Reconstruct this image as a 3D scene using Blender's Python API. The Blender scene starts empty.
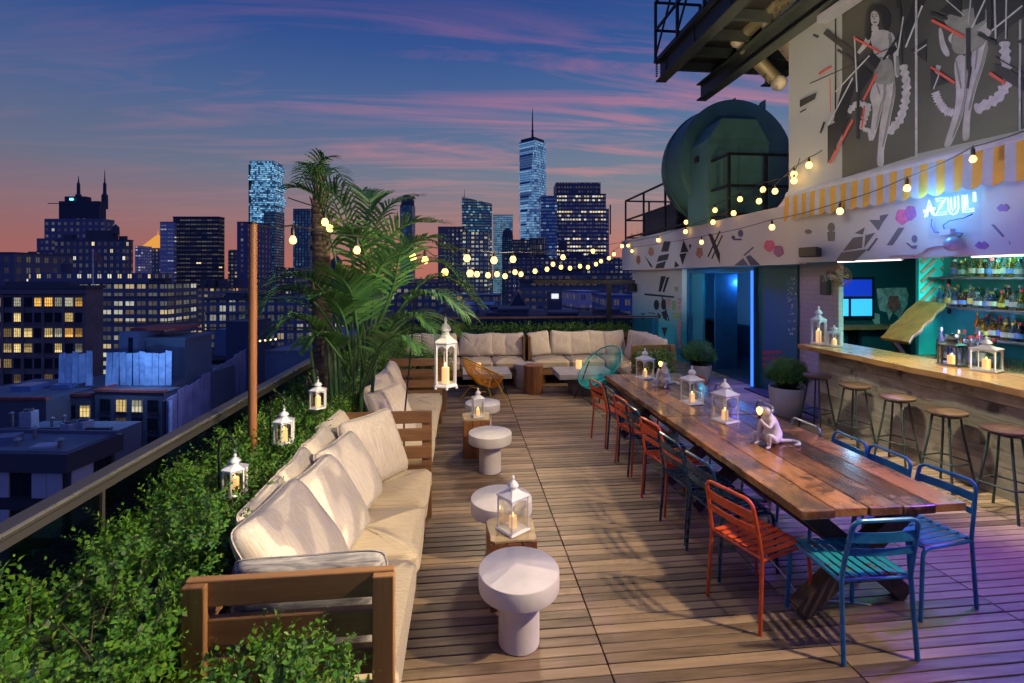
import bpy, math, random
import numpy as np
from mathutils import Vector, Matrix, Euler, Quaternion

SC = bpy.context.scene
COL = SC.collection
RNG = random.Random(7)
NR = np.random.default_rng(11)
R = math.radians

# ------------------------------------------------------------------ camera
FPX, CX, CY, CH = 483.0, 512.0, 276.0, 2.1
TH = math.atan(49 / FPX)
SN, CS = math.sin(TH), math.cos(TH)
cam_d = bpy.data.cameras.new('camera')
cam = bpy.data.objects.new('camera', cam_d)
COL.objects.link(cam)
cam.location = (0, 0, CH)
cam.rotation_euler = (R(90), 0, -TH)
cam_d.sensor_width = 36
cam_d.lens = FPX / 1024 * 36
cam_d.shift_y = (CY - 341.5) / 1024
cam_d.clip_start = 0.05
cam_d.clip_end = 20000
SC.camera = cam


def ray(px, py):
    a = (px - CX) / FPX
    return Vector((a * CS + SN, -a * SN + CS, -(py - CY) / FPX))


ORG = Vector((0, 0, CH))


def onX(px, py, X):
    d = ray(px, py)
    return ORG + d * (X / d.x)


def onY(px, py, Y):
    d = ray(px, py)
    return ORG + d * (Y / d.y)


def onZ(px, py, z=0.0):
    d = ray(px, py)
    return ORG + d * ((z - CH) / d.z)


def far(px, py, D):
    return ORG + ray(px, py) * D


# ------------------------------------------------------------------ objects
def tag(o, label=None, cat=None, group=None, kind=None):
    if label: o['label'] = label
    if cat: o['category'] = cat
    if group: o['group'] = group
    if kind: o['kind'] = kind
    return o


def thing(name, label, cat, loc=(0, 0, 0), rz=0.0, group=None):
    o = bpy.data.objects.new(name, None)
    COL.objects.link(o)
    o.location = loc
    o.rotation_euler = (0, 0, rz)
    o.empty_display_size = 0.1
    return tag(o, label, cat, group)


def dup(root, loc=None, rz=None, label=None, group=None):
    r = root.copy()
    COL.objects.link(r)
    if loc is not None: r.location = loc
    if rz is not None: r.rotation_euler = (0, 0, rz)
    if label: r['label'] = label
    if group: r['group'] = group
    for ch in list(root.children):
        c = ch.copy()
        COL.objects.link(c)
        c.parent = r
        for g in list(ch.children):
            d = g.copy()
            COL.objects.link(d)
            d.parent = c
    return r


class MB:
    def __init__(s):
        s.v, s.f, s.mi = [], [], []
        s.cur = 0

    def add(s, vs, fs):
        o = len(s.v)
        s.v.extend([tuple(v) for v in vs])
        for f in fs:
            s.f.append(tuple(i + o for i in f))
            s.mi.append(s.cur)
        return s

    def box(s, c, d, rz=0.0, rot=None):
        hx, hy, hz = d[0] / 2, d[1] / 2, d[2] / 2
        M = Euler(rot).to_matrix() if rot else Matrix.Rotation(rz, 3, 'Z')
        c = Vector(c)
        vs = [c + M @ Vector((x * hx, y * hy, z * hz)) for x in (-1, 1) for y in (-1, 1) for z in (-1, 1)]
        return s.add(vs, [(0, 1, 3, 2), (4, 6, 7, 5), (0, 4, 5, 1), (2, 3, 7, 6), (0, 2, 6, 4), (1, 5, 7, 3)])

    def bar(s, a, b, w, h, up=(0, 0, 1)):
        a, b = Vector(a), Vector(b)
        t = (b - a).normalized()
        u = Vector(up)
        if abs(t.dot(u)) > 0.98: u = Vector((1, 0, 0))
        x = t.cross(u).normalized()
        y = x.cross(t).normalized()
        vs = []
        for p in (a, b):
            for i, j in ((-1, -1), (1, -1), (1, 1), (-1, 1)):
                vs.append(p + x * (i * w / 2) + y * (j * h / 2))
        return s.add(vs, [(0, 3, 2, 1), (4, 5, 6, 7), (0, 1, 5, 4), (1, 2, 6, 5), (2, 3, 7, 6), (3, 0, 4, 7)])

    def tube(s, pts, r, n=8, closed=False, caps=True):
        pts = [Vector(p) for p in pts]
        m = len(pts)
        rad = r if isinstance(r, (list, tuple)) else [r] * m
        vs, fs = [], []
        prev = None
        for i, p in enumerate(pts):
            if closed:
                t = pts[(i + 1) % m] - pts[i - 1]
            else:
                t = pts[min(i + 1, m - 1)] - pts[max(i - 1, 0)]
            t.normalize()
            if prev is None:
                u = Vector((0, 0, 1)) if abs(t.z) < 0.9 else Vector((1, 0, 0))
                x = t.cross(u).normalized()
            else:
                x = (prev - t * prev.dot(t)).normalized()
            prev = x
            y = t.cross(x)
            for k in range(n):
                a = 2 * math.pi * k / n
                vs.append(p + (x * math.cos(a) + y * math.sin(a)) * rad[i])
        for i in range(m if closed else m - 1):
            j = (i + 1) % m
            for k in range(n):
                l = (k + 1) % n
                fs.append((i * n + k, i * n + l, j * n + l, j * n + k))
        if caps and not closed:
            fs.append(tuple(range(n - 1, -1, -1)))
            fs.append(tuple((m - 1) * n + k for k in range(n)))
        return s.add(vs, fs)

    def lathe(s, prof, c=(0, 0, 0), n=24, a0=0.0):
        vs, fs = [], []
        for r, z in prof:
            for k in range(n):
                a = a0 + 2 * math.pi * k / n
                vs.append((c[0] + r * math.cos(a), c[1] + r * math.sin(a), c[2] + z))
        for i in range(len(prof) - 1):
            for k in range(n):
                l = (k + 1) % n
                fs.append((i * n + k, i * n + l, (i + 1) * n + l, (i + 1) * n + k))
        fs.append(tuple(range(n - 1, -1, -1)))
        fs.append(tuple((len(prof) - 1) * n + k for k in range(n)))
        return s.add(vs, fs)

    def ball(s, c, r, n=12, m=8, sc=(1, 1, 1)):
        vs, fs = [], []
        for i in range(1, m):
            ph = math.pi * i / m
            for k in range(n):
                a = 2 * math.pi * k / n
                vs.append((c[0] + r * sc[0] * math.sin(ph) * math.cos(a), c[1] + r * sc[1] * math.sin(ph) * math.sin(a),
                           c[2] - r * sc[2] * math.cos(ph)))
        b = len(vs)
        vs += [(c[0], c[1], c[2] - r * sc[2]), (c[0], c[1], c[2] + r * sc[2])]
        for i in range(m - 2):
            for k in range(n):
                l = (k + 1) % n
                fs.append((i * n + k, i * n + l, (i + 1) * n + l, (i + 1) * n + k))
        for k in range(n):
            l = (k + 1) % n
            fs.append((b, l, k))
            fs.append((b + 1, (m - 2) * n + k, (m - 2) * n + l))
        return s.add(vs, fs)

    def prism(s, pts, ext):
        """polygon (3D points) extruded by the vector ext"""
        n = len(pts)
        ext = Vector(ext)
        a = [Vector(p) for p in pts]
        vs = a + [p + ext for p in a]
        fs = [tuple(range(n - 1, -1, -1)), tuple(range(n, 2 * n))]
        for k in range(n):
            l = (k + 1) % n
            fs.append((k, l, n + l, n + k))
        return s.add(vs, fs)

    def slot(s, i):
        s.cur = i
        return s

    def build(s, name, mats, parent=None, smooth=False, bevel=0.0, seg=2, sub=0):
        me = bpy.data.meshes.new(name)
        me.from_pydata(s.v, [], s.f)
        if not isinstance(mats, (list, tuple)): mats = [mats]
        for m in mats: me.materials.append(m)
        if len(mats) > 1:
            me.polygons.foreach_set('material_index', s.mi)
        if smooth is True:
            me.polygons.foreach_set('use_smooth', [True] * len(me.polygons))
        me.validate()
        me.update()
        o = bpy.data.objects.new(name, me)
        COL.objects.link(o)
        if parent is not None: o.parent = parent
        if smooth == 'auto':
            me.polygons.foreach_set('use_smooth', [True] * len(me.polygons))
            try:
                me.set_sharp_from_angle(angle=R(35))
            except Exception:
                pass
        if bevel:
            b = o.modifiers.new('bevel', 'BEVEL')
            b.width = bevel
            b.segments = seg
            b.limit_method = 'ANGLE'
            b.angle_limit = R(40)
        if sub:
            u = o.modifiers.new('sub', 'SUBSURF')
            u.levels = u.render_levels = sub
        return o


def np_mesh(name, V, F, mats, parent=None, smooth=False):
    """V (n,3) floats, F (m,4) quads"""
    me = bpy.data.meshes.new(name)
    V = np.asarray(V, dtype=np.float32)
    F = np.asarray(F, dtype=np.int32)
    k = F.shape[1]
    me.vertices.add(len(V))
    me.vertices.foreach_set('co', V.ravel())
    me.loops.add(F.size)
    me.loops.foreach_set('vertex_index', F.ravel())
    me.polygons.add(len(F))
    me.polygons.foreach_set('loop_start', np.arange(0, F.size, k, dtype=np.int32))
    me.polygons.foreach_set('loop_total', np.full(len(F), k, dtype=np.int32))
    if smooth: me.polygons.foreach_set('use_smooth', np.ones(len(F), dtype=bool))
    me.update(calc_edges=True)
    me.validate()
    me.materials.append(mats)
    o = bpy.data.objects.new(name, me)
    COL.objects.link(o)
    if parent is not None: o.parent = parent
    return o


# ------------------------------------------------------------------ materials
def new_mat(name):
    m = bpy.data.materials.new(name)
    m.use_nodes = True
    nt = m.node_tree
    b = nt.nodes['Principled BSDF']
    return m, nt, b


def nd(nt, typ, out=0, **kw):
    n = nt.nodes.new(typ)
    for k, v in kw.items():
        if k.startswith('p_'):
            setattr(n, k[2:], v)
            continue
        key = int(k[1:]) if k[0] == 'i' and k[1:].isdigit() else k.replace('_', ' ')
        sk = n.inputs[key]
        if isinstance(v, bpy.types.NodeSocket):
            nt.links.new(v, sk)
        else:
            sk.default_value = v
    return n.outputs[out]


def mth(nt, op, a, b=0.0, c=None):
    kw = dict(p_operation=op, i0=a, i1=b)
    if c is not None: kw['i2'] = c
    return nd(nt, 'ShaderNodeMath', **kw)


def ramp(nt, fac, stops, interp='LINEAR'):
    n = nt.nodes.new('ShaderNodeValToRGB')
    n.color_ramp.interpolation = interp
    el = n.color_ramp.elements
    while len(el) < len(stops): el.new(0.5)
    for e, (p, c) in zip(el, stops):
        e.position = p
        e.color = (*c, 1) if len(c) == 3 else c
    nt.links.new(fac, n.inputs[0])
    return n.outputs[0]


def mixc(nt, fac, a, b, mode='MIX'):
    n = nt.nodes.new('ShaderNodeMix')
    n.data_type = 'RGBA'
    n.blend_type = mode
    for sk, v in ((n.inputs[0], fac), (n.inputs[6], a), (n.inputs[7], b)):
        if isinstance(v, bpy.types.NodeSocket):
            nt.links.new(v, sk)
        else:
            sk.default_value = (*v, 1) if isinstance(v, tuple) and len(v) == 3 else v
    return n.outputs[2]


def setp(nt, b, **kw):
    for k, v in kw.items():
        sk = b.inputs[k.replace('_', ' ')]
        if isinstance(v, bpy.types.NodeSocket):
            nt.links.new(v, sk)
        else:
            sk.default_value = (*v, 1) if isinstance(v, tuple) and len(v) == 3 and sk.type == 'RGBA' else v


def bump(nt, b, h, strength=0.3, dist=0.01):
    n = nd(nt, 'ShaderNodeBump', Strength=strength, Distance=dist, Height=h)
    nt.links.new(n, b.inputs['Normal'])


def ocoord(nt, scale=(1, 1, 1), rot=(0, 0, 0)):
    tc = nt.nodes.new('ShaderNodeTexCoord')
    return nd(nt, 'ShaderNodeMapping', Vector=tc.outputs['Object'], Scale=scale, Rotation=rot)


def island(nt):
    return nt.nodes.new('ShaderNodeNewGeometry').outputs['Random Per Island']


def objrand(nt):
    return nt.nodes.new('ShaderNodeObjectInfo').outputs['Random']


def srgb(r, g, b):
    f = lambda c: (c / 255 / 12.92) if c / 255 <= 0.04045 else ((c / 255 + 0.055) / 1.055) ** 2.4
    return (f(r), f(g), f(b))


def plain(name, col, rough=0.5, metal=0.0, var=0.12, nscale=6.0, bmp=0.0, spec=0.5, coat=0.0):
    """a paint / plaster / metal with slight uneven tone, wear and roughness"""
    m, nt, b = new_mat(name)
    co = ocoord(nt)
    n = nd(nt, 'ShaderNodeTexNoise', Vector=co, Scale=nscale, Detail=5.0, Roughness=0.6)
    dark = tuple(c * (1 - var) for c in col)
    lite = tuple(min(1, c * (1 + var)) for c in col)
    setp(nt, b, Base_Color=ramp(nt, n, [(0.3, dark), (0.7, lite)]), Metallic=metal)
    b.inputs['Specular IOR Level'].default_value = spec
    rr = nd(nt, 'ShaderNodeMapRange', Value=n, i1=0.3, i2=0.7, i3=max(0.03, rough - 0.08), i4=min(1, rough + 0.1))
    setp(nt, b, Roughness=rr)
    if coat: b.inputs['Coat Weight'].default_value = coat
    if bmp:
        n2 = nd(nt, 'ShaderNodeTexNoise', Vector=co, Scale=nscale * 12, Detail=3.0)
        bump(nt, b, n2, bmp, 0.004)
    return m


def wood(name, dark, lite, axis=0, rough=0.55, scale=1.0, by_island=True, streak=14.0, knots=0.0, bmp=0.25, coat=0.0, ivar=0.32, stain=0.0, wear=0.0):
    """wood with grain along the object axis, tone per board"""
    m, nt, b = new_mat(name)
    sc = [streak * scale] * 3
    sc[axis] = 1.1 * scale
    tc = nt.nodes.new('ShaderNodeTexCoord')
    isl = mth(nt, 'FRACT', mth(nt, 'ADD', island(nt), mth(nt, 'MULTIPLY', objrand(nt), 7.3)))
    off = nd(nt, 'ShaderNodeCombineXYZ', X=mth(nt, 'MULTIPLY', isl, 31.0), Y=mth(nt, 'MULTIPLY', isl, 17.0), Z=mth(nt, 'MULTIPLY', isl, 7.0))
    va = nd(nt, 'ShaderNodeVectorMath', p_operation='ADD', i0=tc.outputs['Object'], i1=off)
    mp = nd(nt, 'ShaderNodeMapping', Vector=va, Scale=tuple(sc))
    n1 = nd(nt, 'ShaderNodeTexNoise', Vector=mp, Scale=1.0, Detail=7.0, Roughness=0.65, Distortion=0.4)
    mp2 = nd(nt, 'ShaderNodeMapping', Vector=va, Scale=tuple(c * 5 for c in sc))
    n2 = nd(nt, 'ShaderNodeTexNoise', Vector=mp2, Scale=1.0, Detail=4.0)
    t = mth(nt, 'ADD', mth(nt, 'MULTIPLY', n1, 0.75), mth(nt, 'MULTIPLY', n2, 0.25))
    t = mth(nt, 'ADD', t, mth(nt, 'MULTIPLY', mth(nt, 'SUBTRACT', isl, 0.5), ivar))
    mid = tuple((a + c) / 2 for a, c in zip(dark, lite))
    col = ramp(nt, t, [(0.25, dark), (0.5, mid), (0.75, lite)])
    if knots:
        nk = nd(nt, 'ShaderNodeTexNoise', Vector=va, Scale=5.0, Detail=2.0)
        col = mixc(nt, mth(nt, 'MULTIPLY', ramp(nt, nk, [(0.6, (0, 0, 0)), (0.72, (1, 1, 1))]), knots), col, tuple(c * 0.45 for c in dark))
    if wear:
        nr_ = nd(nt, 'ShaderNodeTexNoise', Vector=tc.outputs['Object'], Scale=1.1, Detail=6.0, Roughness=0.65, Distortion=0.4)
        col = mixc(nt, 1.0, col, ramp(nt, nr_, [(0.32, (0.80, 0.79, 0.78)), (0.5, (0.96, 0.96, 0.96)), (0.68, (1.08, 1.07, 1.05))]), 'MULTIPLY')
    if stain:
        ns_ = nd(nt, 'ShaderNodeTexNoise', Vector=va, Scale=2.6, Detail=6.0, Roughness=0.68, Distortion=0.6)
        col = mixc(nt, mth(nt, 'MULTIPLY', ramp(nt, ns_, [(0.44, (0, 0, 0)), (0.62, (1, 1, 1))]), stain), col, tuple(c * 0.55 for c in dark))
        nw_ = nd(nt, 'ShaderNodeTexNoise', Vector=tc.outputs['Object'], Scale=1.9, Detail=7.0, Roughness=0.7)
        col = mixc(nt, mth(nt, 'MULTIPLY', ramp(nt, nw_, [(0.56, (0, 0, 0)), (0.70, (1, 1, 1))]), stain * 0.8), col, (0.42, 0.30, 0.16))
    setp(nt, b, Base_Color=col, Roughness=nd(nt, 'ShaderNodeMapRange', Value=n1, i1=0.3, i2=0.7, i3=rough + 0.1, i4=rough - 0.1))
    if coat: setp(nt, b, Coat_Weight=coat, Coat_Roughness=0.12)
    bump(nt, b, t, bmp, 0.004)
    return m


def emit(name, col, strength):
    m, nt, b = new_mat(name)
    setp(nt, b, Base_Color=tuple(min(0.9, c) for c in col), Emission_Color=col, Emission_Strength=strength, Roughness=0.4)
    return m


def glass(name, tint=(0.8, 0.9, 0.9), alpha=0.12, rough=0.03):
    """thin pane: mostly see-through with a Fresnel reflection"""
    m = bpy.data.materials.new(name)
    m.use_nodes = True
    nt = m.node_tree
    nt.nodes.clear()
    out = nt.nodes.new('ShaderNodeOutputMaterial')
    tr = nd(nt, 'ShaderNodeBsdfTransparent', Color=(*tint, 1))
    gl = nd(nt, 'ShaderNodeBsdfGlossy', Color=(0.9, 0.95, 1, 1), Roughness=rough)
    fr = nd(nt, 'ShaderNodeFresnel', IOR=1.45)
    f2 = mth(nt, 'MULTIPLY', fr, alpha)
    mx = nt.nodes.new('ShaderNodeMixShader')
    nt.links.new(f2, mx.inputs[0])
    nt.links.new(tr, mx.inputs[1])
    nt.links.new(gl, mx.inputs[2])
    nt.links.new(mx.outputs[0], out.inputs[0])
    return m


def leafmat(name, dark, mid, lite, rough=0.38, trans=0.15):
    m, nt, b = new_mat(name)
    isl = island(nt)
    co = ocoord(nt)
    n = nd(nt, 'ShaderNodeTexNoise', Vector=co, Scale=5.0, Detail=2.0)
    t = mth(nt, 'ADD', mth(nt, 'MULTIPLY', isl, 0.7), mth(nt, 'MULTIPLY', n, 0.35))
    setp(nt, b, Base_Color=ramp(nt, t, [(0.1, dark), (0.5, mid), (0.95, lite)]), Roughness=rough)
    setp(nt, b, Subsurface_Weight=0.0)
    tr = nd(nt, 'ShaderNodeBsdfTranslucent', Color=(*[c * 1.2 for c in lite], 1))
    mx = nt.nodes.new('ShaderNodeMixShader')
    mx.inputs[0].default_value = trans
    out = [x for x in nt.nodes if x.type == 'OUTPUT_MATERIAL'][0]
    nt.links.new(b.outputs[0], mx.inputs[1])
    nt.links.new(tr, mx.inputs[2])
    nt.links.new(mx.outputs[0], out.inputs[0])
    return m


def paint(name, col, rough=0.4, metal=0.1, var=0.25, nscale=18, coat=0.2):
    """painted steel with chips worn down to rusty metal"""
    m, nt, b = new_mat(name)
    co = ocoord(nt)
    rnd = objrand(nt)
    va = nd(nt, 'ShaderNodeVectorMath', p_operation='ADD', i0=co, i1=nd(nt, 'ShaderNodeCombineXYZ', X=mth(nt, 'MULTIPLY', rnd, 9.0), Y=rnd, Z=mth(nt, 'MULTIPLY', rnd, 5.0)))
    n = nd(nt, 'ShaderNodeTexNoise', Vector=va, Scale=float(nscale), Detail=5.0, Roughness=0.6)
    c = nd(nt, 'ShaderNodeTexNoise', Vector=va, Scale=26.0, Detail=7.0, Roughness=0.72)
    base = ramp(nt, n, [(0.3, tuple(x * (1 - var) for x in col)), (0.7, tuple(min(1, x * (1 + var)) for x in col))])
    chip = ramp(nt, c, [(0.66, (0, 0, 0)), (0.685, (1, 1, 1))])
    setp(nt, b, Base_Color=mixc(nt, chip, base, (0.10, 0.065, 0.045)), Metallic=metal, Coat_Weight=coat)
    setp(nt, b, Roughness=mth(nt, 'ADD', mth(nt, 'MULTIPLY', chip, 0.35), nd(nt, 'ShaderNodeMapRange', Value=n, i1=0.3, i2=0.7, i3=rough - 0.06, i4=rough + 0.12)))
    return m


M = {}
# decking: weathered hardwood, one tone per board
M['deck'] = wood('deck_wood', (0.070, 0.044, 0.026), (0.33, 0.232, 0.14), axis=0, rough=0.5, streak=16, bmp=0.3, knots=0.3, ivar=0.40, wear=1.0)
M['teak_x'] = wood('teak_x', (0.10, 0.045, 0.018), (0.30, 0.15, 0.06), axis=0, rough=0.5)
M['teak_y'] = wood('teak_y', (0.10, 0.045, 0.018), (0.30, 0.15, 0.06), axis=1, rough=0.5)
M['teak_z'] = wood('teak_z', (0.10, 0.045, 0.018), (0.30, 0.15, 0.06), axis=2, rough=0.5)
M['table'] = wood('table_top_wood', (0.028, 0.009, 0.004), (0.47, 0.21, 0.055), axis=1, rough=0.25, streak=6, knots=0.9, bmp=0.2, coat=0.7, stain=0.85, ivar=0.5)
M['table_leg'] = wood('table_leg_wood', (0.02, 0.013, 0.009), (0.09, 0.055, 0.03), axis=2, rough=0.6)
M['table_end'] = wood('raw_end_grain', (0.25, 0.17, 0.10), (0.5, 0.38, 0.24), axis=2, rough=0.7, streak=30)
M['stump_z'] = wood('stump_wood', (0.09, 0.03, 0.012), (0.34, 0.14, 0.05), axis=2, rough=0.45, streak=10)
M['stump_top'] = wood('stump_top_wood', (0.26, 0.17, 0.08), (0.55, 0.42, 0.22), axis=0, rough=0.5, streak=9)
M['bar_top'] = wood('bar_top_wood', (0.28, 0.13, 0.035), (0.60, 0.36, 0.12), axis=1, rough=0.3, streak=8, coat=0.4, knots=0.3)
M['bar_face'] = wood('bar_face_wood', (0.10, 0.09, 0.06), (0.56, 0.52, 0.40), axis=1, rough=0.75, streak=7, knots=0.9, bmp=0.6, ivar=0.4, stain=0.35)
M['stool_seat'] = wood('stool_seat_wood', (0.03, 0.016, 0.010), (0.14, 0.085, 0.05), axis=0, rough=0.4, streak=12)
m_, nt_, b_ = new_mat('white_plaster_cast')
co_ = ocoord(nt_)
na_ = nd(nt_, 'ShaderNodeTexNoise', Vector=co_, Scale=7.0, Detail=6.0, Roughness=0.65)
nb_ = nd(nt_, 'ShaderNodeTexNoise', Vector=co_, Scale=24.0, Detail=5.0, Roughness=0.7)
cw_ = ramp(nt_, na_, [(0.3, (0.60, 0.565, 0.53)), (0.7, (0.70, 0.67, 0.64))])
cw_ = mixc(nt_, mth(nt_, 'MULTIPLY', ramp(nt_, nb_, [(0.62, (0, 0, 0)), (0.74, (1, 1, 1))]), 0.25), cw_, (0.40, 0.36, 0.32))
setp(nt_, b_, Base_Color=cw_, Roughness=nd(nt_, 'ShaderNodeMapRange', Value=na_, i1=0.3, i2=0.7, i3=0.45, i4=0.72))
bump(nt_, b_, nb_, 0.25, 0.004)
M['white_con'] = m_
M['concrete'] = plain('pale_concrete', (0.42, 0.40, 0.38), 0.75, var=0.15, bmp=0.3)
M['dark_con'] = plain('dark_concrete', (0.16, 0.13, 0.12), 0.7, var=0.15)
M['white_paint'] = plain('white_lantern_paint', (0.80, 0.79, 0.77), 0.45, var=0.06)
M['black_steel'] = plain('black_steel', (0.012, 0.012, 0.014), 0.45, 0.3, var=0.3)
M['speaker_black'] = plain('speaker_black', (0.006, 0.006, 0.007), 0.75)
M['dark_steel'] = plain('dark_green_steel', (0.035, 0.05, 0.045), 0.42, 0.5, var=0.3)
M['orange'] = paint('orange_chair_paint', (0.58, 0.075, 0.016), 0.38, 0.1, var=0.25, nscale=18, coat=0.2)
M['blue'] = paint('blue_chair_paint', (0.012, 0.17, 0.36), 0.36, 0.1, var=0.25, nscale=18, coat=0.2)
M['navy'] = paint('navy_chair_paint', (0.008, 0.05, 0.095), 0.26, 0.35, var=0.3, nscale=18, coat=0.2)
M['grey_metal'] = plain('bare_steel', (0.32, 0.35, 0.37), 0.28, 0.7, var=0.3, nscale=18)
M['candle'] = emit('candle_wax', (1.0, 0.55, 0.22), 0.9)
M['flame'] = emit('candle_flame', (1.0, 0.50, 0.13), 9.0)
M['bulb'] = emit('string_bulb', (1.0, 0.56, 0.14), 4.2)
M['pane'] = glass('lantern_pane', (0.97, 0.97, 0.95), 0.35)
M['rail_glass'] = glass('balustrade_glass', (0.50, 0.62, 0.62), 0.9)
M['rope'] = plain('black_cable', (0.01, 0.01, 0.01), 0.6)


def fabric(name, a, b_, axis=1, sc=(1, 1, 1), rough=0.9, streak=40.0, lo=0.35, hi=0.65):
    m, nt, b = new_mat(name)
    s = [streak] * 3
    s[axis] = 5.0
    tc = nt.nodes.new('ShaderNodeTexCoord')
    rnd = objrand(nt)
    off = nd(nt, 'ShaderNodeCombineXYZ', X=mth(nt, 'MULTIPLY', rnd, 13.0), Y=mth(nt, 'MULTIPLY', rnd, 29.0), Z=rnd)
    va = nd(nt, 'ShaderNodeVectorMath', p_operation='ADD', i0=tc.outputs['Object'], i1=off)
    mp = nd(nt, 'ShaderNodeMapping', Vector=va, Scale=tuple(s))
    n = nd(nt, 'ShaderNodeTexNoise', Vector=mp, Scale=1.0, Detail=5.0, Roughness=0.6, Distortion=0.5)
    col = ramp(nt, n, [(lo, a), (hi, b_)])
    w = nd(nt, 'ShaderNodeTexNoise', Vector=va, Scale=350.0, Detail=1.0)
    setp(nt, b, Base_Color=col, Roughness=rough)
    b.inputs['Sheen Weight'].default_value = 0.2
    big = nd(nt, 'ShaderNodeTexNoise', Vector=va, Scale=6.0, Detail=2.0, Distortion=0.6)
    bump(nt, b, mth(nt, 'ADD', mth(nt, 'MULTIPLY', w, 0.12), mth(nt, 'MULTIPLY', big, 1.0)), 0.5, 0.02)
    return m


M['pillow'] = fabric('ikat_pillow_cloth', (0.40, 0.33, 0.26), (0.64, 0.57, 0.48), axis=2, streak=130, lo=0.3, hi=0.7)
M['pillow_grey'] = fabric('grey_bolster_cloth', (0.10, 0.10, 0.12), (0.46, 0.42, 0.38), axis=0, streak=50)
M['cushion'] = fabric('tan_cushion_cloth', (0.36, 0.28, 0.175), (0.54, 0.44, 0.30), axis=0, streak=120, lo=0.3, hi=0.7)
M['leaf_box'] = leafmat('boxwood_leaf', (0.008, 0.038, 0.004), (0.055, 0.165, 0.014), (0.23, 0.40, 0.04), rough=0.30, trans=0.06)
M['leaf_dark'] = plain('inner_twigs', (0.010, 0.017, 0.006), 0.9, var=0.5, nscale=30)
M['leaf_palm'] = leafmat('palm_leaf', (0.008, 0.045, 0.012), (0.028, 0.115, 0.03), (0.11, 0.25, 0.055), rough=0.55, trans=0.22)
M['leaf_pot'] = leafmat('potted_shrub_leaf', (0.012, 0.05, 0.010), (0.045, 0.16, 0.022), (0.16, 0.36, 0.05), rough=0.35)
M['soil'] = plain('soil', (0.03, 0.02, 0.014), 0.95, var=0.4, nscale=40, bmp=0.6)
# ------------------------------------------------------------------ world: dusk sky
W = bpy.data.worlds.new('World')
SC.world = W
W.use_nodes = True
nt = W.node_tree
bg = nt.nodes['Background']
tc = nt.nodes.new('ShaderNodeTexCoord')
vn = nd(nt, 'ShaderNodeVectorMath', p_operation='NORMALIZE', i0=tc.outputs['Generated'])
sep = nt.nodes.new('ShaderNodeSeparateXYZ')
nt.links.new(vn, sep.inputs[0])
zz = sep.outputs[2]
xx = sep.outputs[0]
yy = sep.outputs[1]
grad = ramp(nt, zz, [(0.0, srgb(196, 118, 100)), (0.06, srgb(180, 118, 108)), (0.12, srgb(158, 126, 126)), (0.19, srgb(120, 128, 142)),
                     (0.31, srgb(84, 112, 152)), (0.42, srgb(54, 88, 148)), (0.52, srgb(42, 72, 138)), (0.75, srgb(64, 92, 166)), (1.0, srgb(80, 108, 184))])
# the sky behind the viewer, away from the afterglow: clear blue dusk
bk = nd(nt, 'ShaderNodeMapRange', Value=yy, i1=-0.35, i2=0.15, i3=1.0, i4=0.0)
grad = mixc(nt, bk, grad, srgb(66, 94, 170))
# bluer and deeper away from the afterglow (to the left of the view)
az = nd(nt, 'ShaderNodeMapRange', Value=xx, i1=-0.75, i2=0.35, i3=0.0, i4=1.0)
side = mixc(nt, az, srgb(214, 214, 238), (1.0, 1.0, 1.0))
grad = mixc(nt, 1.0, grad, side, 'MULTIPLY')
# streaks of cirrus
den = mth(nt, 'ADD', mth(nt, 'MAXIMUM', zz, 0.0), 0.10)
cp = nd(nt, 'ShaderNodeCombineXYZ', X=mth(nt, 'DIVIDE', xx, den), Y=mth(nt, 'DIVIDE', yy, den), Z=0.0)
mp = nd(nt, 'ShaderNodeMapping', Vector=cp, Rotation=(0, 0, R(40)), Location=(0.35, 0.2, 0), Scale=(0.30, 1.9, 1))
c1 = nd(nt, 'ShaderNodeTexNoise', Vector=mp, Scale=1.9, Detail=8.0, Roughness=0.60, Distortion=1.1)
c2 = nd(nt, 'ShaderNodeTexNoise', Vector=cp, Scale=0.55, Detail=2.0)
cl = nd(nt, 'ShaderNodeMapRange', Value=mth(nt, 'ADD', mth(nt, 'MULTIPLY', c1, 0.72), mth(nt, 'MULTIPLY', c2, 0.28)), i1=0.475, i2=0.66, i3=0.0, i4=1.0)
rt = nd(nt, 'ShaderNodeMapRange', Value=xx, i1=-0.6, i2=0.25, i3=0.15, i4=1.0)
hb = ramp(nt, zz, [(0.05, (0, 0, 0)), (0.16, (0.75, 0.75, 0.75)), (0.3, (1, 1, 1)), (0.55, (0.75, 0.75, 0.75)), (0.8, (0.2, 0.2, 0.2))])
fac = mth(nt, 'MULTIPLY', mth(nt, 'MULTIPLY', cl, rt), mth(nt, 'MULTIPLY', hb, 0.8))
cc = ramp(nt, zz, [(0.1, srgb(216, 148, 132)), (0.22, srgb(222, 140, 138)), (0.36, srgb(196, 118, 146)), (0.5, srgb(116, 90, 146)), (0.9, srgb(60, 60, 120))])
sky = mixc(nt, fac, grad, cc)
# below the horizon: dark city haze
up = nd(nt, 'ShaderNodeMapRange', Value=zz, i1=-0.03, i2=0.0, i3=0.0, i4=1.0)
sky = mixc(nt, up, srgb(40, 42, 62), sky)
# the last of the daylight scattered by the sky
ns = nt.nodes.new('ShaderNodeTexSky')
ns.sky_type = 'NISHITA'
ns.sun_disc = False
ns.sun_elevation = R(-2.0)
ns.sun_rotation = R(20)
sky2 = mixc(nt, 1.0, sky, mixc(nt, 1.0, ns.outputs[0], (0.02, 0.02, 0.02), 'MULTIPLY'), 'ADD')
nt.links.new(sky2, bg.inputs[0])
bg.inputs[1].default_value = 1.0

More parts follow.
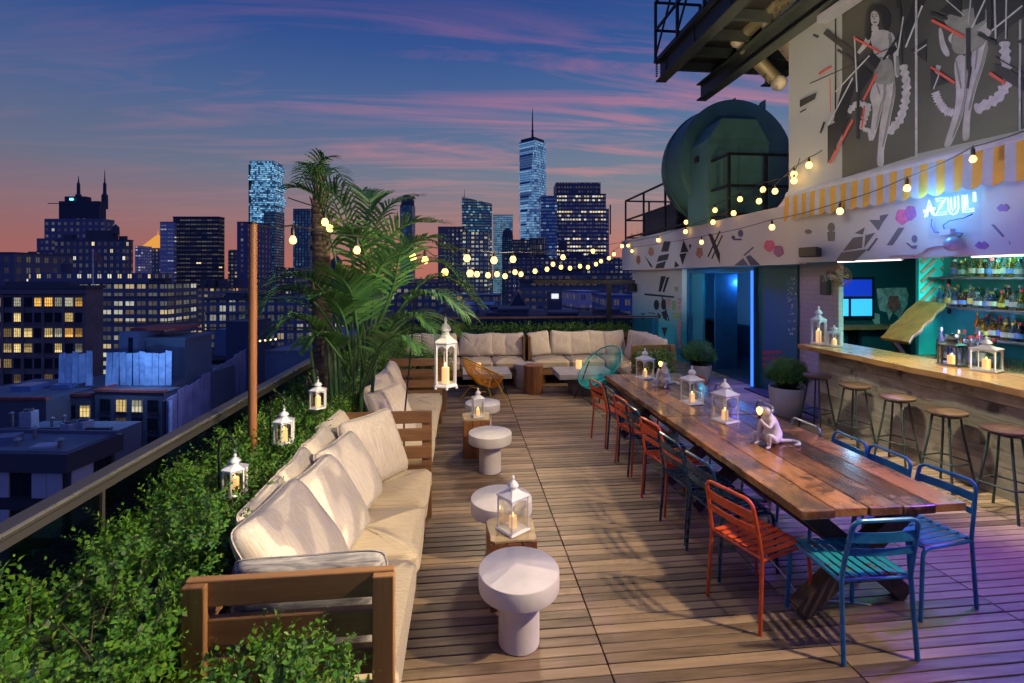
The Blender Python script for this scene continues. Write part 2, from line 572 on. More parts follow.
SC.view_settings.view_transform = 'Standard'
SC.view_settings.look = 'None'
SC.view_settings.exposure = 0.0
SC.view_settings.gamma = 1.0
SC.render.engine = 'CYCLES'
SC.cycles.use_denoising = True
SC.cycles.max_bounces = 6
SC.cycles.diffuse_bounces = 3
SC.cycles.glossy_bounces = 3
SC.cycles.transmission_bounces = 5
SC.cycles.transparent_max_bounces = 16
SC.cycles.sample_clamp_indirect = 4.0
SC.cycles.sample_clamp_direct = 6.0
SC.cycles.caustics_reflective = False
SC.cycles.caustics_refractive = False


def lamp(name, typ, loc, power, col, target=None, size=0.1, spot=None, blend=0.6):
    d = bpy.data.lights.new(name, typ)
    d.energy = power
    d.color = col
    if typ == 'AREA':
        d.shape = 'RECTANGLE'
        d.size = size if not isinstance(size, tuple) else size[0]
        d.size_y = size if not isinstance(size, tuple) else size[1]
    else:
        d.shadow_soft_size = size
    if spot:
        d.spot_size = R(spot)
        d.spot_blend = blend
    o = bpy.data.objects.new(name, d)
    COL.objects.link(o)
    o.location = loc
    if target is not None:
        o.rotation_euler = (Vector(target) - Vector(loc)).to_track_quat('-Z', 'Y').to_euler()
    return o


WARM = (1.0, 0.77, 0.49)
# floodlights on the bar facade
lamp('facade_flood', 'SPOT', (4.55, 1.3, 4.5), 1850, WARM, (-1.3, 3.2, 0.3), 0.12, 76, 1.0)
lamp('facade_flood', 'SPOT', (4.6, 7.4, 4.2), 900, WARM, (0.2, 9.0, 0.3), 0.1, 72, 1.0)
lamp('deck_fill', 'SPOT', (1.0, 7.6, 2.8), 360, (1.0, 0.80, 0.52), (1.3, 3.4, 0.0), 0.22, 84, 1.0)  # added fill hung free over the deck, not on the facade
# light of the string bulbs (extra point lamps added near the modelled bulbs)
for p in ((-0.2, 3.4, 2.5), (0.6, 4.7, 2.5), (0.9, 6.1, 2.5), (1.3, 8.0, 2.32), (2.6, 10.0, 2.4), (4.2, 6.8, 2.55), (3.9, 8.6, 2.4)):
    lamp('string_bulb_fill', 'POINT', p, 15, (1.0, 0.66, 0.28), None, 0.04)
lamp('palm_fill', 'SPOT', (0.5, 2.6, 2.9), 210, (1.0, 0.88, 0.62), (-1.1, 4.7, 1.8), 0.25, 70, 0.8)  # added spot without a fixture, brightens the palms from the front
# coloured lighting of the bar
lamp('door_glow', 'POINT', (6.2, 10.2, 1.95), 26, (0.08, 0.36, 1.0), None, 0.08)
lamp('door_glow', 'SPOT', (5.25, 8.9, 2.15), 330, (0.12, 0.10, 1.0), (4.5, 7.7, 0.0), 0.05, 110, 0.9)
lamp('door_glow', 'POINT', (5.25, 10.2, 1.9), 14, (0.04, 0.45, 0.8), None, 0.05)
lamp('violet_wash', 'SPOT', (4.6, 3.2, 2.7), 500, (0.26, 0.07, 1.0), (3.5, 2.5, 0.0), 0.1, 100, 0.9)
lamp('violet_wash', 'SPOT', (4.2, 7.9, 2.0), 24, (0.42, 0.22, 1.0), (5.6, 7.3, 1.4), 0.1, 60, 0.9)
lamp('violet_wash', 'SPOT', (3.6, 4.6, 2.0), 45, (0.40, 0.20, 1.0), (5.0, 4.5, 2.75), 0.1, 75, 0.9)
lamp('back_bar_strip', 'AREA', (6.75, 5.4, 2.42), 150, (0.12, 0.95, 0.80), (6.95, 5.4, 1.4), (0.05, 1.8))
lamp('back_bar_strip', 'POINT', (6.35, 5.7, 1.35), 12, (0.45, 0.35, 1.0), None, 0.1)
lamp('bar_room_lamp', 'POINT', (6.6, 7.6, 2.3), 16, (0.30, 0.6, 0.9), None, 0.1)
lamp('bar_flap_fill', 'SPOT', (5.75, 5.4, 2.5), 26, (1.0, 0.72, 0.4), (5.9, 6.1, 1.5), 0.06, 60, 0.8)  # added to warm the flap, no fixture
lamp('wall_pipe_light', 'POINT', (4.6, 6.7, 3.6), 26, (1.0, 0.72, 0.3), None, 0.05)
lamp('wall_pipe_light', 'SPOT', (3.2, 5.4, 3.4), 900, (1.0, 0.74, 0.36), (4.9, 6.6, 5.9), 0.06, 50, 0.9)  # added spot in mid-air, throws warm light up at the pipes
lamp('mural_fill', 'SPOT', (3.0, 4.0, 3.0), 280, (1.0, 0.96, 0.86), (5.0, 4.8, 4.5), 0.1, 110, 0.9)  # added spots without fixtures, brighten the murals and the fascia
lamp('mural_fill', 'SPOT', (2.9, 10.6, 2.6), 150, (0.85, 0.95, 1.0), (5.2, 12.4, 1.6), 0.1, 90, 0.9)
lamp('mural_fill', 'SPOT', (3.0, 8.6, 2.2), 45, (1.0, 0.85, 0.8), (5.0, 9.6, 2.8), 0.1, 100, 0.9)
for y in (3.4, 4.7, 6.0):
    lamp('bar_top_fill', 'SPOT', (5.2, y, 2.55), 48, (1.0, 0.70, 0.34), (5.2, y, 0.0), 0.05, 120, 0.9)  # added downlights without fixtures, warm the counter top
lamp('bar_front_fill', 'SPOT', (3.7, 4.4, 2.6), 950, (1.0, 0.90, 0.66), (5.1, 4.5, 0.45), 0.08, 72, 1.0)  # added spot in mid-air, brightens the bar face
lamp('hedge_fill', 'SPOT', (4.5, 2.0, 4.3), 2800, (1.0, 0.86, 0.6), (-1.5, 2.3, 0.9), 0.12, 32, 1.0)  # added narrow spot just to brighten the hedge
lamp('under_bar_led', 'SPOT', (4.95, 3.3, 0.98), 120, (0.26, 0.07, 1.0), (1.6, 3.3, 0.0), 0.06, 75, 0.9)
lamp('under_bar_led', 'SPOT', (4.95, 5.0, 0.98), 130, (0.20, 0.09, 1.0), (1.8, 4.8, 0.0), 0.06, 75, 0.9)
lamp('fascia_violet', 'SPOT', (4.0, 3.6, 2.0), 40, (0.36, 0.22, 1.0), (4.95, 3.9, 2.8), 0.1, 80, 1.0)
lamp('neon_glow', 'POINT', (4.66, 4.48, 2.80), 30, (0.08, 0.42, 1.0), None, 0.12)
lamp('shelf_fill', 'AREA', (6.35, 5.5, 2.5), 48, (0.85, 0.95, 1.0), (6.9, 5.5, 1.5), (0.06, 1.8))  # added front fill for the bottles
# ------------------------------------------------------------------ deck
def make_deck():
    mb = MB()
    seams = [-3.2, -1.8, -0.6, 0.78, 2.08, 3.38, 4.68, 5.98, 7.3]
    pitch, w = 0.0722, 0.0655
    y = -1.2
    i = 0
    while y < 15.0:
        for a, b in zip(seams[:-1], seams[1:]):
            if y > 10.9 and b < 3.3: continue
            dz = RNG.uniform(-0.0012, 0.0012)
            mb.box(((a + b) / 2, y + w / 2, -0.014 + dz), (b - a - 0.006, w, 0.028))
        y += pitch
        i += 1
    tag(mb.build('deck', M['deck'], bevel=0.003, seg=1), kind='structure')
    mb = MB()
    mb.box((2.0, 7.0, -0.30), (10.6, 16.6, 0.5))
    tag(mb.build('roof_slab', plain('roof_slab_black', (0.012, 0.011, 0.010), 0.9)), kind='structure')


make_deck()


# ------------------------------------------------------------------ foliage helpers
def shoots(P, D, Ln, nl, ll, lw, jitter=0.35, droop=0.0):
    """leafy shoots: P (n,3) bases, D (n,3) unit axes, Ln (n,), nl leaves on each, leaf length / width"""
    n = len(P)
    P = np.repeat(P, nl, 0)
    D = np.repeat(D, nl, 0)
    L = np.repeat(Ln, nl)
    k = np.tile(np.arange(nl), n)
    t = (k + 0.5 + NR.uniform(-0.3, 0.3, n * nl)) / nl
    a = k * 2.4 + np.repeat(NR.uniform(0, 6.28, n), nl) + NR.uniform(-jitter, jitter, n * nl)
    ref = np.where(np.abs(D[:, 2:3]) > 0.9, np.array([[1.0, 0, 0]]), np.array([[0, 0, 1.0]]))
    X = np.cross(D, ref)
    X /= np.linalg.norm(X, axis=1, keepdims=True)
    Y = np.cross(D, X)
    rad = X * np.cos(a)[:, None] + Y * np.sin(a)[:, None]
    tilt = NR.uniform(0.55, 1.25, n * nl)[:, None]
    d = D * np.cos(tilt) + rad * np.sin(tilt)
    d[:, 2] -= droop
    d /= np.linalg.norm(d, axis=1, keepdims=True)
    s = np.cross(d, D)
    s /= np.maximum(np.linalg.norm(s, axis=1, keepdims=True), 1e-5)
    nm = np.cross(s, d)
    p = P + D * (L * t)[:, None]
    size = (NR.uniform(0.5, 1.35, n * nl) * (1.0 - 0.35 * (t > 0.85)))[:, None]
    ll_, lw_ = ll * size, lw * size
    v = np.stack([p, p + d * ll_ * 0.5 + s * lw_ * 0.5 + nm * lw_ * 0.18, p + d * ll_, p + d * ll_ * 0.5 - s * lw_ * 0.5 + nm * lw_ * 0.18], 1)
    V = v.reshape(-1, 3)
    F = np.arange(len(V)).reshape(-1, 4)
    return V, F


def unit(a):
    return a / np.linalg.norm(a, axis=1, keepdims=True)


def bumpy(x, y, seed=0.0, s=1.0):
    return (np.sin(x * 7.3 * s + seed) * np.cos(y * 6.1 * s + 1.7 * seed) + 0.6 * np.sin(x * 15.7 * s + y * 11.3 * s + seed) + 0.4 * np.cos(y * 23 * s - x * 19 * s)) / 2.0


def hedge_part(x0, x1, y0, y1, z0, z1, n, nl, ll, lw, seed=0.0, amp=0.09, sl=0.13, edge=0.5):
    x = NR.uniform(x0, x1, n)
    y = NR.uniform(y0, y1, n)
    top = z1 + amp * bumpy(x, y, seed)
    # most shoots near the surface (top or long sides)
    u = NR.uniform(0, 1, n)
    z = np.where(u < edge, top - NR.uniform(0.02, 0.22, n), z0 + (top - z0) * NR.uniform(0, 0.92, n))
    sideb = u >= edge
    sgn = np.where(NR.uniform(0, 1, n) < 0.5, -1, 1)
    xm, xr = (x0 + x1) / 2, (x1 - x0) / 2
    x = np.where(sideb, xm + sgn * xr * (1 - NR.uniform(0, 0.35, n) ** 1.3 + 0.05 * bumpy(y, z, seed + 2)), x)
    D = np.stack([(x - xm) / xr * 0.55 + NR.normal(0, 0.35, n), NR.normal(0, 0.4, n), NR.uniform(0.35, 1.0, n)], 1)
    return shoots(np.stack([x, y, z], 1), unit(D), NR.uniform(0.6, 1.3, n) * sl, nl, ll, lw)


def join(parts):
    V, F, o = [], [], 0
    for v, f in parts:
        V.append(v)
        F.append(f + o)
        o += len(v)
    return np.concatenate(V), np.concatenate(F)


# long boxwood hedge along the glass balustrade
t = thing('boxwood_hedge', 'long clipped green hedge in a planter along the glass balustrade', 'hedge', (-1.42, 0.4, 0))
parts = [hedge_part(-0.22, 0.32, 0.1, 2.6, 0.18, 0.90, 5600, 12, 0.0245, 0.0155, 0.3, 0.15, 0.12),
         hedge_part(-0.27, 0.30, 2.4, 5.0, 0.25, 0.93, 3600, 12, 0.027, 0.017, 1.3, 0.13),
         hedge_part(-0.31, 0.27, 4.9, 10.2, 0.4, 0.95, 2300, 10, 0.036, 0.021, 2.3, 0.09)]
V, F = join(parts)
np_mesh('foliage', V, F, M['leaf_box'], t)
mb = MB()
for k in range(110):
    a_ = Vector((RNG.uniform(-0.2, 0.28), RNG.uniform(0.1, 5.0), 0.5))
    mb.tube([a_, a_ + Vector((RNG.uniform(-0.08, 0.08), RNG.uniform(-0.08, 0.08), 0.28)), a_ + Vector((RNG.uniform(-0.14, 0.14), RNG.uniform(-0.14, 0.14), RNG.uniform(0.40, 0.54)))], [0.005, 0.003, 0.0012], 4)
mb.build('twigs', plain('grey_brown_twigs', (0.045, 0.03, 0.018), 0.85, var=0.3), t)
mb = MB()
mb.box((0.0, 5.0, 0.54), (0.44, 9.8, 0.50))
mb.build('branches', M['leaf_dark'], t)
mb = MB()
mb.box((0, 5.0, 0.14), (0.62, 10.0, 0.28))
mb.build('planter_box', M['teak_y'], t, bevel=0.004)

# hedge behind the corner seating
t = thing('boxwood_hedge', 'low green hedge behind the row of cream pillows at the far end', 'hedge', (1.05, 10.48, 0))
V, F = join([hedge_part(-2.7, 2.55, -0.22, 0.22, 0.4, 0.98, 2600, 9, 0.045, 0.022, 0.9, 0.07, 0.16)])
np_mesh('foliage', V, F, M['leaf_box'], t)
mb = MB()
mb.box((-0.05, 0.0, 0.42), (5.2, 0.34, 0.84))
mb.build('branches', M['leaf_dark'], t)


def planter(label, cx, cy, wx, wy, zt, n, nl=11, ll=0.03, lw=0.016, rise=0.2, box_h=0.6, name='planter_shrub', wmat='teak_x'):
    t = thing(name, label, 'planter', (cx, cy, 0), 0, 'wooden planters between the sofas')
    x = NR.uniform(-1, 1, n)
    y = NR.uniform(-1, 1, n)
    rr = np.sqrt(x * x + y * y)
    keep = rr < 1.15
    x, y = x[keep], y[keep]
    m = len(x)
    top = zt - 0.25 * rise * (x * x + y * y) + 0.05 * bumpy(x * wx, y * wy, cx, 2)
    z = top - NR.uniform(0, 1, m) ** 1.4 * rise * 1.5
    D = np.stack([x * 0.8 + NR.normal(0, 0.3, m), y * 0.8 + NR.normal(0, 0.3, m), NR.uniform(0.4, 1, m)], 1)
    V, F = shoots(np.stack([x * wx * 0.52, y * wy * 0.55, z], 1), unit(D), NR.uniform(0.08, 0.16, m), nl, ll, lw)
    np_mesh('foliage', V, F, M['leaf_box'], t)
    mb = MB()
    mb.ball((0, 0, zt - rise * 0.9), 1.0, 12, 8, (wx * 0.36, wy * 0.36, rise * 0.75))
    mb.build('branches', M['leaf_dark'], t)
    mb = MB()
    for s in (-1, 1):
        for k in range(3):
            h = box_h / 3
            mb.box((0, s * (wy / 2 - 0.012), h * (k + 0.5)), (wx, 0.024, h - 0.012))
            mb.box((s * (wx / 2 - 0.012), 0, h * (k + 0.5)), (0.024, wy - 0.05, h - 0.012))
    mb.box((0, 0, box_h - 0.06), (wx - 0.05, wy - 0.05, 0.03))
    mb.build('planter_box', M[wmat], t, bevel=0.003)
    return t


planter('bushy green shrub in front of the slatted near arm of the long sofa', -0.60, 1.56, 0.38, 0.42, 0.84, 900, 12, 0.024, 0.0155, 0.34, 0.42)
planter('low green shrub in a wooden box behind the second sofa', -0.62, 7.75, 0.72, 0.42, 0.86, 330, 9, 0.045, 0.02, 0.2, 0.55)
planter('light green shrub before the slatted arm of the sofa along the mural wall', 3.05, 7.55, 0.50, 0.42, 0.86, 380, 10, 0.042, 0.02, 0.28, 0.6)

# ------------------------------------------------------------------ balustrade
RX = -1.83
t = thing('glass_balustrade', 'glass balustrade with a broad metal handrail beside the long hedge', 'railing', (RX, 0, 0))
mrail = plain('bronze_rail', (0.055, 0.05, 0.05), 0.38, 0.4, var=0.1, nscale=1.0)
mb = MB()
mb.box((0.008, 5.2, 1.085), (0.088, 12.0, 0.035))
mb.build('handrail', mrail, t, bevel=0.006)
mb = MB()
mb.box((0.052, 5.2, 1.094), (0.008, 12.0, 0.014))
mb.build('rail_highlight', plain('highlight_strip', (0.6, 0.56, 0.5), 0.25, 0.9), t)  # separate bright strip standing in for the highlight along the rail
mb = MB()
mb.box((0.038, 5.2, 1.048), (0.022, 12.0, 0.036))
mb.build('glass_channel', mrail, t)
for k in range(7):
    mb = MB()
    y0 = -0.75 + k * 1.7
    mb.box((0, y0 + 0.85, 0.56), (0.012, 1.67, 1.0))
    mb.build('glass_pane', M['rail_glass'], t)
    mb = MB()
    mb.box((0, y0, 0.53), (0.03, 0.02, 1.05))
    mb.build('post', mrail, t)
t = thing('glass_balustrade', 'glass balustrade with a thin brown rail behind the far hedge', 'railing', (0, 11.0, 0))
mb = MB()
mb.bar((-1.8, 0, 1.15), (4.6, 0, 1.15), 0.05, 0.035)
mb.build('handrail', plain('brown_rail', (0.12, 0.06, 0.045), 0.4, 0.3), t)
for k in range(4):
    mb = MB()
    mb.box((-1.0 + k * 1.6, 0, 0.57), (1.58, 0.012, 1.1))
    mb.build('glass_pane', M['rail_glass'], t)

t = thing('pergola', 'black steel post and beam pergola standing behind the far hedge', 'pergola', (0, 10.85, 0))
mb = MB()
a = onY(609, 300, 10.85)
mb.box((a.x, 0, 0.97), (0.09, 0.09, 1.94))
mb.build('post', M['black_steel'], t)
mb = MB()
mb.bar((1.6, 0, 1.965), (3.95, 0, 1.965), 0.1, 0.09)
mb.build('beam', M['black_steel'], t)

# timber pole in the hedge that carries the string lights
t = thing('light_pole', 'tall round brown pole rising from the hedge by the balustrade', 'pole', (-1.5, 3.63, 0))
mb = MB()
mb.tube([(0, 0, 0.2), (0, 0, 1.4), (0.004, 0, 2.47)], [0.031, 0.029, 0.028], 14)
mb.build('shaft', wood('pole_wood', (0.10, 0.035, 0.012), (0.36, 0.15, 0.05), axis=2, rough=0.45, streak=18), t, smooth='auto')
mb = MB()
mb.tube([(0, 0, 2.47), (0, 0, 2.485)], 0.031, 14)
mb.build('cap', M['black_steel'], t)
# ------------------------------------------------------------------ soft things
def cushion_mesh(w, d, h, nx=14, ny=14, puff=0.025, seed=0, rnd=0.035):
    """box cushion with rounded edges and a soft top: local x (w), y (d), z 0..h"""
    rg = np.random.default_rng(seed)
    mb = MB()
    prof = []
    vs, fs = [], []
    loops = []
    # rings from bottom centre to top centre on a superellipse plan
    levels = [(1 - rnd * 2.2 / min(w, d), 0.0), (1.0, rnd * 0.9), (1.0, h * 0.5), (1.0, h - rnd * 0.9), (1 - rnd * 1.1 / min(w, d), h - rnd * 0.15),
              (1 - rnd * 3.0 / min(w, d), h + puff * 0.15), (0.7, h + puff * 0.6), (0.35, h + puff), (0.02, h + puff)]
    n = 56
    ph = rg.uniform(0, 6, 6)
    for li, (s, z) in enumerate(levels):
        for k in range(n):
            a = 2 * math.pi * k / n
            c, si = math.cos(a), math.sin(a)
            e = 0.16
            x = abs(c) ** (e) * (1 if c >= 0 else -1)
            y = abs(si) ** (e) * (1 if si >= 0 else -1)
            wob = 0.004 * math.sin(5 * a + ph[0] + li) + 0.003 * math.sin(9 * a + ph[1])
            zz_ = z + (0.006 * math.sin(3 * x * w * 5 + ph[2]) * math.cos(3 * y * d * 4 + ph[3]) if li > 4 else 0)
            vs.append((x * w / 2 * s + wob, y * d / 2 * s + wob, zz_))
    for i in range(len(levels) - 1):
        for k in range(n):
            l = (k + 1) % n
            fs.append((i * n + k, i * n + l, (i + 1) * n + l, (i + 1) * n + k))
    fs.append(tuple((len(levels) - 1) * n + k for k in range(n)))
    fs.append(tuple(range(n - 1, -1, -1)))
    mb.add(vs, fs)
    return mb


def pillow_mesh(w, h, t, seed=0, n=18):
    """scatter pillow standing in local x (w) / z (h), thickness along y, bottom edge at z=0"""
    rg = np.random.default_rng(seed)
    ph = rg.uniform(0, 6.28, 10)
    vs, fs = [], []
    for side in (1, -1):
        for j in range(n + 1):
            for i in range(n + 1):
                u, v = -1 + 2 * i / n, -1 + 2 * j / n
                rc = 1 - 0.085 * (abs(u) * abs(v)) ** 5
                su, sv = math.copysign(abs(u) ** 0.9, u) * rc, math.copysign(abs(v) ** 0.9, v) * rc
                pinx = 1 - 0.07 * (1 - v * v) * 0 - 0.045 * (1 - abs(v) ** 2) * abs(u) ** 3
                pinz = 1 - 0.045 * (1 - abs(u) ** 2) * abs(v) ** 3
                th = ((1 - abs(u) ** 2.6) * (1 - abs(v) ** 2.6)) ** 0.44
                cre = 0.06 * math.sin(4.5 * u + 3 * v + ph[0]) * math.cos(3.2 * v - 2 * u + ph[1]) + 0.035 * math.sin(9 * u - 6 * v + ph[2])
                fold = 0.10 * math.exp(-((u * math.cos(ph[3]) + v * math.sin(ph[3]) - 0.5) * 6) ** 2)
                y = side * t / 2 * th * (1 + cre - fold) + 0.012 * math.sin(2.5 * u + ph[4]) * abs(v)
                sag = -0.02 * (1 - u * u) * (v > 0) * v
                vs.append((su * w / 2 * pinx + 0.01 * math.sin(3 * v + ph[5]), y, h / 2 + sv * h / 2 * pinz + sag * h))
    m = (n + 1) * (n + 1)
    for sd in (0, 1):
        for j in range(n):
            for i in range(n):
                a = sd * m + j * (n + 1) + i
                q = (a, a + 1, a + n + 2, a + n + 1)
                fs.append(q if sd else q[::-1])
    # the two faces share their rim positions: seam piping closes it
    mb = MB()
    mb.add(vs, fs)
    return mb


PILLOWS = []


def pillow(label, loc, rz, lean, w=0.55, h=0.55, t=0.19, mat='pillow', roll=0.0, group='scatter pillows on the terrace seating', name='throw_pillow'):
    """rz: direction the pillow's face looks (0 = +y local turned), lean back in radians"""
    seed = len(PILLOWS) + 3
    mb = pillow_mesh(w, h, t, seed)
    o = mb.build(name, M[mat], None, smooth=True)
    rim = []
    n_ = 18
    for i in range(n_ + 1): rim.append(mb.v[i])
    for j in range(1, n_ + 1): rim.append(mb.v[j * (n_ + 1) + n_])
    for i in range(n_ - 1, -1, -1): rim.append(mb.v[n_ * (n_ + 1) + i])
    for j in range(n_ - 1, 0, -1): rim.append(mb.v[j * (n_ + 1)])
    pb = MB()
    pb.tube(rim, 0.0042, 5, closed=True)
    pb.build('piping', M[mat], o, smooth=True)
    m = o.modifiers.new('weld', 'WELD')
    m.merge_threshold = 0.0008
    o.location = loc
    o.rotation_euler = (Matrix.Rotation(rz, 3, 'Z') @ Matrix.Rotation(lean, 3, 'X') @ Matrix.Rotation(roll, 3, 'Y')).to_euler()
    tag(o, label, 'pillow', group)
    PILLOWS.append(o)
    return o


def arm_panel(t, x0, x1, y, ztop, zlow, nsl=4, thick=0.045, post=0.085, out=1):
    """slatted end panel in the plane y (runs along x)"""
    for xx_ in (x0 + post / 2, x1 - post / 2):
        mb = MB()
        mb.box((xx_, y + out * thick * 0.52, ztop / 2 - 0.004), (post, thick * 0.96, ztop - 0.008))
        mb.build('arm_post', M['teak_z'], t, bevel=0.005)
    for k in range(nsl):
        mb = MB()
        z = ztop - 0.052 - k * 0.152
        if z < zlow: break
        mb.box(((x0 + x1) / 2, y, z), (x1 - x0 - 0.004, thick * 0.8, 0.104))
        mb.build('arm_slat', M['teak_x'], t, bevel=0.005)


def arm_panel_y(t, y0, y1, x, ztop, zlow, nsl=4, thick=0.045, post=0.085, out=1):
    for yy_ in (y0 + post / 2, y1 - post / 2):
        mb = MB()
        mb.box((x + out * thick * 0.52, yy_, ztop / 2 - 0.004), (thick * 0.96, post, ztop - 0.008))
        mb.build('arm_post', M['teak_z'], t, bevel=0.005)
    for k in range(nsl):
        z = ztop - 0.052 - k * 0.152
        if z < zlow: break
        mb = MB()
        mb.box((x, (y0 + y1) / 2, z), (thick * 0.8, y1 - y0 - 0.004, 0.104))
        mb.build('arm_slat', M['teak_y'], t, bevel=0.005)


def sofa_y(label, x0, x1, y0, y1, cuts, arms=(True, True), ztop=0.93):
    """sofa with its length along y, back at x0, front at x1"""
    t = thing('lounge_sofa', label, 'sofa', ((x0 + x1) / 2, (y0 + y1) / 2, 0), 0, 'teak lounge sofas')
    w, L = x1 - x0, y1 - y0
    hx, hy = w / 2, L / 2
    mb = MB()
    mb.box((hx - 0.06, 0, 0.245), (0.03, L - 0.02, 0.11))
    mb.box((-hx + 0.03, 0, 0.245), (0.03, L - 0.02, 0.11))
    for k in range(12):
        mb.box((0.0, -hy + (k + 0.5) * L / 12, 0.285), (w - 0.12, L / 12 - 0.03, 0.022))
    mb.build('seat_frame', M['teak_y'], t, bevel=0.004)
    for sx in (-1, 1):
        for fy in (-0.36, 0.36):
            mb = MB()
            mb.box((sx * (hx - 0.05) - (0.02 if sx > 0 else 0), fy * L, 0.095), (0.07, 0.07, 0.19))
            mb.build('leg', M['teak_z'], t, bevel=0.004)
    for k in range(3):
        mb = MB()
        mb.box((-hx + 0.0, 0, 0.70 - k * 0.15), (0.03, L - 0.06, 0.10))
        mb.build('back_slat', M['teak_y'], t, bevel=0.004)
    if arms[0]: arm_panel(t, -hx, hx, -hy + 0.05, ztop, 0.3, out=-1)
    if arms[1]: arm_panel(t, -hx, hx, hy - 0.05, ztop, 0.3, out=1)
    e0 = 0.08 if arms[0] else 0.0
    e1 = 0.08 if arms[1] else 0.0
    ys = [-hy + e0] + [c * (L - e0 - e1) - hy + e0 for c in cuts] + [hy - e1]
    for k, (a, b) in enumerate(zip(ys[:-1], ys[1:])):
        mb = cushion_mesh(w - 0.05, b - a - 0.008, 0.155, seed=k + int(y0 * 10), puff=0.018)
        o = mb.build('seat_cushion', M['cushion'], t, smooth='auto')
        o.location = (0.03, (a + b) / 2, 0.298)
    return t


def sofa_x(label, x0, x1, y0, y1, cuts, ztop=0.9, posts=True):
    """sofa with its length along x, back at y1"""
    t = thing('lounge_sofa', label, 'sofa', ((x0 + x1) / 2, (y0 + y1) / 2, 0), 0, 'teak lounge sofas')
    w, L = y1 - y0, x1 - x0
    hx, hy = L / 2, w / 2
    mb = MB()
    mb.box((0, -hy + 0.04, 0.25), (L - 0.02, 0.03, 0.12))
    mb.box((0, hy - 0.03, 0.25), (L - 0.02, 0.03, 0.12))
    for k in range(12):
        mb.box((-hx + (k + 0.5) * L / 12, 0, 0.287), (L / 12 - 0.03, w - 0.1, 0.02))
    mb.build('seat_frame', M['teak_x'], t, bevel=0.004)
    for sx in (-1, 1):
        for sy in (-1, 1):
            mb = MB()
            mb.box((sx * (hx - 0.25), sy * (hy - 0.12), 0.095), (0.08, 0.08, 0.19))
            mb.build('leg', M['teak_z'], t)
    for k in range(3):
        mb = MB()
        mb.box((0, hy - 0.005, 0.84 - k * 0.16), (L - 0.06, 0.03, 0.11))
        mb.build('back_slat', M['teak_x'], t)
    if posts:
        for sx in (-1, 1):
            mb = MB()
            mb.box((sx * (hx - 0.035), hy - 0.22, 0.60), (0.05, 0.3, 0.56))
            mb.build('arm_panel', M['teak_z'], t, bevel=0.004)
    xs = [-hx + 0.06] + [c * (L - 0.12) - hx + 0.06 for c in cuts] + [hx - 0.06]
    for k, (a, b) in enumerate(zip(xs[:-1], xs[1:])):
        mb = cushion_mesh(b - a - 0.008, w - 0.05, 0.155, seed=k + 20, puff=0.018)
        o = mb.build('seat_cushion', M['cushion'], t, smooth='auto')
        o.location = ((a + b) / 2, -0.02, 0.298)
    return t


sofa_y('long teak sofa with tan cushions and slatted arms beside the hedge, nearest of all', -1.06, -0.27, 1.93, 4.30, (0.40, 0.69))
sofa_y('second teak sofa with tan cushions behind the palm stems', -1.06, -0.30, 4.45, 7.0, (0.34, 0.67), (False, True))
sofa_x('far teak sofa with tan cushions behind the yellow string chair', -1.35, 1.26, 9.2, 10.05, (0.25, 0.5, 0.75))
sofa_x('far teak sofa with tan cushions behind the turquoise string chair', 1.30, 3.58, 9.2, 10.05, (0.33, 0.66))


def sofa_wing():
    x0, x1, y0, y1 = 2.84, 3.60, 7.9, 9.15
    t = thing('lounge_sofa', 'short teak sofa with a slatted near arm beside the mural wall', 'sofa', ((x0 + x1) / 2, (y0 + y1) / 2, 0), 0, 'teak lounge sofas')
    hx, hy = (x1 - x0) / 2, (y1 - y0) / 2
    mb = MB()
    mb.box((-hx + 0.05, 0, 0.245), (0.03, 2 * hy - 0.02, 0.11))
    mb.box((hx - 0.03, 0, 0.245), (0.03, 2 * hy - 0.02, 0.11))
    mb.build('seat_frame', M['teak_y'], t, bevel=0.004)
    for sx in (-1, 1):
        for sy in (-1, 1):
            mb = MB()
            mb.box((sx * (hx - 0.08), sy * (hy - 0.2), 0.095), (0.07, 0.07, 0.19))
            mb.build('leg', M['teak_z'], t)
    for k in range(3):
        mb = MB()
        mb.box((hx, 0, 0.84 - k * 0.17), (0.03, 2 * hy - 0.04, 0.11))
        mb.build('back_slat', M['teak_y'], t)
    arm_panel(t, -hx, hx, -hy + 0.05, 0.93, 0.3, out=-1)
    for k in (-1, 1):
        mb = cushion_mesh(2 * hx - 0.06, hy - 0.06, 0.155, seed=40 + k, puff=0.018)
        o = mb.build('seat_cushion', M['cushion'], t, smooth='auto')
        o.location = (-0.02, k * hy * 0.49 + 0.03, 0.298)


sofa_wing()

# --- pillows: nearest sofa, front row then the row behind it
SEAT = 0.455
HALF = math.pi / 2
# face of a pillow looks along local -y/+y; turned by rz so that it looks across the seat (+x)
front = [('largest cream pillow leaning at the near end of the long sofa', -0.67, 2.52, -0.12, 0.58, 0.66, 0.62, 0.22),
         ('second cream pillow from the near end of the long sofa', -0.66, 3.0, -0.16, 0.55, 0.60, 0.57, 0.20),
         ('third cream pillow from the near end of the long sofa', -0.66, 3.46, -0.25, 0.5, 0.58, 0.56, 0.18),
         ('cream pillow in the far corner of the long sofa, against its arm', -0.62, 3.92, -0.62, 0.42, 0.60, 0.57, 0.18)]
for lab, x, y, dr, lean, w, h, th in front:
    pillow(lab, (x, y, SEAT), HALF + dr, -lean, w, h, th)
back = [('cream pillow tucked behind the largest pillow of the long sofa', -0.86, 2.66, 0.0, 0.42),
        ('cream pillow in the back row of the long sofa below the middle lantern', -0.86, 3.18, 0.0, 0.42),
        ('cream pillow in the back row of the long sofa below the trunk lantern', -0.86, 3.62, -0.02, 0.42),
        ('cream pillow at the far end of the back row of the long sofa', -0.86, 4.02, -0.1, 0.42)]
